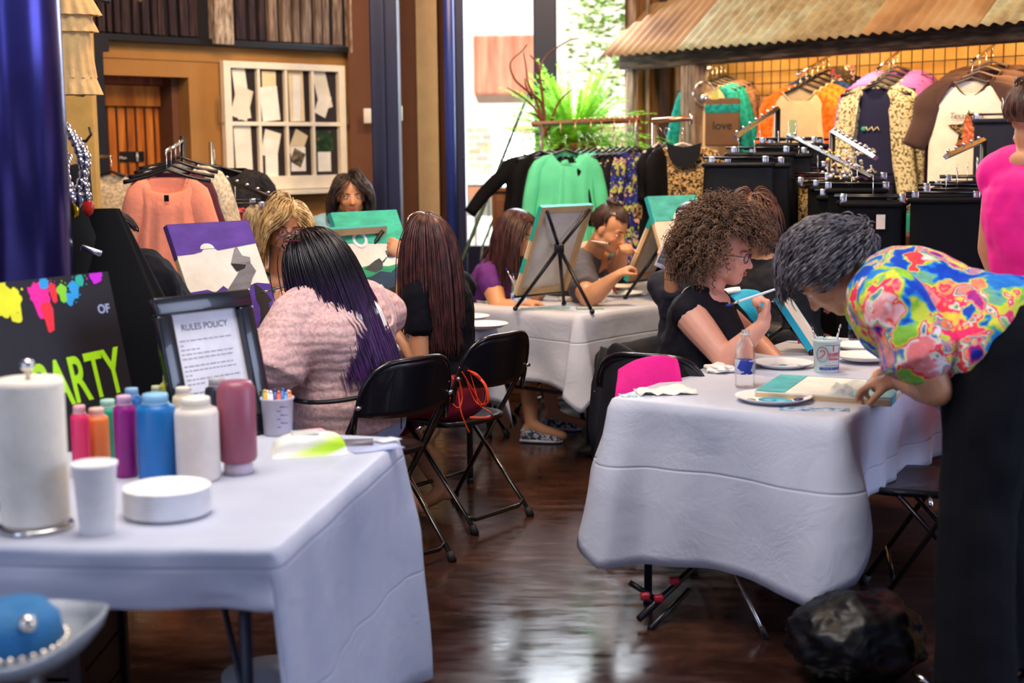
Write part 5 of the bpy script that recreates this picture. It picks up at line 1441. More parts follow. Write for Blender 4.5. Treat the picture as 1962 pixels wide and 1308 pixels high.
def garment(name, label, cat, p, ang, mat, w=.2, L=.6, hem=1.15, slv=.5, smat=None, neck=.085, vneck=.05, depth=.028, fold=5, seed=1, sw=.05, group=None, trim=None, sang=.16, z0=-.104, cardigan=None, tag_=None, flat=False, inside=None, swing=0, amp=.55, sangR=None, raglan=True):
    """p = hook point; local X across the shoulders, -Y is the front, hanging down -Z"""
    t = thing(name, label, cat, V(p) + V((0, 0, z0 - L)), group)
    M = Matrix.Translation(V(p)) @ Matrix.Rotation(ang + PI / 2, 4, 'Z')
    rnd = random.Random(seed); rows = []; K = 44; N = 22
    ph = rnd.uniform(0, 6)
    for i in range(N + 1):
        t_ = i / N; r = []
        if t_ < .1: q = t_ / .1; a = lerp(neck, w * .97, q ** .75); zz = z0 - lerp(.0, .055, q ** .9) - 0
        else:
            q = (t_ - .1) / .9; a = w * lerp(.97, 1, min(1, q * 5)) * lerp(1, hem, q ** 1.1); zz = z0 - .055 - (L - .055) * q
            a *= (1 - .08 * min(1, q * 4)); a *= 1 - .06 * math.sin(min(1, q * 2.2) * PI)
        b = depth * (.45 + .75 * min(1, t_ * 4)) * (1 + .5 * t_)
        for k in range(K):
            th = 2 * PI * k / K; cx, sy = math.cos(th), math.sin(th)
            f = 1 + (.35 * math.sin(fold * th * 2 + ph + t_ * 2) + .25 * math.sin(fold * 3.3 * th + ph * 2)) * min(1, t_ * 1.6) * amp
            x = math.copysign(abs(cx) ** .8, cx) * a; y = sy * b * f
            z = zz
            if t_ < .1 and sy < 0: z -= vneck * max(0, 1 - (abs(x) / neck) ** 2) * (1 - 0) * (1 if t_ < .05 else (1 - (t_ - .05) / .05) * .8)
            if t_ >= .95: z += .008 * math.sin(th * 3 + ph)
            r.append(M @ V((x + swing * t_ * L, y, z)))
        rows.append(r)
    obj('body', MB().grid(rows, closed=True), mat, t, mods=[('SOLIDIFY', dict(thickness=.002))] if False else None)
    if inside: 
        pts = [M @ V((x, -.004, z0 - .012 - vneck * .8 * max(0, 1 - (abs(x) / neck) ** 2))) for x in [-neck + 2 * neck * i / 10 for i in range(11)]]
        mb = MB(); mb.grid([[M @ V((-neck * .9 + neck * 1.8 * i / 10, depth * .3, z0 - .004)) for i in range(11)], pts]); obj('neck_lining', mb, inside, t)
    if slv > 0:
        for s in (-1, 1):
            pts = []; rad = []
            sg = sangR if (s > 0 and sangR is not None) else sang
            for (x_, z_, r_) in ((neck * 1.0, .012, .016), (lerp(neck, w, .35), .022, .03), (lerp(neck, w, .7), .042, .044)):
                pts.append(M @ V((s * x_, 0, z0 - z_ - r_ * .55))); rad.append(r_ * (sw / .05) ** .5)
            for i in range(11):
                q = i / 10; pts.append(M @ V((s * (w * .93 + math.sin(sg) * slv * q + .010 * math.sin(q * 5 + ph)), .004 * math.sin(q * 7 + ph * 2), z0 - .115 - slv * math.cos(sg) * q))); rad.append(lerp(sw * 1.05, sw * .8, q))
            mb = MB(); mb.tube(pts, rad, 16, up=(M.to_3x3() @ V((0, 1, 0))), flat=.62)
            obj('sleeve', mb, smat or mat, t)
    if trim:
        pts = [M @ V((x * 1.02, -depth * .62, z0 - .005 - vneck * 1.0 * max(0, 1 - (abs(x) / neck) ** 2))) for x in [-neck + 2 * neck * i / 16 for i in range(17)]]
        obj('neck_trim', MB().tube(pts, .009, 6, flat=.5), trim, t)
    if tag_:
        x, z, tw, th_, m = tag_
        obj('price_tag', MB().prism([(-tw / 2, -th_), (tw / 2, -th_), (tw / 2, 0), (-tw / 2, 0)], .0015, M @ Matrix.Translation((x, -depth * 1.75, z)) @ Matrix.Rotation(PI / 2, 4, 'X')), m, t, smooth=False)
    t['_m'] = 0; del t['_m']
    return t, M
def pants(name, label, cat, p, ang, mat, w=.17, L=.8, seed=1, group=None, flare=1.0, depth=.022, waist=None):
    t = thing(name, label, cat, V(p) + V((0, 0, -.12 - L)), group); M = Matrix.Translation(V(p)) @ Matrix.Rotation(ang + PI / 2, 4, 'Z')
    rnd = random.Random(seed); ph = rnd.uniform(0, 6); rows = []
    for i in range(15):
        q = i / 14; r = []
        for k in range(36):
            th = 2 * PI * k / 36; f = 1 + .3 * math.sin(9 * th + ph) * q
            r.append(M @ V((math.copysign(abs(math.cos(th)) ** .7, math.cos(th)) * w * lerp(1, flare, q), math.sin(th) * depth * f, -.112 - L * q)))
        rows.append(r)
    obj('leg_panel' if cat != 'skirt' else 'skirt_panel', MB().grid(rows, closed=True), mat, t)
    obj('waistband', MB().tube([M @ V((math.copysign(abs(math.cos(th)) ** .7, math.cos(th)) * (w + .003), math.sin(th) * (depth + .003), -.125)) for th in [2 * PI * k / 36 for k in range(36)]], .013, 6, closed=True, flat=1), waist or mat, t)
    return t
def rod(label, pts, rad=.012, balls=0, mat=None, name='display_arm', square=False):
    t = thing(name, label, 'rack arm', pts[-1]); P = [V(p) for p in pts]
    obj('bar', MB().tube(P, rad, 4 if square else 10, up=(0, 0, 1)), mat or M_CHROME, t, smooth=not square)
    a, b = P[-2], P[-1]
    for i in range(balls):
        obj('stop_ball', MB().ell(a.lerp(b, (i + .5) / balls) + V((0, 0, rad + .006)), .007, sub=2), M_CHROME, t)
    return t
def ang_of(d): return math.atan2(d.y, d.x)
# materials
M_TEAL = mramp('teal lace', [(.35, '0b6f6c'), (.6, '139a92')], 40, rough=.85, bump=.5)
M_ORG = mramp('orange lace', [(.35, 'd9520c'), (.6, 'ff7a1e')], 40, rough=.85, bump=.5)
M_NVL = mramp('navy lace', [(.35, '101f44'), (.6, '1e3d6e')], 40, rough=.85, bump=.5)
M_TANL = mramp('taupe lace', [(.35, '6a4a34'), (.6, '97725a')], 40, rough=.85, bump=.5)
M_OAT = mk('oatmeal jersey', 'cdb58c', .85, bump=.1, bs=150)
M_PUR = mk('orchid jersey', 'b263b8', .8); M_GRYL = mk('pale grey jersey', 'b7a794', .85)
M_BRN = mk('brown raglan jersey', '52352a', .85); M_WHT = mk('warm white jersey', 'f2e4cf', .85)
M_CRM = mramp('cream fleck knit', [(.42, '6d5a3a'), (.48, 'e3d2a4'), (.8, 'eadcb4')], 70, rough=.9)
M_NVY = mk('navy tee jersey', '14143a', .85)
M_BLK = mk('black garment cloth', '040409', .85, bump=.1, bs=120, spec=.2)
M_BLK2 = mk('black slinky knit', '05050b', .6, bump=.15, bs=30, spec=.3)
M_MINT = mk('mint chiffon', '55c99a', .7, var=.15, vs=5)
M_DOT = mramp('polka dot crepe', [(.0, 'd8c2a8'), (.20, 'd8c2a8'), (.24, '0d0c18'), (1, '0d0c18')], 42, 'LINEAR', kind='dist', dist=0, rough=.8)
M_FLO = mramp('blue floral print', [(.0, '23308c'), (.35, '16184a'), (.5, 'b8c25a'), (.65, 'd9a890'), (.8, '2c46a8'), (.9, '0e1030')], 34, 'CONSTANT', kind='cell', dist=.1, rough=.8)
M_LEO = mramp('leopard print', [(.38, '171210'), (.47, '3b2a1c'), (.52, 'b38f5c'), (.8, 'c9a870')], 55, rough=.85, dist=1.5)
M_RED = mramp('red floral leggings', [(.0, '120a14'), (.3, '8c1030'), (.45, '2a1020'), (.6, 'c83a4a'), (.72, 'c8b8b0'), (.8, '2b4a6a'), (.9, '100c16')], 22, 'CONSTANT', kind='cell', dist=.12, rough=.8)
M_PEACH = mk('peach gauze', 'ee8f70', .8, bump=.3, bs=40, vs=12, var=.1); M_IVO = mramp('ivory lace', [(.4, 'b8a890'), (.6, 'e0d4bc')], 60, rough=.9, bump=.4)
M_BLACE = mramp('black lace', [(.45, '09080e'), (.6, '1e1c26')], 50, rough=.7, bump=.5)
M_TAG = mk('tag card', 'e0c8b4', .7)
def waterfall(t, px0, py0, px1, py1, off0, off1, label):
    """wall arm from grid outwards; pixel positions give the two end points"""
    a = GWpx(px1, py1, off1); b = GWpx(px0, py0, off0)
    rod(label, [a, b], .008, mat=M_CHROME); return a, b
def series(a, b, n, s0=.08, s1=.95): return [b.lerp(a, lerp(s0, s1, i / max(1, n - 1))) for i in range(n)]   # front first
aN = ang_of(V((-.45, -.89, 0)))      # hangers turn a little to the room
# teal group
a, b = waterfall(0, 1352, 133, 1392, 120, .42, .08, 'chrome arm on the grid wall holding the teal lace tops')
S = series(a, b, 5)
for i, (m, lab, L_) in enumerate(((M_TEAL, 'oatmeal top with teal lace sleeves and a necklace, front of its arm', .52), (M_TEAL, 'teal lace sleeved top directly behind the necklace top', .52), (M_TEAL, 'teal lace sleeved top third from the front of its arm', .52), (M_TANL, 'taupe lace top behind the teal ones', .5), (M_TANL, 'taupe lace top nearest the wall behind the teal ones', .5))):
    hang('black', S[i], aN, 'black hanger holding the ' + lab.split(',')[0].replace(' behind the teal ones', '').replace(' directly behind the necklace top', ' second in row')[:60])
    garment('lace_top', lab, 'top', S[i], aN, M_OAT, w=.19, L=L_, slv=.42, smat=m, group='lace sleeved tops on the wall', seed=i, vneck=.05, trim=M_OAT if i == 0 else None, depth=.02, sang=.22)
q = S[0] + V((-.03, -.06, -.16))
t = thing('necklace', 'chunky silver necklace hung over the front oatmeal and teal top', 'necklace', q)
obj('chain', MB().tube([q + V((.065 * math.sin(a_), -.0, .075 * math.cos(a_) - .0)) for a_ in [2 * PI * i / 28 for i in range(28)]], [.006 + .003 * (i % 2) for i in range(28)], 6, closed=True), M_CHROME, t)
obj('pendant', MB().ell(q + V((0, -.01, -.03)), (.03, .012, .03)), M_CHROME, t)
t = thing('message_tee', 'brown and teal panelled tee with dark printed word under the necklace', 'tee', GWpx(1388, 265, .5))
p_ = GWpx(1384, 225, .5); Mq = frame(p_, W2 * .55 + V((.6, .1, 0)), ZU)
mb = MB(); mb.box((0, -.03, 0), (.22, .3, .03), bev=.012); mb.b.transform(Mq); obj('body', mb, mk('brown heather', '6a4c34', .9), t)
mb = MB(); mb.box((0, .055, .003), (.222, .06, .03), bev=.01); mb.b.transform(Mq); obj('yoke_band', mb, M_TEAL, t)
mb = MB(); mb.box((-.045, .14, .018), (.045, .055, .002)); mb.b.transform(Mq); obj('price_tag', mb, mk('yellow green tag', 'b9b45a', .7), t, smooth=False)
text_mesh('love', .075, mk('black print', '15100e', .8), 'lettering', t, Mq @ Matrix.Translation((-.06, -.075, .017)), .0005, .001)
# orange group
a, b = waterfall(0, 1527, 143, 1592, 106, .46, .05, 'chrome arm on the grid wall holding the orange and navy lace tops')
S = series(a, b, 6)
for i in range(6):
    org = i < 3
    nm = ['oatmeal tee with orange lace sleeves facing front', 'orange lace sleeved tee second on the arm', 'orange lace sleeved tee third on the arm', 'navy lace sleeved tee just behind the orange ones', 'navy lace sleeved tee second behind the orange ones', 'navy lace sleeved tee closest to the grid'][i]
    hang('black', S[i], aN, 'black hanger of the ' + nm)
    garment('lace_top', nm, 'top', S[i], aN, M_OAT, w=.205, L=.62, slv=.50, smat=M_ORG if org else M_NVL, group='lace sleeved tees on the middle arm', seed=10 + i, neck=.1, vneck=.075, trim=M_OAT, sang=.13, depth=.03, sw=.062,
            tag_=(-.02, -.28, .04, .1, mk('green tag', '8fa878', .7)) if i == 0 else None)
# floral cap purse on the grid
q = GWpx(1614, 150, .1); t = thing('floral_pouch', 'small floral pouch hanging on the grid between the navy and purple tops', 'pouch', q + V((0, 0, -.08)))
rows = []
for z, a_, b_ in ((.075, .085, .02), (.03, .09, .04), (-.03, .082, .045), (-.065, .05, .03), (-.078, .015, .01)):
    rows.append([q + W2 * a_ * math.cos(x) + V((0, 0, z)) + N2 * b_ * math.sin(x) for x in [2 * PI * i / 24 for i in range(24)]])
obj('pouch', MB().grid(rows, closed=True), mramp('pouch print', [(.0, '2c2018'), (.35, '5a5a28'), (.5, 'a82a4a'), (.62, 'd8b8b8'), (.7, '3a3020')], 40, 'CONSTANT', kind='cell', dist=.1), t)
obj('binding', MB().tube(rows[3], .008, 6, closed=True), mk('tan binding', 'b98a5a', .7), t)
# purple group
a, b = waterfall(0, 1678, 135, 1722, 98, .5, .05, 'chrome arm on the grid wall holding the purple tops and cream cardigans')
S = series(a, b, 6, .02, .95)
for i in range(6):
    if i < 2:
        nm = ['cream flecked cardigan over a navy tee at the front of the purple row', 'second cream flecked cardigan behind the navy tee'][i]
        hang('black', S[i], aN, 'black hanger of the ' + nm[:50])
        t, M = garment('cardigan', nm, 'cardigan', S[i], aN, M_NVY if i == 0 else M_CRM, amp=.12, w=.15 if i == 0 else .18, L=.74 if i == 0 else .6, slv=.58, smat=M_CRM, seed=30 + i, hem=.8 if i == 0 else 1, sang=.1, depth=.025, sw=.07, neck=.07, vneck=.06)
        if i == 0:
            for k_, (z, w_, c_) in enumerate(((-.33, .085, 'd8c8a0'), (-.45, .07, 'c8b890'), (-.57, .075, 'b8a070'), (-.67, .07, 'a09068'))):
                mb = MB(); mb.tube([M @ V((-.05 + w_ * j / 8, -.048, z + .012 * math.sin(j * 2.1 + k_))) for j in range(9)], .004, 5); obj('printed_line', mb, mk('print ' + c_, c_, .8), t)
                if k_ < 2: obj('printed_motif', MB().ell(M @ V((-.052, -.046, z)), (.016, .006, .014)), mk(['green print', 'red print'][k_], ['3aa88c', 'd83a4a'][k_], .8), t)
            obj('cardigan_front', MB().tube([M @ V((-.09, -.035, -.12)), M @ V((-.115, -.04, -.3)), M @ V((-.12, -.04, -.42))], [.03, .04, .035], 10, flat=.3), M_CRM, t)
    else:
        nm = ['orchid purple long sleeved top behind the cream cardigans', 'orchid purple top second in its row', 'orchid purple top third in its row', 'orchid purple top nearest the wall'][i - 2]
        hang('black', S[i], aN, 'black hanger of the ' + nm)
        garment('purple_top', nm, 'top', S[i], aN, M_GRYL if i < 4 else M_PUR, w=.2, L=.76, slv=.50, smat=M_PUR, group='orchid purple tops', seed=30 + i, sang=.15, sw=.075, depth=.03)
# brown raglans
a, b = waterfall(0, 1862, 118, 1905, 86, .5, .05, 'chrome arm on the grid wall holding the brown raglan tees')
S = series(a, b, 4, .02, .95)
for i in range(4):
    nm = ['white raglan tee with brown sleeves and a printed star', 'brown raglan tee directly behind the star tee', 'brown raglan tee third in its row', 'brown raglan tee closest to the wall at right'][i]
    hang('grey', S[i], aN, 'grey brown hanger of the ' + nm)
    t, M = garment('raglan_tee', nm, 'tee', S[i], aN, M_WHT if i == 0 else M_BRN, w=.235, L=.68, slv=.24, smat=M_BRN, seed=40 + i, neck=.085, vneck=.075, trim=M_BRN, amp=.1 if i == 0 else .5, sang=.28, sw=.078, depth=.03, hem=1.0, group='brown raglan tees')
    if i == 0:
        for s_ in (-1, 1):      # raglan shoulder panels
            mb = MB(); mb.grid([[M @ V((s_ * lerp(.09, .235, u), -.034 * (1 - .35 * u) - .002, lerp(lerp(-.10, -.145, u), lerp(-.105, -.345, u), v_))) for u in [j / 8 for j in range(9)]] for v_ in [j / 6 for j in range(7)]])
            obj('raglan_panel', mb, M_BRN, t, mods=[('SOLIDIFY', dict(thickness=.003))])
        st = [(math.sin(2 * PI * k / 10) * (.115 if k % 2 == 0 else .05), math.cos(2 * PI * k / 10) * (.115 if k % 2 == 0 else .05)) for k in range(10)]
        Mst = M @ Matrix.Translation((.0, -.052, -.37)) @ Matrix.Rotation(PI / 2, 4, 'X')
        obj('printed_star', MB().prism(st, .002, Mst), M_LEO, t, smooth=False)
        obj('printed_patch', MB().prism([(-.03, -.05), (-.02, .05), (0, .09), (.02, .04), (.035, -.05), (.06, -.075), (-.07, -.07)], .002, Mst @ Matrix.Translation((0, 0, .0015))), mramp('coral print', [(.35, 'b8442c'), (.55, 'e07a4a'), (.7, 'e8a88a')], 60), t, smooth=False)
        text_mesh('Texas Girls', .042, mk('brown script', '6a4a3c', .8), 'lettering', t, M @ Matrix.Translation((-.1, -.056, -.30)) @ Matrix.Rotation(PI / 2, 4, 'X'), .0005, 0, shear=.2, xs=.9)
# dark jackets on the right end behind the pink woman
for i in range(3):
    q = GWpx(1922 + 14 * i, 185 + 22 * i, .55 - .1 * i); hang('clip', q, aN, 'black clip hanger %s of the three beside the star tee' % ['topmost', 'middle', 'lowest'][i])
    pants('folded_trousers', 'black trousers clipped %s between the star tee and the pink top' % ['highest', 'in the middle', 'lowest'][i], 'trousers', q, aN, MATS['navy print jersey'], w=.14, L=.35, seed=i + 60)
# ---------------- centre racks
M_COP = mk('copper chrome rail', 'c98a6a', .3, .9)
# rail along the window with dark, mint, dotted and floral blouses
ra = atY(1020, 238, 8.6); rb = atY(1226, 230, 8.9)
t = thing('garment_rack', 'copper toned square rail rack by the window carrying mint and dotted blouses', 'clothes rack', ((ra.x + rb.x) / 2, (ra.y + rb.y) / 2, 0))
obj('rail', MB().cone(ra, rb, .016, .016, 4), M_COP, t, smooth=False)
for p_ in (ra.lerp(rb, .08), ra.lerp(rb, .97)): obj('post', MB().cone((p_.x, p_.y, 0), p_, .012, .012, 8), M_CHROME, t)
for i in range(13): obj('rail_stud', MB().ell(ra.lerp(rb, .38 + .6 * i / 12) + V((0, 0, .018)), .009, sub=2), M_COP, t)
obj('base_bar', MB().cone((ra.x, ra.y, .03), (rb.x, rb.y, .03), .015, .015, 8), M_CHROME, t)
rods = V((rb - ra)).normalized()
aR = ang_of(V((.35, -.94, 0)))
def rackpos(px, y=8.72, drop=.075):
    p_ = ra.lerp(rb, (px - 1020) / 206); return V((p_.x, p_.y - .05, p_.z - drop - .0))
mbk = []
items = [(1034, M_BLK, 'black long sleeved blouse with a price tag at the window end of the rack', .25, .62), (1050, M_BLK, 'second black blouse next to the mint ones', .2, .6),
         (1080, M_MINT, 'mint green chiffon blouse at the front of the mint group', .2, .72), (1110, M_MINT, 'mint green blouse second in the mint group', .2, .7), (1124, M_MINT, 'mint green blouse third in the mint group', .2, .7), (1138, M_MINT, 'mint green blouse fourth in the mint group', .2, .7), (1150, M_MINT, 'mint green blouse beside the dotted ones', .2, .7),
         (1166, M_DOT, 'black polka dot blouse next to the mint ones', .18, .72), (1178, M_DOT, 'second black polka dot blouse', .18, .72), (1190, M_DOT, 'third black polka dot blouse', .18, .75),
         (1202, M_FLO, 'blue and yellow floral blouse beside the dotted ones', .17, .7), (1214, M_FLO, 'blue and yellow floral blouse at the right end of the rail', .17, .7)]
for i, (px, m, lab, w_, L_) in enumerate(items):
    q = rackpos(px); av = ang_of(V((.2, -.98, 0))) if i in (0, 1, 2) else ang_of(V((.80, -.6, 0)))
    if i == 0: av = ang_of(V((-.1, -1, 0)))
    q = V((q.x, q.y - .03 - (.10 if i == 2 else 0) , q.z)); hang('black', q, av, 'black hanger of the ' + lab.replace('at the window end of the rack', ''))
    garment('blouse', lab, 'blouse', q, av, m, w=w_ * .95, L=L_, slv=(.32 if i < 2 else .55), smat=m, hem=1.25 if m is M_MINT else 1.05, sang=.75 if i == 0 else .2, sangR=.2, amp=.9 if m is M_MINT else .55, sw=.045, depth=.035, seed=70 + i, fold=6, vneck=.07, tag_=(.05, -.3, .025, .07, MATS['tag card']) if i == 0 else ((-.0, -.13, .06, .012, M_BLK) if i == 2 else None), group='blouses on the window rack')
# bent hook arm lines under the rail
for i, px in enumerate((1072, 1100, 1130, 1150, 1175, 1205, 1218)):
    q = ra.lerp(rb, (px - 1020) / 206); obj('hook_arm', MB().tube([q, q + V((0, -.03, -.0)), q + V((.0, -.035, -.06))], .005, 6), mk('brass pale', 'd8b890', .3, .8), t)
# small rail with leopard blouse
rc = atY(1250, 232, 8.3); rd = atY(1325, 226, 8.2)
t = thing('garment_rack', 'short chrome rail rack with the leopard print blouse', 'clothes rack', ((rc.x + rd.x) / 2, rc.y, 0))
obj('rail', MB().cone(rc, rd, .016, .016, 8), M_COP, t); obj('end_stop', MB().cone(rd + V((0, 0, .025)), rd - V((0, 0, .035)), .01, .01), M_CHROME, t)
obj('post', MB().cone((rc.x + .01, rc.y, 0), rc + V((.01, 0, 0)), .014, .014, 8), M_CHROME, t)
obj('base_bar', MB().box((rc.x + .1, rc.y, .02), (.5, .3, .03)), M_CHROME, t)
for i, px in enumerate((1262, 1278, 1308)):
    q = atY(px, 245, 8.25 - .05 * i); lab = ['black top at the left of the leopard blouse', 'second black top at the left of the leopard blouse', 'black scoop neck blouse with leopard print body'][i]
    hang('clear' if i != 1 else 'black', q, ang_of(V((0, -1, 0))) if i == 2 else ang_of(V((.85, -.5, 0))), 'hanger of the ' + lab)
    g_, M = garment('leopard_blouse' if i == 2 else 'dark_top', lab, 'blouse', q, ang_of(V((0, -1, 0))) if i == 2 else ang_of(V((.85, -.5, 0))), M_LEO if i == 2 else M_BLK, w=.185, L=.72, slv=.3 if i == 2 else .2, smat=M_LEO if i == 2 else M_BLK, seed=90 + i, neck=.1, vneck=.13 if i == 2 else .05, depth=.04, fold=7, sang=.12, sw=.07)
    if i == 2: obj('neck_panel', MB().prism([(.095 * math.cos(x), .12 * math.sin(x)) for x in [PI * -1 + PI * j / 20 for j in range(21)]] + [(.1, .02), (0, -.005), (-.1, .02)], .006, M @ Matrix.Translation((0, -.066, -.105)) @ Matrix.Rotation(PI / 2, 4, 'X')), M_BLK2, g_, smooth=False)
# four way rack: arms with clipped black skirts
def arm_rack(label, pts, n):
    t = thing('rack_arm', label, 'rack arm', pts[0]); P = [V(p) for p in pts]
    obj('bar', MB().tube(P, .014, 4, up=(0, 0, 1)), M_CHROME, t, smooth=False)
    obj('post', MB().cone((P[-1].x, P[-1].y, 0), P[-1], .016, .016, 8), M_BLACK, t)
    for i in range(n): obj('stop_ball', MB().ell(P[0].lerp(P[-1], (i + .3) / n) + V((0, 0, .02)), .009, sub=2), M_CHROME, t)
    return P
P = arm_rack('slanting chrome rack arm with the black skirts in front of the orange top', [atY(1408, 263, 6.9), atY(1490, 208, 7.7)], 7)
aS = ang_of(V((-.25, -.97, 0)))
for i in range(6):
    q = P[0].lerp(P[1], .08 + .15 * i) + V((0, 0, -.02)); lab = 'black skirt on a clip hanger, %s on the slanting arm' % ['frontmost', 'second', 'third', 'fourth', 'fifth', 'rearmost'][i]
    q2 = V((q.x + .03 * i + .02 * math.sin(i * 2.3), q.y, q.z - .03 * (i % 2))); hang('clip', q2, aS, 'clip hanger of the black skirt, %s on the slanting arm' % ['frontmost', 'second', 'third', 'fourth', 'fifth', 'rearmost'][i])
    pants('skirt', lab, 'skirt', q2, aS, M_BLK2, w=.165, L=.85, seed=100 + i, flare=1.25, depth=.03, group='black skirts on the slanting arm')
P = arm_rack('lower chrome rack arm with patterned leggings', [atY(1672, 340, 6.7), atY(1512, 258, 7.5)], 9)
for i in range(5):
    q = P[0].lerp(P[1], 1 - .12 * i) + V((0, -.02, -.03)); nm = ['nearest the post', 'second', 'third', 'fourth', 'fifth'][i]
    m = (M_RED, M_RED, M_RED, M_LEO, M_BLK)[i]; nn = ('red floral', 'red floral', 'red floral', 'leopard print', 'plain black')[i]
    hang('clip', q, aS, 'clip hanger of the %s leggings %s on the lower arm' % (nn, nm))
    pants('leggings', '%s leggings hanging %s on the lower arm' % (nn, nm), 'leggings', q, aS, m, w=.095, L=.8, seed=110 + i, flare=.9, depth=.03, group='leggings on the lower arm')
P = arm_rack('steep chrome rack arm running down to the right with black trousers', [atY(1678, 302, 6.4), atY(1595, 252, 7.2)], 10)
for i in range(6):
    q = P[0].lerp(P[1], .04 + .13 * i) + V((.03 * math.sin(i * 1.9), 0, -.09 - .03 * math.sin(i * 2.7))); nm = ['frontmost with a price tag', 'second', 'third', 'fourth', 'fifth', 'rearmost'][i]
    hang('clip', q, aS, 'clip hanger of the black trousers, %s on the steep arm' % nm)
    g_ = pants('trousers', 'black trousers, %s on the steep arm' % nm, 'trousers', q, aS, M_BLK, w=.13 + .02 * (i % 2), L=.85, seed=120 + i, flare=1.0, group='black trousers on the steep arm')
    if i == 0: obj('price_tag', MB().box(q + V((.025, -.05, -.20)), (.04, .002, .065)), M_TAG, g_, smooth=False)
P = arm_rack('slanting rack arm in front of the star tee with black trousers', [atY(1812, 300, 6.3), atY(1885, 268, 6.9)], 5)
for i in range(6):
    q = P[0].lerp(P[1], .03 + .18 * i) + V((.02 * math.sin(i * 2.1), 0, -.07 - .025 * math.sin(i * 3.1))); nm = ['frontmost', 'second', 'third', 'fourth', 'fifth', 'rearmost'][i]
    hang('clip', q, aS, 'clip hanger %s on the arm before the star tee' % nm)
    pants('trousers', 'black trousers, %s on the arm before the star tee' % nm, 'trousers', q, aS, M_BLK, w=.15, L=.75, seed=130 + i, group='black trousers before the star tee')
# jeweled trims hanging on the middle arm
t = thing('bead_strand', 'tangle of silver and yellow beads hanging over the leggings arm', 'beads', atY(1600, 320, 6.9))
mb = MB(); rnd = random.Random(9)
for i in range(60): mb.ell(atY(1575 + rnd.uniform(0, 95), 290 + (i / 60) * 55 + rnd.uniform(-12, 12), 6.95 - i * .003), rnd.uniform(.006, .011), sub=1)
o = obj('beads', mb, mramp('mixed beads', [(.0, 'c9c0a8'), (.4, 'd8c040'), (.55, '8a3a5a'), (.7, 'e8e4dc')], 30, 'CONSTANT', kind='cell', rough=.3), t, kind='stuff')
# green tee and low shelf
q = atY(1782, 362, 7.6); hang('black', q, aS, 'black hanger of the green tee with a tag')
garment('green_tee', 'green tee with a white price tag low on the grid wall', 'tee', q, aS, mk('emerald jersey', '0b7a58', .8), w=.13, L=.3, slv=.12, seed=140, tag_=(.02, -.22, .03, .07, MATS['white rubber']), sang=.2, sw=.04)
p_ = atY(1790, 446, 7.3); tag(obj('low_shelf', MB().box((p_.x + .1, p_.y, p_.z / 2), (.9, .35, p_.z), bev=.01), mk('reddish brown wood', '4a221a', .5)), 'reddish brown wooden shelf below the green tee', 'shelf')
# ---------------- left group: peach blouse etc
ha = atY(332, 268, 7.15); hb = atY(318, 290, 6.7)
t = thing('garment_rack', 'black rack with the peach and white blouses in front of the pine door', 'clothes rack', (ha.x, ha.y, 0))
obj('post', MB().cone((ha.x, ha.y + .2, 0), (ha.x, ha.y + .2, ha.z + .02), .014, .014, 8), M_BLACK, t); obj('bar', MB().tube([ha + V((0, .2, 0)), hb + V((0, 0, .0))], .01, 8), M_CHROME, t)
obj('base_bar', MB().box((ha.x, ha.y, .02), (.6, .5, .03)), M_BLACK, t)
aL = ang_of(V((.15, -.99, 0)))
for i, (m, lab, w_, L_, sl) in enumerate(((M_PEACH, 'peach gauze blouse with an open V neck in front of the door', .155, .52, .46), (mk('maroon chiffon', '4c0f22', .8), 'maroon blouse just behind the peach one', .165, .5, .3), (M_IVO, 'ivory lace blouse behind the maroon one', .185, .55, .5), (M_IVO, 'second ivory blouse at the back of the rack', .19, .55, .5))):
    q = hb.lerp(ha, i / 3) + V((.01 * i, 0, 0)); hang('black', q, aL, 'black hanger of the ' + lab.replace(' in front of the door', ''))
    garment('blouse', lab, 'blouse', q, aL, m, w=w_, L=L_, slv=sl, seed=150 + i, hem=1.15, vneck=.16 if i == 0 else .05, neck=.09, sang=.22, sw=.065, depth=.045, inside=m if i == 0 else None, tag_=(.0, -.2, .022, .03, M_BLK) if i == 0 else None, z0=-.12)
# black lace top with red scarves on a slanting arm
ca = atY(404, 272, 7.6); cb = atY(405, 335, 7.4); cc = atY(520, 378, 7.0)
t = thing('garment_rack', 'tall chrome upright with slanting arm left of the old window', 'clothes rack', (ca.x, ca.y, 0))
obj('post', MB().cone((ca.x, ca.y, 0), ca, .014, .014, 8), M_CHROME, t); obj('arm', MB().tube([cb, cc], .012, 8), mk('dark gunmetal', '3a3636', .35, .8), t)
obj('base_bar', MB().box((ca.x, ca.y, .02), (.5, .5, .03)), M_BLACK, t)
for i in range(6): obj('stop_ball', MB().ell(cb.lerp(cc, .1 + .17 * i) + V((0, 0, .018)), .009, sub=2), M_CHROME, t)
q = atY(410, 285, 7.75); hang('black', q, aL, 'black hanger of the black lace top beside the old window')
garment('lace_top', 'black lace top beside the old window sash', 'top', q + V((.08, 0, 0)), aL, M_BLACE, w=.2, L=.62, slv=.4, seed=160, depth=.05)
for i in range(2):
    q = atY(433 + 17 * i, 350 + 6 * i, 7.3); hang('clip', q, aL, 'clip hanger of the %s red scarf' % ['left', 'right'][i])
    pants('scarf', '%s of two small red patterned scarves by the black lace top' % ['left', 'right'][i], 'scarf', q, aL, mramp('red scarf print', [(.4, '7a1020'), (.55, 'c8283a'), (.7, 'd8b0a8')], 40), w=.035, L=.3, seed=165 + i, depth=.02, flare=1.2)
q = atY(212, 300, 8.2); hang('black', q, aL, 'black hanger of the cream top beside the iron post')
rod('chrome wall arm carrying the cream top beside the iron post', [q + V((-.35, .5, 0)), q], .009)
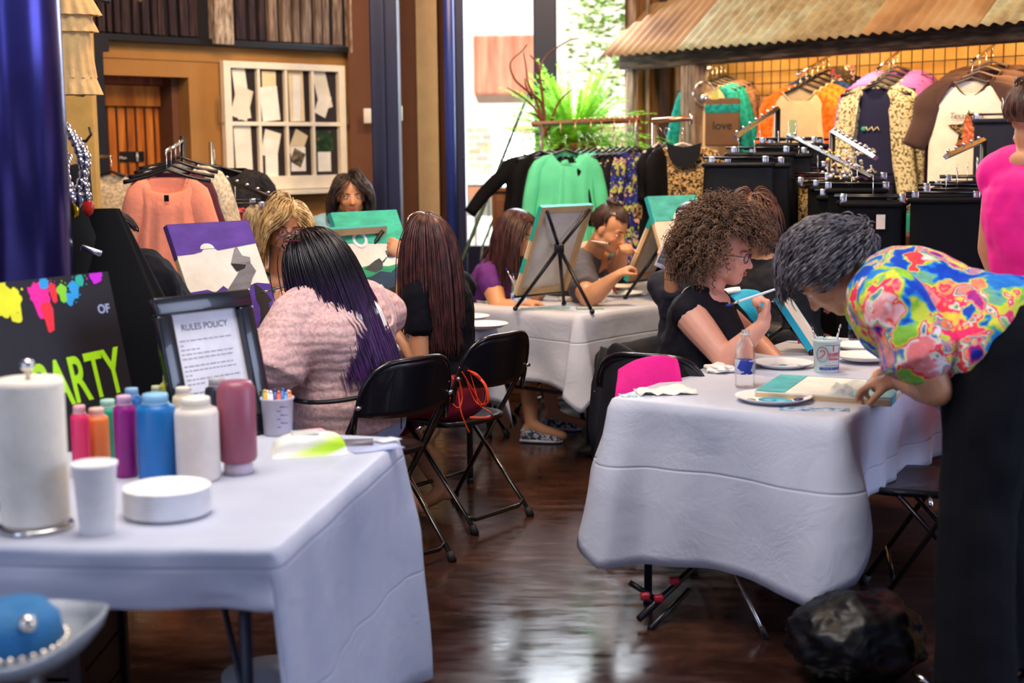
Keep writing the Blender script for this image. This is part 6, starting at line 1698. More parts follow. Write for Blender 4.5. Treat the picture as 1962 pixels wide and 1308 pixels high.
garment('cream_top', 'cream top hanging beside the black iron post', 'top', q, aL, M_IVO, w=.12, L=.5, slv=0, seed=170)
# ruffled dress high at the left
q = atY(118, -60, 6.4); hang('black', q, aL, 'black hanger of the ruffled cream dress')
rod('chrome wall arm high at the left carrying the ruffled dress', [V((q.x, 7.75, q.z)), q], .009)
t = thing('ruffled_dress', 'tiered ruffled cream dress hanging high at the left behind the column', 'dress', atY(118, 180, 6.4))
M_DRS = mk('cream crinkle cotton', 'dcb478', .9, bump=.5, bs=35)
def tier(z0_, z1_, r0, r1, sd, nm):
    c = atY(118, 0, 6.4); rows = []
    for i in range(7):
        u = i / 6; rows.append([V((c.x + math.cos(a_) * lerp(r0, r1, u) * (1 + .06 * math.sin(a_ * 17 + sd) * u), c.y + math.sin(a_) * .55 * lerp(r0, r1, u) * (1 + .1 * math.sin(a_ * 17 + sd) * u), lerp(z0_, z1_, u))) for a_ in [2 * PI * k / 80 for k in range(80)]])
    obj(nm, MB().grid(rows, closed=True), M_DRS, t)
zz = [atY(118, y_, 6.4).z for y_ in (-60, 30, 62, 150, 182)]
tier(zz[0] + .0, zz[1], .09, .12, 1, 'bodice'); tier(zz[1] + .03, zz[2] + .0, .11, .15, 2, 'ruffle'); tier(zz[2] + .04, zz[3], .11, .135, 3, 'skirt'); tier(zz[3] + .03, zz[4], .125, .155, 4, 'ruffle')
tier(zz[1] + .14, zz[1] - .0, .1, .165, 5, 'ruffle')
# wall hooks
for i, (px, py) in enumerate(((155, 170), (160, 258))):
    q = atY(px, py, 7.6); tag(obj('wall_hook', MB().tube([q + V((.03, .0, .04)), q + V((.04, 0, .0)), q + V((.01, 0, -.035)), q + V((-.03, 0, -.03)), q + V((-.05, 0, -.0))], [.006, .008, .009, .008, .005], 8), M_BLACK), 'curved black iron hook %s on the cream wall strip' % ['higher', 'lower'][i], 'hook')
# cream wall strip behind the hooks
qwall('wall_left.004', plan(-80, 7.75), plan(182, 7.75), 0, 4.2, .08, mk('yellow tan plaster', 'c9a55c'), out=(0, 0, 0))
# jewellery bust with necklaces
q = atY(158, 470, 5.0); bust = thing('jewelry_bust', 'black velvet jewelry bust standing behind the party sign', 'display bust', (q.x, q.y, 0))
zb_ = atY(158, 395, 5.0).z
obj('bust', MB().lathe([(.13, 0), (.13, .02), (.04, .03), (.04, zb_ - .45), (.12, zb_ - .43), (.13, zb_ - .25), (.10, zb_ - .1), (.045, zb_ - .03), (.04, zb_ + .14), (.0, zb_ + .15)], (q.x, q.y, 0), 28, sy=.7), mk('black velvet', '08080e', .95), bust)
M_CRY = mk('smoky crystal', 'c8c0c8', .12, .9)
for i, (x0, y0, x1, y1, x2, y2, r) in enumerate(((122, 238, 165, 300, 150, 365, .013), (128, 300, 122, 330, 140, 385, .016), (125, 240, 150, 290, 168, 380, .012))):
    pts = ribbon([atY(x0, y0, 4.85), atY(x1, y1, 4.8), atY(x2, y2, 4.8)], n=9)
    t = thing('necklace', ['long crystal bead necklace arching over the black bust', 'short fat silver bead necklace on the black bust', 'outer smoky bead necklace reaching lowest on the bust'][i], 'necklace', pts[-1])
    obj('cord', MB().tube(pts, .003, 6), M_CHROME, t)
    for k_, p_ in enumerate(pts[::1]): obj('bead', MB().ell(p_, r * (1 + .3 * (k_ % 2)), sub=2), M_CRY if k_ % 3 else M_CHROME, t)
    obj('pendant', MB().ell(pts[-1] - V((0, 0, .03)), (.02, .012, .03)), [M_CHROME, mk('gold', 'd9b326', .25, 1), mk('red glass', 'b02820', .2)][i], t)
t = thing('shoe_buckle', 'small silver buckle glinting on the black display', 'buckle', atY(175, 480, 4.7)); obj('buckle', MB().box(atY(175, 480, 4.7), (.07, .02, .022), Matrix.Rotation(.35, 3, 'Y'), bev=.006), M_CHROME, t)
q = atY(170, 500, 4.78); t = thing('black_drape', 'black cloth draped over the display behind the party sign', 'cloth', (q.x, q.y, 0))
mb = MB(); rows = []
for i in range(14):
    u = i / 13; z = lerp(atY(170, 405, 4.78).z, .2, u); r_ = .05 + .16 * min(1, u * 3) + .04 * u
    rows.append([V((q.x + r_ * math.cos(a_) * (1 + .05 * math.sin(a_ * 7)), q.y + .22 + r_ * .6 * math.sin(a_), z)) for a_ in [2 * PI * k / 48 for k in range(48)]])
mb.grid(rows, closed=True); obj('drape', mb, M_BLK, t)
# ------------------------------------------------------------------ easels, canvases, table things, plant
M_CAN = mk('primed canvas', 'ece6da', .85, bump=.2, bs=400); M_CANB = mk('raw canvas back', 'e6ddcc', .9); M_PINEB = mk('stretcher pine', 'cfae82', .8)
def canvas(label, M, w, h, edge, shapes, th=.02, back=True, loc=None):
    """M: x right, y up, z = painted face"""
    t = thing('canvas', label, 'painting', M @ V((w / 2, 0, 0)))
    mb = MB().box((w / 2, h / 2, -.004), (w, h, .006)); mb.b.transform(M); obj('canvas_face', mb, M_CAN, t, smooth=False)
    for (a, b, c, d) in ((0, 0, w, .03), (0, h - .03, w, h), (0, .03, .03, h - .03), (w - .03, .03, w, h - .03)):
        mb = MB().box(((a + c) / 2, (b + d) / 2, -th / 2 - .007), (c - a, d - b, th)); mb.b.transform(M); obj('stretcher_bar', mb, M_PINEB, t, smooth=False)
    for (y0, y1, c) in edge:       # painted edges
        for x in (-.001, w + .001):
            mb = MB().box((x, (y0 + y1) / 2 * h, -th / 2 - .003), (.002, (y1 - y0) * h, th + .006)); mb.b.transform(M); obj('painted_edge', mb, mk('acrylic ' + c, c, .5), t, smooth=False)
        if y1 >= 1:
            mb = MB().box((w / 2, h + .001, -th / 2 - .003), (w, .002, th + .006)); mb.b.transform(M); obj('painted_edge', mb, mk('acrylic ' + c, c, .5), t, smooth=False)
    z = .0002
    for (nm, c, pts) in shapes:
        z += .0004; m = c if not isinstance(c, str) else mk('acrylic ' + c, c, .5, var=.25, vs=10, stretch=(1, 1, 3))
        obj(nm, MB().prism([(p[0] * w, p[1] * h) for p in pts], .0006, M @ Matrix.Translation((0, 0, z))), m, t, smooth=False)
    return t
def ell2(cx, cy, a, b, n=16, a0=0, a1=2 * PI): return [(cx + a * math.cos(lerp(a0, a1, i / n)), cy + b * math.sin(lerp(a0, a1, i / n))) for i in range(n + (0 if a1 - a0 > 6 else 1))]
def easel(label, M, w, h, th=.03, spread=.16, back=.16, arms=True):
    """table tripod behind a canvas plane M"""
    z0 = (M @ V((0, 0, 0))).z; t = thing('table_easel', label, 'easel', M @ V((w / 2, 0, -.05)))
    nrm = M.to_3x3() @ V((0, 0, 1)); bk = V((-nrm.x, -nrm.y, 0)).normalized(); xx = M.to_3x3() @ V((1, 0, 0))
    hub = M @ V((w / 2, h * .55, -th - .02)); m = M_BLACK
    obj('hub', MB().box(hub, (.05, .05, .05), bev=.008), m, t)
    for s in (-1, 1):
        obj('top_arm', MB().cone(hub, M @ V((w / 2 + s * w * .42, h * .97, -th - .008)), .009, .009, 8), m, t)
        f = M @ V((w / 2 + s * w * .48, 0, -.01)); f.z = ZT + .012; obj('leg', MB().cone(hub, f, .010, .009, 8), m, t); obj('foot', MB().ell(f, .014, sub=2), m, t)
    f = hub + bk * back; f.z = ZT + .012; obj('leg', MB().cone(hub, f, .010, .009, 8), m, t); obj('foot', MB().ell(f, .014, sub=2), m, t)
    c1, c2 = M @ V((w * .04, -.012, -.006)), M @ V((w * .96, -.012, -.006)); obj('ledge', MB().cone(c1, c2, .012, .012, 6), m, t)
    return t
def lean_canvas(bl, xdir, lean):
    x = V(xdir).normalized(); bk = V((-x.y, x.x, 0)); up = (ZU * math.cos(lean) + bk * math.sin(lean)).normalized(); return frame(bl, x, up)
dog = lambda sx, ox, oy: None
# painting A (purple)
bl = P3(395, 640, 5.45); bl.z = ZT + .09
MA = lean_canvas(bl, V((.66, .75, 0)), .46)
canvas('purple and white painting of a grey dog on the easel before the pink blouse', MA, .40, .51, [(0, .42, '4a2f8c'), (.72, 1, '4a2a7e')], [
    ('painted_band', '5a3a98', [(0, .74), (.2, .745), (.3, .76), (.36, .80), (.44, .80), (.5, .76), (1, .80), (1, 1), (0, 1)]),
    ('painted_spot', 'f0ebe2', ell2(.38, .78, .085, .045, 16, 0, PI)),
    ('painted_band', '4b318f', [(0, .10), (1, .08), (1, .44), (.84, .46), (.5, .40), (.42, .46), (.3, .41), (.22, .44), (0, .43)]),
    ('painted_shape', '77767a', [(.16, .30), (.26, .36), (.34, .34), (.4, .22), (.55, .28), (.68, .36), (.8, .5), (.88, .56), (.84, .64), (.74, .62), (.6, .52), (.42, .40), (.36, .30), (.24, .24)]),
    ('painted_shape', '8a898c', [(.6, .64), (.7, .76), (.74, .78), (.77, .70), (.86, .68), (.85, .64), (.7, .63)]),
    ('painted_shape', '1d1a1f', [(.6, .64), (.64, .57), (.75, .59), (.78, .62)]),
    ('painted_shape', '1b181d', [(.80, .46), (.9, .38), (.95, .3), (.9, .28), (.86, .1), (.7, .0), (.62, .02), (.74, .16), (.78, .26), (.76, .32)])])
easel('black table easel holding the purple painting', MA, .40, .51)
# painting B (green)
bl = P3(700, 622, 6.12); bl.z = ZT + .09
MBm = lean_canvas(bl, V((.72, .69, 0)), .45)
canvas('green and white painting of a dark dog on the easel of the long haired woman', MBm, .37, .52, [(0, .3, '2a9a78'), (.45, .62, '27a08a'), (.74, 1, '28ab98')], [
    ('painted_band', '3fb897', [(0, .72), (1, .68), (1, 1), (0, 1)]),
    ('painted_ring', 'f4f0e6', ell2(.3, .74, .11, .075)), ('painted_ring', '3aa98c', ell2(.3, .742, .07, .045)),
    ('painted_band', '2f9c72', [(0, .47), (.3, .5), (.6, .48), (1, .52), (1, .3), (.5, .26), (0, .28)]),
    ('painted_shape', '40484a', [(.22, .47), (.42, .54), (.5, .56), (.53, .52), (.5, .46), (.38, .43)]),
    ('painted_shape', '2f4a78', [(.62, .62), (.78, .66), (.82, .60), (.74, .56), (.64, .56)]),
    ('painted_shape', '26415a', [(.1, .38), (.3, .4), (.45, .44), (.6, .42), (.8, .5), (.9, .44), (.7, .32), (.5, .26), (.3, .28), (.15, .3)]),
    ('painted_shape', '1c1e22', [(.5, .28), (.62, .1), (.75, .08), (.72, .2), (.66, .3)]),
    ('painted_band', '2a9464', [(0, 0), (1, 0), (1, .1), (0, .12)])])
easel('black table easel holding the green painting', MBm, .37, .52)
# canvas behind it, seen from behind
bl = P3(688, 560, 6.55); bl.z = ZT + .03; Mc = lean_canvas(bl, -(UD * .9 + VD * .2), .36)
canvas('canvas seen from behind with teal edges just behind the green painting', Mc, .37, .5, [(.6, 1, '1f9a90')], [])
easel('black table easel behind the green painting', Mc, .37, .5)
# canvas C from behind
bl = P3(1080, 562, 7.55); bl.z = ZT + .09; Mc = lean_canvas(bl, V((-.75, -.66, 0)), .42)
canvas('white canvas seen from behind on an X shaped easel before the purple tee', Mc, .36, .5, [(.62, 1, '1fae9c'), (.25, .42, '1fae9c')], [('painted_band', '2fae9c', [(0, .7), (1, .7), (1, 1), (0, 1)])])
easel('black X shaped table easel in the centre of the back table', Mc, .36, .5, back=.24)
# canvas D from behind and E front
bl = P3(1262, 556, 7.20); bl.z = ZT + .03; Mc = lean_canvas(bl, V((-.42, .9, 0)) * -1 * -1, .42)
bl = P3(1180, 552, 7.45); bl.z = ZT + .03; bl = P3(1262, 545, 8.1); bl.z = ZT + .11; Mc = lean_canvas(bl, V((-.62, -.78, 0)), .46)
canvas('canvas seen from behind with teal edge beside the woman in the orange apron', Mc, .36, .5, [(.65, 1, '1aa698'), (0, .12, '1aa698')], [])
easel('black table easel behind the sloping canvas on the back table', Mc, .36, .5)
bl = P3(1288, 556, 7.45); bl.z = ZT + .11; Me = lean_canvas(bl, V((.8, .6, 0)), .40)
canvas('turquoise and white canvas facing us behind the curly hair', Me, .36, .5, [(.7, 1, '2aa8b0'), (0, .35, '35b0b8')], [
    ('painted_band', '55c4c2', [(0, .72), (1, .72), (1, 1), (0, 1)]), ('painted_ring', 'f4f0e6', ell2(.5, .74, .1, .07)), ('painted_ring', '55c4c2', ell2(.5, .745, .06, .04)), ('painted_band', '6cc8cc', [(0, 0), (1, 0), (1, .42), (0, .42)])])
easel('black table easel of the turquoise canvas', Me, .36, .5)
# flat canvas on the right table
p0 = atZ(1448, 748, ZT + .024); Mf = frame(p0, V((.80, -.35, 0)), V((.45, .89, 0)))
canvas('turquoise and white striped canvas lying flat on the right table', Mf, .44, .36, [(0, .3, '2ea6b2'), (.66, 1, '2ea6b2')], [
    ('painted_stripe', '4fb6bd', [(0, .0), (.22, 0), (.22, 1), (0, 1)]), ('painted_stripe', '8fcdd0', [(.7, 0), (1, 0), (1, 1), (.7, 1)])])
# canvas edge leaning behind the tub
p0 = atZ(1545, 690, ZT + .02); Mg = lean_canvas(V((p0.x + .08, p0.y + .25, ZT + .03)), V((.35, .95, 0)), .6)
canvas('bright turquoise edged canvas leaning behind the quart tub', Mg, .2, .25, [(0, 1, '14b4d8')], [])
easel('black table easel behind the quart tub', Mg, .2, .25, back=.12)
# ---------- plates
def plate(px, py, r, label, blobs=(), z=0, group=None):
    p = atZ(px, py, ZT + .001 + z); t = thing('paper_plate', label, 'plate', p, group)
    obj('plate', MB().lathe([(0, 0), (r * .66, 0), (r * .74, .004), (r * .93, .017), (r, .020), (r, .018), (r * .93, .0145), (r * .74, .0015)][::1], p, 72, ripple=lambda a, rr, zz: .012 * math.cos(a * 36) if rr > r * .7 else 0), mk('white paper plate', 'f0ecea', .7), t)
    for (dx, dy, a, b, c) in blobs:
        obj('paint_blob', MB().ell(p + V((dx, dy, .004)), (a, b, .006), None, 2), mk('wet ' + c, c, .25), t)
    return t
plate(1482, 768, .125, 'white paper plate with turquoise paint at the front of the right table', [(0, .01, .05, .035, '35a4c4'), (.03, -.02, .03, .025, '4fb4cc'), (.085, 0, .02, .016, '2c2a72'), (-.075, .0, .018, .013, 'a89a78')])
plate(1500, 702, .115, 'scalloped paper plate with dark purple paint beside the quart tub', [(-.06, -.02, .03, .014, '241c3a'), (.06, -.03, .02, .012, '2c2a5c'), (.0, .0, .016, .012, '8fc4c0')])
plate(1655, 688, .11, 'upper paper plate of the pair behind the quart tub', z=.012); plate(1650, 668, .11, 'empty paper plate farthest back on the right table')
plate(1090, 562, .11, 'paper plate with blue and yellow paint under the X shaped easel', [(-.06, 0, .03, .02, '2a6ab0'), (.03, 0, .03, .02, 'd8c840')])
plate(1192, 566, .125, 'paper plate with brown scraps beside the white mug', [(-.05, 0, .03, .018, '3a2a1c'), (.02, -.02, .04, .02, '9a6a34')]); plate(1185, 553, .11, 'paper plate behind the plate of brown scraps')
plate(895, 612, .11, 'paper plate at the right end of the left centre table'); plate(925, 627, .12, 'paper plate in front overlapping the cloth corner of the left centre table')
# ---------- bottles and tubs on the right table
M_CLR = NT('clear bottle plastic'); M_CLR.set(Base__Color=(1, 1, 1, 1), Roughness=.05, Transmission__Weight=1, IOR=1.2, Alpha=.55); M_CLR = M_CLR.m
def bottle(px, py, s, label, lab, cap=None, sqz=1):
    p = atZ(px, py, ZT + .001); t = thing('water_bottle', label, 'bottle', p)
    obj('bottle', MB().lathe([(0, 0), (.028 * s, 0), (.032 * s, .006), (.0325 * s, .05), (.03 * s, .055), (.0325 * s, .06), (.0325 * s, .12 * s), (.03 * s, .14 * s), (.014 * s, .165 * s), (.0125 * s, .17 * s), (.0125 * s, .19 * s), (.0115 * s, .19 * s), (.011 * s, .17 * s)], p, 32), M_CLR, t)
    obj('neck_ring', MB().lathe([(.0155 * s, .171 * s), (.016 * s, .174 * s), (.0155 * s, .177 * s)], p, 24), mk('frosted plastic', 'c8ccd4', .3), t)
    lb = obj('label', MB().lathe([(.0328 * s, .05), (.0335 * s, .052), (.0335 * s, .096), (.0328 * s, .098)], p, 32), lab, t)
    return t, p, lb
t, p, lb = bottle(1427, 742, 1.06, 'small clear water bottle with blue and silver label at the front of the right table', mramp('bottle label', [(.3, '2c3c9a'), (.42, 'b8bcd0'), (.6, 'd0d2dc'), (.62, '2f62b8')], 16, 'CONSTANT'))
t, p, lb = bottle(1642, 652, 1.15, 'water bottle with blue label and green leaf beside the bent over head', mk('deep blue label', '0f5a9c', .4))
Ml = frame(p, V((.93, .36, 0)), ZU) 
text_mesh('DASA', .016, mk('white ink', 'dfe8f0', .5), 'lettering', lb, Matrix.Translation(p + V((0, 0, .072))) @ Matrix.Rotation(.1, 4, 'Z') @ Matrix.Rotation(PI / 2, 4, 'X') @ Matrix.Translation((.004, 0, 0)), .0003, .0004, cyl=.0392)
obj('leaf_print', MB().prism(ell2(0, 0, .008, .012), .001, frame(p + V((-.018, -.0345, .075)), V((1, -.45, 0)), V((.2, 0, 1)))), mk('leaf green', '4fc43a', .5), lb, smooth=False)
# quart tub
p = atZ(1583, 712, ZT + .001); R_ = .051; H_ = .125
t = thing('quart_tub', 'white plastic quart measuring tub of brushes with red and blue print', 'tub', p)
mt = mk('milky tub plastic', 'c8dcd8', .35, alpha=.93)
obj('tub', MB().lathe([(0, 0), (R_ * .84, 0), (R_ * .87, .004), (R_ * .98, H_ - .012), (R_ * 1.06, H_ - .011), (R_ * 1.06, H_), (R_ * .99, H_), (R_ * .95, H_ - .012), (R_ * .82, .006), (0, .005)], p, 40), mt, t)
obj('paint_water', MB().lathe([(0, .09), (R_ * .9, .09)], p, 32), mk('cloudy paint water', '9fc0b8', .2), t)
M_REDI = mk('red ink', 'c4434e', .5); M_BLUI = mk('blue ink', '2a3a86', .5)
tw = math.radians(8); Mx = Matrix.Translation(p) @ Matrix.Rotation(tw, 4, 'Z') @ Matrix.Rotation(PI / 2, 4, 'X'); cr = R_ * .96
def tubtext(s_, size, m, x, y, **k): text_mesh(s_, size, m, 'lettering', t, Mx @ Matrix.Translation((0, y, 0)) @ Matrix.Translation((0, 0, 0)) @ Matrix.Rotation(x / cr, 4, 'Y'), .0006, k.pop('b', .0005), cyl=cr, **k)
tubtext('1', .028, M_REDI, .008, .083, b=.0012, align='CENTER'); tubtext('QUART', .0145, M_REDI, .010, .066, b=.0006, align='CENTER'); tubtext('946.35 ml', .010, M_REDI, .010, .050, align='CENTER'); tubtext('MEASURE-RIGHT', .0125, M_BLUI, -.004, .014, b=.0006, align='CENTER', xs=.85)
def wrapline(x0, x1, y0, y1, m, nm='print_line', r=.0009):
    pts = []
    for i in range(13):
        x = lerp(x0, x1, i / 12); y = lerp(y0, y1, i / 12); rr = cr + .0006; pts.append(Mx @ V((math.sin(x / rr) * rr, y, math.cos(x / rr) * rr)))
    obj(nm, MB().tube(pts, r, 4), m, t)
wrapline(-.024, .038, .104, .104, M_BLUI); wrapline(.038, .038, .104, .010, M_BLUI); wrapline(-.006, .036, .062, .062, M_REDI); wrapline(-.024, .038, .030, .030, M_REDI)
for i in range(7): wrapline(.052, .058, .03 + .012 * i, .03 + .012 * i, M_BLUI)
pts = []
for i in range(28):
    a = 2 * PI * i / 28; x = -.034 + .022 * math.cos(a); y = .07 + .027 * math.sin(a); pts.append(Mx @ V((math.sin(x / cr) * (cr + .001), y, math.cos(x / cr) * (cr + .001))))
obj('round_emblem', MB().tube(pts, .0014, 4, closed=True), mk('grey blue ink', '6a708c', .5), t)
pts = [Mx @ V((math.sin(x / cr) * (cr + .001), y, math.cos(x / cr) * (cr + .001))) for x, y in ((-.045, .055), (-.035, .06), (-.024, .075), (-.03, .085), (-.042, .08))]
obj('emblem_stroke', MB().tube(ribbon(pts), .0035, 5, flat=.5), M_REDI, t)
brush(p + V((-.02, .0, .02)), p + V((-.055, .0, .17)), 'b8b8b0', 'grey brush leaning left in the quart tub', tip='5a5a5a')
brush(p + V((.01, 0, .02)), p + V((.055, .02, .175)), 'd8d8e0', 'clear handled brush leaning right in the quart tub', tip='9a9aa8')
brush(p + V((.0, .01, .02)), p + V((-.01, .0, .14)), '2a2f7a', 'navy brush upright in the quart tub', tip='20245c')
# tissues, napkins, paper
def crumple(px, py, r, seed, label, mat, z=.0, flat=.45, cat='tissue', name='crumpled_tissue'):
    p = atZ(px, py, ZT + .002); b2 = bmesh.new(); bmesh.ops.create_icosphere(b2, subdivisions=4, radius=1); vs = []
    for v in b2.verts:
        d = v.co.normalized(); k = 1 + .45 * noise.noise(d * 1.7 + V((seed, 0, 0))) + .28 * abs(noise.noise(d * 4 + V((seed, 3, 0)))); q = d * r * k; q.z = max(q.z * flat + r * flat * .8, 0); vs.append(p + q)
    b2.verts.index_update(); fs = [[v.index for v in f.verts] for f in b2.faces]; b2.free()
    return tag(obj(name, MB().mesh_in(vs, fs), mat), label, cat)
M_TIS = mk('white tissue', 'f0eae2', .9, bump=.3, bs=60); M_TISG = mramp('paint stained tissue', [(.4, 'eae6da'), (.6, 'd8dccc'), (.75, '9fb8a4')], 16, rough=.9)
crumple(1378, 712, .055, 1, 'white crumpled tissue behind the small water bottle', M_TIS, flat=.3)
crumple(1612, 766, .035, 5, 'stained crumpled tissue beside the front paper plate', M_TISG, flat=.8); crumple(1650, 757, .05, 9, 'larger stained tissue under the hands', M_TISG, flat=.55)
crumple(1118, 572, .05, 13, 'white tissue next to the X shaped easel', M_TIS, flat=.45); crumple(1085, 575, .045, 17, 'flat white tissue left of the easel foot', M_TIS, flat=.25)
def sheet(px, py, w, l, a, mat, label, curl=.01, cat='napkin', name='napkin', dz=.0015):
    p = atZ(px, py, ZT + dz); rows = []; R = Matrix.Rotation(a, 3, 'Z')
    for i in range(11):
        rows.append([p + R @ V((lerp(-w / 2, w / 2, j / 10), lerp(-l / 2, l / 2, i / 10), curl * abs(noise.noise(V((i * .35 + px, j * .35, 1))))) ) for j in range(11)])
    return tag(obj(name, MB().grid(rows), mat, mods=[('SOLIDIFY', dict(thickness=.0012))]), label, cat)
sheet(1275, 752, .2, .12, .1, M_TIS, 'white paper napkin at the left corner of the right table', .03); sheet(1222, 757, .12, .07, .15, mramp('printed leaflet', [(.35, '4a80ac'), (.5, 'b8c8d0'), (.6, 'e2e4e6')], 50), 'blue printed leaflet under the napkin at the table corner', .002, 'leaflet', 'leaflet')
sheet(1560, 784, .22, .06, -.2, mramp('blue scribbled sheet', [(.4, '2c5a9a'), (.5, '8fb4cc'), (.6, 'c0c8d8')], 40), 'blue printed sheet under the front plate', .002, 'leaflet', 'leaflet'); sheet(1530, 700, .2, .12, .5, M_TIS, 'white paper sheet between the tub and the scalloped plate', .01, dz=.001)
sheet(955, 578, .2, .14, .6, mramp('green smeared paper', [(.4, 'e4e0d2'), (.6, 'c8dccc'), (.75, '3a9a80')], 12), 'paper smeared with green paint left of the brush jar', .02, 'paper', 'paper_sheet'); sheet(1045, 590, .26, .07, .1, mramp('teal smeared strip', [(.4, 'd8dcd8'), (.6, '6ab0a8')], 14), 'teal smeared paper strip in front of the brush jar', .006, 'paper', 'paper_sheet')
p = atZ(1130, 590, ZT + .006); tag(obj('phone', MB().box(p, (.14, .065, .01), Matrix.Rotation(.05, 3, 'Z'), bev=.003), mk('sage phone case', '9aa89a', .4)), 'pale green phone lying on the edge of the back table', 'phone')
# brush jar
p = atZ(998, 584, ZT + .001); t = thing('brush_jar', 'cut open water bottle with blue label used as a brush jar', 'jar', p)
obj('jar', MB().lathe([(0, 0), (.045, 0), (.05, .01), (.052, .13), (.0535, .14), (.051, .14), (.049, .012), (0, .006)], p, 32), M_CLR, t)
obj('label', MB().lathe([(.0515, .02), (.0525, .022), (.0532, .062), (.0522, .064)], p, 32), mramp('blue swirl label', [(.4, '1c6ac0'), (.55, 'd8e4f0'), (.7, '2a50a8')], 30), t)
obj('paint_water', MB().lathe([(0, .01), (.046, .01), (.048, .1), (0, .1)], p, 24), mk('teal paint water', '3a9aa0', .2), t)
for i, (dx, dz_, c, tp_) in enumerate(((-.10, .20, 'd8dce8', '1c2a8a'), (.03, .2, '1a1a22', '2a2a2a'), (-.05, .17, 'e8e8ec', '3a4a9a'))):
    brush(p + V((.02 - .02 * i, 0, .015)), p + V((dx * .8, 0, dz_)), c, ['white brush with blue tip leaning far left in the brush jar', 'black brush standing in the brush jar', 'short white brush in the brush jar'][i], tip=tp_)
# mug
p = atZ(1150, 578, ZT + .001); t = thing('mug', 'white insulated mug with steel rim beside the brown scraps plate', 'mug', p)
obj('cup', MB().lathe([(0, 0), (.034, 0), (.038, .006), (.043, .12), (.041, .125), (.039, .12), (.034, .01), (0, .008)], p, 32), mk('glazed white', 'ece8e0', .3), t)
obj('rim', MB().lathe([(.0405, .122), (.0425, .128), (.0405, .13), (.038, .128)], p, 32), M_CHROME, t)
obj('handle', MB().tube([p + V((.04, 0, .1)), p + V((.062, 0, .095)), p + V((.064, 0, .05)), p + V((.038, 0, .035))], .006, 8), MATS['glazed white'], t)
# ---------- jacket over the chair, cyan apron, bags
def P5(px, py, y): return atY(px, py, y)
t = thing('jacket', 'black jacket with hot pink lining draped over the chair of the curly haired woman', 'jacket', (.5, 5.2, .3))
M_JK = mk('black softshell', '0a0a14', .7, bump=.12, bs=25, spec=.3); M_HP = mk('hot pink fleece', 'ec0a8c', .8, bump=.1, bs=80)
def drape(pts_top, pts_bot, n=14, bulge=.02, seed=0, amp=.012):
    a = ribbon(pts_top, n=6); b = ribbon(pts_bot, n=6); m = min(len(a), len(b)); rows = []
    for i in range(n + 1):
        u = i / n; rows.append([a[k].lerp(b[k], u) + V((0, -bulge * math.sin(u * PI), 0)) + V((noise.noise(V((k * .4, u * 3, seed))), noise.noise(V((k * .4, u * 3, seed + 9))), 0)) * amp * (u * 1.5 + .2) for k in range(m)])
    return MB().grid(rows)
sol = [('SOLIDIFY', dict(thickness=.018, offset=0)), ('SUBSURF', dict(levels=1))]
sol2 = [('SOLIDIFY', dict(thickness=.008, offset=0)), ('SUBSURF', dict(levels=1))]
obj('body', drape([P5(1168, 665, 5.35), P5(1182, 655, 5.30), P5(1215, 672, 5.22), P5(1240, 694, 5.16)], [P5(1136, 885, 5.2), P5(1165, 893, 5.12), P5(1200, 896, 5.05), P5(1240, 890, 5.02)], seed=1), M_JK, t, mods=sol)
obj('lining', drape([P5(1184, 708, 5.04), P5(1220, 688, 5.03), P5(1268, 680, 5.05), P5(1298, 688, 5.08)], [P5(1172, 790, 4.95), P5(1215, 805, 4.95), P5(1265, 800, 4.97), P5(1312, 765, 5.0)], seed=3, amp=.006), M_HP, t, mods=sol2)
obj('collar', drape([P5(1284, 683, 5.14), P5(1300, 682, 5.16), P5(1320, 695, 5.18), P5(1338, 722, 5.2)], [P5(1300, 790, 5.07), P5(1312, 790, 5.08), P5(1326, 790, 5.1), P5(1342, 790, 5.12)], seed=5, amp=.006), M_JK, t, mods=sol)
obj('black_strip', drape([P5(1196, 712, 5.05), P5(1205, 715, 5.045), P5(1214, 722, 5.04)], [P5(1212, 800, 4.98), P5(1222, 800, 4.98), P5(1234, 800, 4.985)], seed=6, amp=.003), M_JK, t, mods=sol2)  # narrow strip of black jacket cloth over the pink lining
obj('sleeve', MB().tube([P5(1175, 668, 5.38), P5(1160, 740, 5.38), P5(1152, 820, 5.32), P5(1158, 885, 5.3)], [.05, .055, .05, .045], 14), M_JK, t)
t = thing('apron', 'bright cyan apron with white tape hung over the chair beyond the curly haired woman', 'apron', P5(1440, 600, 6.0))
M_CY = mk('cyan apron cloth', '1fb4dc', .7)
obj('bib', drape([P5(1398, 566, 6.02), P5(1420, 554, 6.02), P5(1450, 556, 6.0), P5(1462, 564, 6.0)], [P5(1440, 612, 5.95), P5(1448, 625, 5.95), P5(1455, 640, 5.95), P5(1462, 650, 5.95)], seed=7, amp=.004), M_CY, t, mods=sol2)
obj('tape', MB().tube([P5(1455, 650, 5.93), P5(1462, 690, 5.92), P5(1468, 735, 5.9)], .012, 6, flat=.3), M_CY, t)
obj('cord', MB().tube(ribbon([P5(1472, 640, 5.9), P5(1474, 680, 5.88), P5(1471, 735, 5.87)]), .004, 6), M_CY, t)
obj('collar', drape([P5(1376, 558, 6.04), P5(1398, 552, 6.04), P5(1418, 550, 6.04)], [P5(1378, 566, 6.02), P5(1400, 562, 6.02), P5(1418, 560, 6.02)], seed=8, amp=.002), mk('white cotton', 'f2f0ee', .8), t, mods=sol2)
t = thing('handbag', 'black handbag with a magenta strap on the chair behind the tall brush', 'handbag', P5(1500, 690, 6.1))
mb = MB(); c = P5(1500, 670, 6.15); mb.box(c, (.3, .16, .24), Matrix.Rotation(-.3, 3, 'Z'), bev=.05); obj('bag', mb, mk('black quilted bag', '0a0a12', .6, bump=.4, bs=40), t)
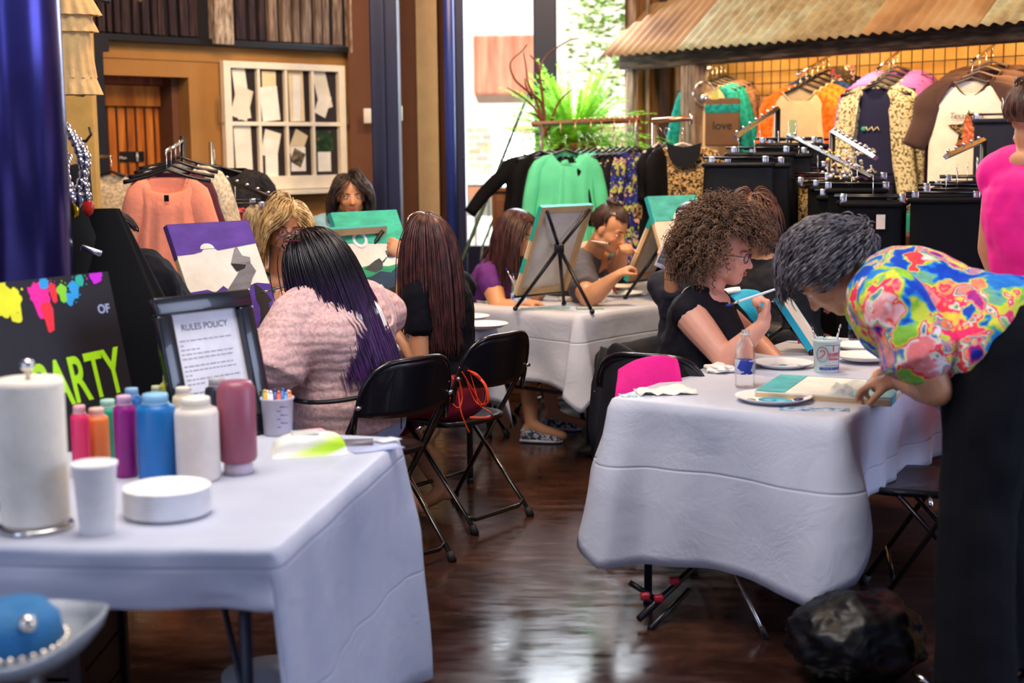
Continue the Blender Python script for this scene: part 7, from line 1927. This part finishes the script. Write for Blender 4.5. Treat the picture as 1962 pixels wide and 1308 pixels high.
obj('strap', MB().tube(ribbon([P5(1495, 606, 6.03), P5(1522, 604, 6.0), P5(1530, 640, 5.98), P5(1535, 690, 5.98)]), .013, 6, flat=.4), mk('magenta strap', 'b00f5c', .6), t)
# trash bag on the floor
p = atZ(1665, 1270, 0.0); c = V((p.x - .07, 4.05, .13)); b2 = bmesh.new(); bmesh.ops.create_icosphere(b2, subdivisions=5, radius=1); vs = []
for v in b2.verts:
    d = v.co.normalized(); k = 1 + .16 * noise.noise(d * 2) + .10 * abs(noise.noise(d * 5 + V((4, 0, 0)))) + .05 * abs(noise.noise(d * 11)); q = V((d.x * .19 * k, d.y * .18 * k, d.z * .135 * k)); q.z = max(q.z, -.128); vs.append(c + q)
b2.verts.index_update(); fs = [[v.index for v in f.verts] for f in b2.faces]; b2.free()
t = thing('trash_bag', 'shiny black plastic trash bag on the floor beside the black trousers', 'bag', (c.x, c.y, 0))
obj('bag', MB().mesh_in(vs, fs), mk('shiny black plastic', '040409', .42, spec=.3), t); obj('tie', MB().tube([c + V((.12, -.16, -.05)), c + V((.16, -.2, -.07)), c + V((.18, -.19, -.1)), c + V((.14, -.18, -.12)), c + V((.12, -.17, -.08))], .008, 6), M_CHROME, t)
# folded tripod and chrome leg under the table
t = thing('folded_easel', 'folded black easel with red clamps on the floor under the right table', 'easel', atZ(1250, 1190, 0))
A = atZ(1225, 1185, .03); B = P5(1330, 1085, 4.75)
obj('leg', MB().cone(A, B, .012, .012), M_BLACK, t); obj('leg', MB().cone(P5(1245, 1205, 4.5), P5(1320, 1130, 4.7), .010, .010), M_BLACK, t); obj('leg', MB().cone(P5(1207, 1115, 4.6), P5(1260, 1150, 4.6), .010, .010), M_BLACK, t)
for px, py in ((1236, 1142), (1262, 1146), (1292, 1112)): obj('clamp', MB().box(P5(px, py, 4.58), (.03, .03, .022), bev=.004), mk('red clamp', 'a3142c', .5), t)
t = thing('chrome_tripod', 'thin chrome tripod legs standing under the right table', 'tripod', atZ(1467, 1222, 0))
A = atZ(1467, 1221, 0.006); obj('leg', MB().tube([A, A.lerp(P5(1400, 1080, 4.6), .97)], .007, 8), M_CHROME, t); obj('foot', MB().cone(A, A + V((-.014, .0, .035)), .011, .009), M_CAP, t)
A = atZ(1556, 1160, .006); obj('leg', MB().tube([A, P5(1535, 1100, 5.0)], .007, 8), M_CHROME, t)
# ---------- plant, twigs, pole, cabinet by the window
p = plan(1100, 9.35); t = thing('fern_plant', 'bright green feathery plant in the window behind the mint blouses', 'plant', (p.x, p.y, 0))
zp = atY(1100, 262, 9.35).z
obj('stand', MB().lathe([(.16, 0), (.16, .03), (.06, .05), (.06, zp - .32), (.14, zp - .3), (.14, zp - .28)], p, 20), M_BLACK, t); obj('pot', MB().lathe([(.10, zp - .28), (.15, zp - .06), (.16, zp - .04), (.14, zp - .04), (.0, zp - .08)], p, 24), mk('terracotta pot', '8a4a30', .8), t)
rnd = random.Random(17); fr_ = MB(); top = V((p.x, p.y, zp - .06))
for i in range(230):
    a = rnd.uniform(0, 2 * PI); L_ = rnd.uniform(.35, .72); out = V((math.cos(a), math.sin(a) * .7, 0)); el = rnd.uniform(.15, 1.4)
    pts = []
    for j in range(8):
        u = j / 7; pts.append(top + out * L_ * (u * math.cos(el) + .1 * u) + ZU * L_ * (math.sin(el) * u - .45 * u * u * (1.3 - el * .7)))
    fr_.tube(pts, .0018, 3, cap=False)
    for j in range(1, 8):
        for k_ in range(5):
            c = pts[j - 1].lerp(pts[j], k_ / 5); d = (pts[j] - pts[j - 1]).normalized(); sd_ = d.cross(V((rnd.uniform(-.5, .5), rnd.uniform(-.5, .5), 1))).normalized(); ll = .035 * (1.15 - j / 8) + .008
            for s in (-1, 1):
                tip = c + sd_ * s * ll + d * ll * .5; w_ = d * .006
                fr_.mesh_in([c - w_, c + w_, tip], [(0, 1, 2)])
lm = NT('feathery leaf'); lm.set(Base__Color=lm.ramp(lm.noise(lm.map(), 5), [(.3, '4a9a2a'), (.6, '8fd048'), (.8, 'c4ec7a')]), Roughness=.5)
tl = lm.n('ShaderNodeBsdfTranslucent', Color=lin('a8e04a')); mx = lm.n('ShaderNodeMixShader', i0=.5); lm.l(lm.b.outputs[0], mx.inputs[1]); lm.l(tl.outputs[0], mx.inputs[2]); lm.l(mx.outputs[0], lm.t.nodes['Material Output'].inputs[0])
obj('foliage', fr_, lm.m, t, smooth=False)
t = thing('twig_arrangement', 'bare reddish twigs arching up in front of the window', 'branches', atY(1040, 260, 9.1)); M_TW = mk('reddish bark', '6b3a28', .9)
for i, L_ in enumerate(([(1046, 262), (1040, 190), (1034, 140), (1045, 110), (1085, 80), (1110, 74)], [(1044, 262), (1030, 215), (1000, 185), (972, 168)], [(1042, 262), (1038, 200), (1005, 170), (985, 150), (978, 120), (1000, 98), (1010, 85)], [(1040, 230), (1026, 190), (1012, 160), (1008, 130), (1003, 100)], [(1050, 250), (1062, 215), (1075, 190), (1098, 170)], [(1020, 190), (1008, 165), (1006, 150)], [(1034, 140), (1028, 120), (1015, 105)], [(1046, 250), (1032, 225), (1015, 215)])):
    pts = ribbon([atY(a_, b_, 9.1 + .05 * math.sin(a_)) for a_, b_ in L_], n=4); obj('twig', MB().tube(pts, [lerp(.010, .003, k_ / len(pts)) for k_ in range(len(pts))], 6), M_TW, t)
a = atZ(905, 560, 0); A = P5(893, 480, 9.0); B = P5(1012, 180, 9.4); 
t = thing('leaning_pole', 'dark green pole leaning diagonally across the window', 'pole', (A + (A - B) * .55))
obj('pole', MB().tube([A + (A - B) * .95, A, B], [.014, .013, .009], 8), mk('dark green cane', '2c4434', .6), t)
t2 = thing('leaning_pole', 'thinner grey pole leaning low beside the window post', 'pole', P5(920, 480, 9.0))
obj('pole', MB().tube([P5(915, 560, 8.9), P5(925, 470, 9.0), P5(960, 385, 9.2)], .008, 8), mk('grey cane', '66787a', .6), t2)
c = plan(972, 9.2); zc = atY(960, 365, 9.2).z
t = thing('wooden_cabinet', 'brown wooden cabinet below the black blouse by the window', 'cabinet', (c.x + .05, c.y, 0)); M_CB = mramp('brown cabinet wood', [(.3, '4a2c1c'), (.6, '7a4c30')], 4, stretch=(4, 4, .6), detail=4, rough=.6)
obj('cabinet_body', MB().box((c.x + .05, c.y, zc / 2), (.30, .3, zc), bev=.006), M_CB, t, smooth=False); obj('top', MB().box((c.x + .05, c.y, zc + .01), (.34, .34, .025), bev=.004), M_CB, t, smooth=False); obj('door', MB().box((c.x + .05, c.y - .155, zc / 2), (.25, .012, zc - .1), bev=.004), M_CB, t, smooth=False)
# ---------- old window sash with papers on the left wall
def LQ(px, py, off=.03): return LWpx(px, py, off)
off = .04; tlp, trp, blp = LQ(424, 116, off), LQ(657, 122, off), LQ(432, 366, off)
x = W1.copy(); wS = (trp - tlp).dot(x); 
brp = LQ(672, 358, off); hS = tlp.z - blp.z; Mw = frame(V((tlp.x, tlp.y, blp.z)), x, ZU)
t = thing('old_window_sash', 'old white eight pane window sash used as a pin board on the tan wall', 'window sash', Mw @ V((wS / 2, 0, 0)))
M_WH = mk('chippy white paint', 'ece0c8', .6, var=.08); mb = MB(); fw_ = wS * .055
for (a_, b_, c_, d_) in ((0, 0, fw_, hS), (wS - fw_, 0, wS, hS), (fw_, hS - fw_ * .8, wS - fw_, hS), (fw_, 0, wS - fw_, fw_ * 1.6)): mb.box(((a_ + c_) / 2, (b_ + d_) / 2, 0), (c_ - a_, d_ - b_, .045), bev=.003)
mb.b.transform(Mw); obj('frame', mb, M_WH, t, smooth=False)
for i in range(1, 4):
    mb = MB().box((fw_ + (wS - 2 * fw_) * i / 4, hS / 2, 0), (.022, hS, .03), bev=.003); mb.b.transform(Mw); obj('muntin', mb, M_WH, t, smooth=False)
mb = MB().box((wS / 2, hS * .52, 0), (wS, .026, .032), bev=.003); mb.b.transform(Mw); obj('muntin', mb, M_WH, t, smooth=False)
mb = MB().box((wS / 2, hS / 2, -.02), (wS * .97, hS * .97, .012)); mb.b.transform(Mw); obj('backing', mb, mk('dark backing board', '2a2226', .9), t, smooth=False)
mb = MB().box((wS / 2, -.02, .02), (wS * .96, .03, .1), bev=.004); mb.b.transform(Mw); obj('ledge', mb, M_WH, t, smooth=False)
for s, xx in ((-1, -.022), (1, wS + .022)):
    mb = MB().tube([(xx + .02 * -s * (1 if abs(a_) > 1.2 else 0) * 0 - s * -0 + s * .012 * (math.cos(a_)), hS * .62 + .09 * math.sin(a_), 0) for a_ in [-PI / 2 + PI * k / 8 for k in range(9)]], .006, 6); mb.b.transform(Mw); obj('handle', mb, mk('aged brass', '9a7a4a', .4, .7), t)
rnd = random.Random(23); cw = (wS - 2 * fw_) / 4; M_PP = [mk('paper ' + c, c, .8) for c in ('efe6d2', 'e4dcc4', 'f3eee0', 'e8d2a4', 'dcc8a0')]
n_ = 0
spec = [(0, 1, .10, .32, .12, M_PP[0]), (0, 1, .13, .2, -.3, M_PP[1]), (1, 1, .11, .3, 0, M_PP[3]), (1, 1, .14, .22, .1, M_PP[2]), (2, 1, .12, .36, .02, M_PP[3]), (2, 1, .06, .3, -.03, M_PP[2]), (3, 1, .11, .26, .25, M_PP[1]), (3, 1, .1, .15, -.4, M_PP[0]),
        (0, 0, .13, .32, .03, M_PP[0]), (1, 0, .1, .26, 0, M_PP[2]), (1, 0, .13, .17, -.25, M_PP[0]), (2, 0, .12, .16, .0, M_PP[2]), (2, 0, .11, .17, -.45, M_PP[4]), (3, 0, .11, .17, 0, M_PP[2])]
for k_, (i, j, pw, ph_, ro, m) in enumerate(spec):
    cx = fw_ + cw * (i + .45); cy = hS * (.74 if j else .30) + (.05 if k_ % 2 == 0 else -.05) * (1 if ph_ < .3 else .2); pw = min(pw, cw * .82); ph_ = min(ph_, hS * .42)
    mb = MB().box((0, 0, 0), (pw, ph_, .0012)); mb.b.transform(Mw @ Matrix.Translation((cx, cy, -.0125 + .0015 * (k_ % 2 + 1))) @ Matrix.Rotation(ro, 4, 'Z'))
    tag(obj('pinned_paper', mb, m, smooth=False), ['cream tilted note in the first upper pane', 'small slanted note in the first upper pane', 'tan page in the second upper pane', 'white folded note in the second upper pane', 'tall tan printed page in the third upper pane', 'white strip in the third upper pane', 'yellowed page in the last upper pane', 'crooked cream note in the last upper pane', 'large cream page in the first lower pane', 'tall white note in the second lower pane', 'slanted cream card in the second lower pane', 'white note in the third lower pane', 'tan tilted photo card in the third lower pane', 'white letter in the last lower pane'][k_], 'paper', 'papers pinned in the old sash')
    for l_ in range(int(ph_ / .022) - 1):
        if l_ > 8: break
mb = MB().box((0, 0, 0), (cw * .75, hS * .17, .0012)); mb.b.transform(Mw @ Matrix.Translation((fw_ + cw * 3.45, hS * .38, -.0085))); tag(obj('pinned_photo', mb, mramp('dark green garden photo', [(.4, '14301a'), (.6, '2f4a2a'), (.68, 'b84a4a'), (.75, 'd8a8a0')], 22), smooth=False), 'dark green garden photo pinned in the last lower pane', 'photo')
mb = MB().box((0, 0, 0), (cw * .45, hS * .12, .0012)); mb.b.transform(Mw @ Matrix.Translation((fw_ + cw * 2.42, hS * .25, -.0085)) @ Matrix.Rotation(-.45, 4, 'Z')); tag(obj('pinned_photo', mb, mramp('sepia photo', [(.4, '3a342c'), (.6, '8a7a5c')], 30), smooth=False), 'sepia picture on the tilted card in the third lower pane', 'photo')
# ------------------------------------------------------------------ light
w = bpy.data.worlds.new('world'); SC.world = w; w.use_nodes = True
bg = w.node_tree.nodes['Background']; bg.inputs[0].default_value = lin('a4bcf4'); bg.inputs[1].default_value = .28
def area(name, loc, target, sx, sy, power, col):
    l = bpy.data.lights.new(name, 'AREA'); l.shape = 'RECTANGLE'; l.size = sx; l.size_y = sy; l.energy = power; l.color = lin(col)[:3]
    o = bpy.data.objects.new(name, l); COL.objects.link(o); o.location = V(loc)
    o.rotation_euler = (V(target) - V(loc)).to_track_quat('-Z', 'Y').to_euler(); return o
sun = bpy.data.lights.new('sun', 'SUN'); sun.energy = 9; sun.angle = .02; sun.color = (1, .96, .9)
so = bpy.data.objects.new('sun', sun); COL.objects.link(so)
so.rotation_euler = V((.25, .62, -.72)).to_track_quat('-Z', 'Y').to_euler(); so.location = (0, 0, 9)
area('daylight_storefront_right', (4.4, 3.0, 2.2), (0, 5.0, .9), 2.6, 2.4, 105, 'd0ddff')
area('daylight_window_back', (.4, 10.0, 2.4), (0, 4.5, .7), 1.1, 2.6, 130, 'eaf3ff')
area('added_fill_left_rear', (-3.2, 0.6, 1.9), (-1.2, 5, 1.0), .5, 2.8, 26, 'c8d8ff')  # unseen tall light added for column highlights and tablecloth fill
area('added_fill_rear', (-1.6, -1.6, 1.9), (-.8, 4, 1.0), .6, 2.8, 20, 'c8d8ff')  # second unseen light added behind the camera for highlights and fill
for t in (.4, 1.4, 2.4):
    q = GW(t, .36, zb2 + .03); area('awning_lamp', q, GW(t, 0, 1.5), .5, .08, 9, 'ffcf90')
area('spot_track_shed', (.8, 6.4, 3.9), (2.4, 8.4, 1.6), .5, .5, 110, 'ffdcae')
area('spot_track_left', (-.8, 6.6, 3.9), (-1.6, 9.0, 1.7), .5, .5, 75, 'ffd0a0')
area('ceiling_lamps', (-.7, 3.6, 4.0), (-.5, 4.2, 0), 2.0, 2.0, 130, 'fff6ee')
SC.view_settings.exposure = .25
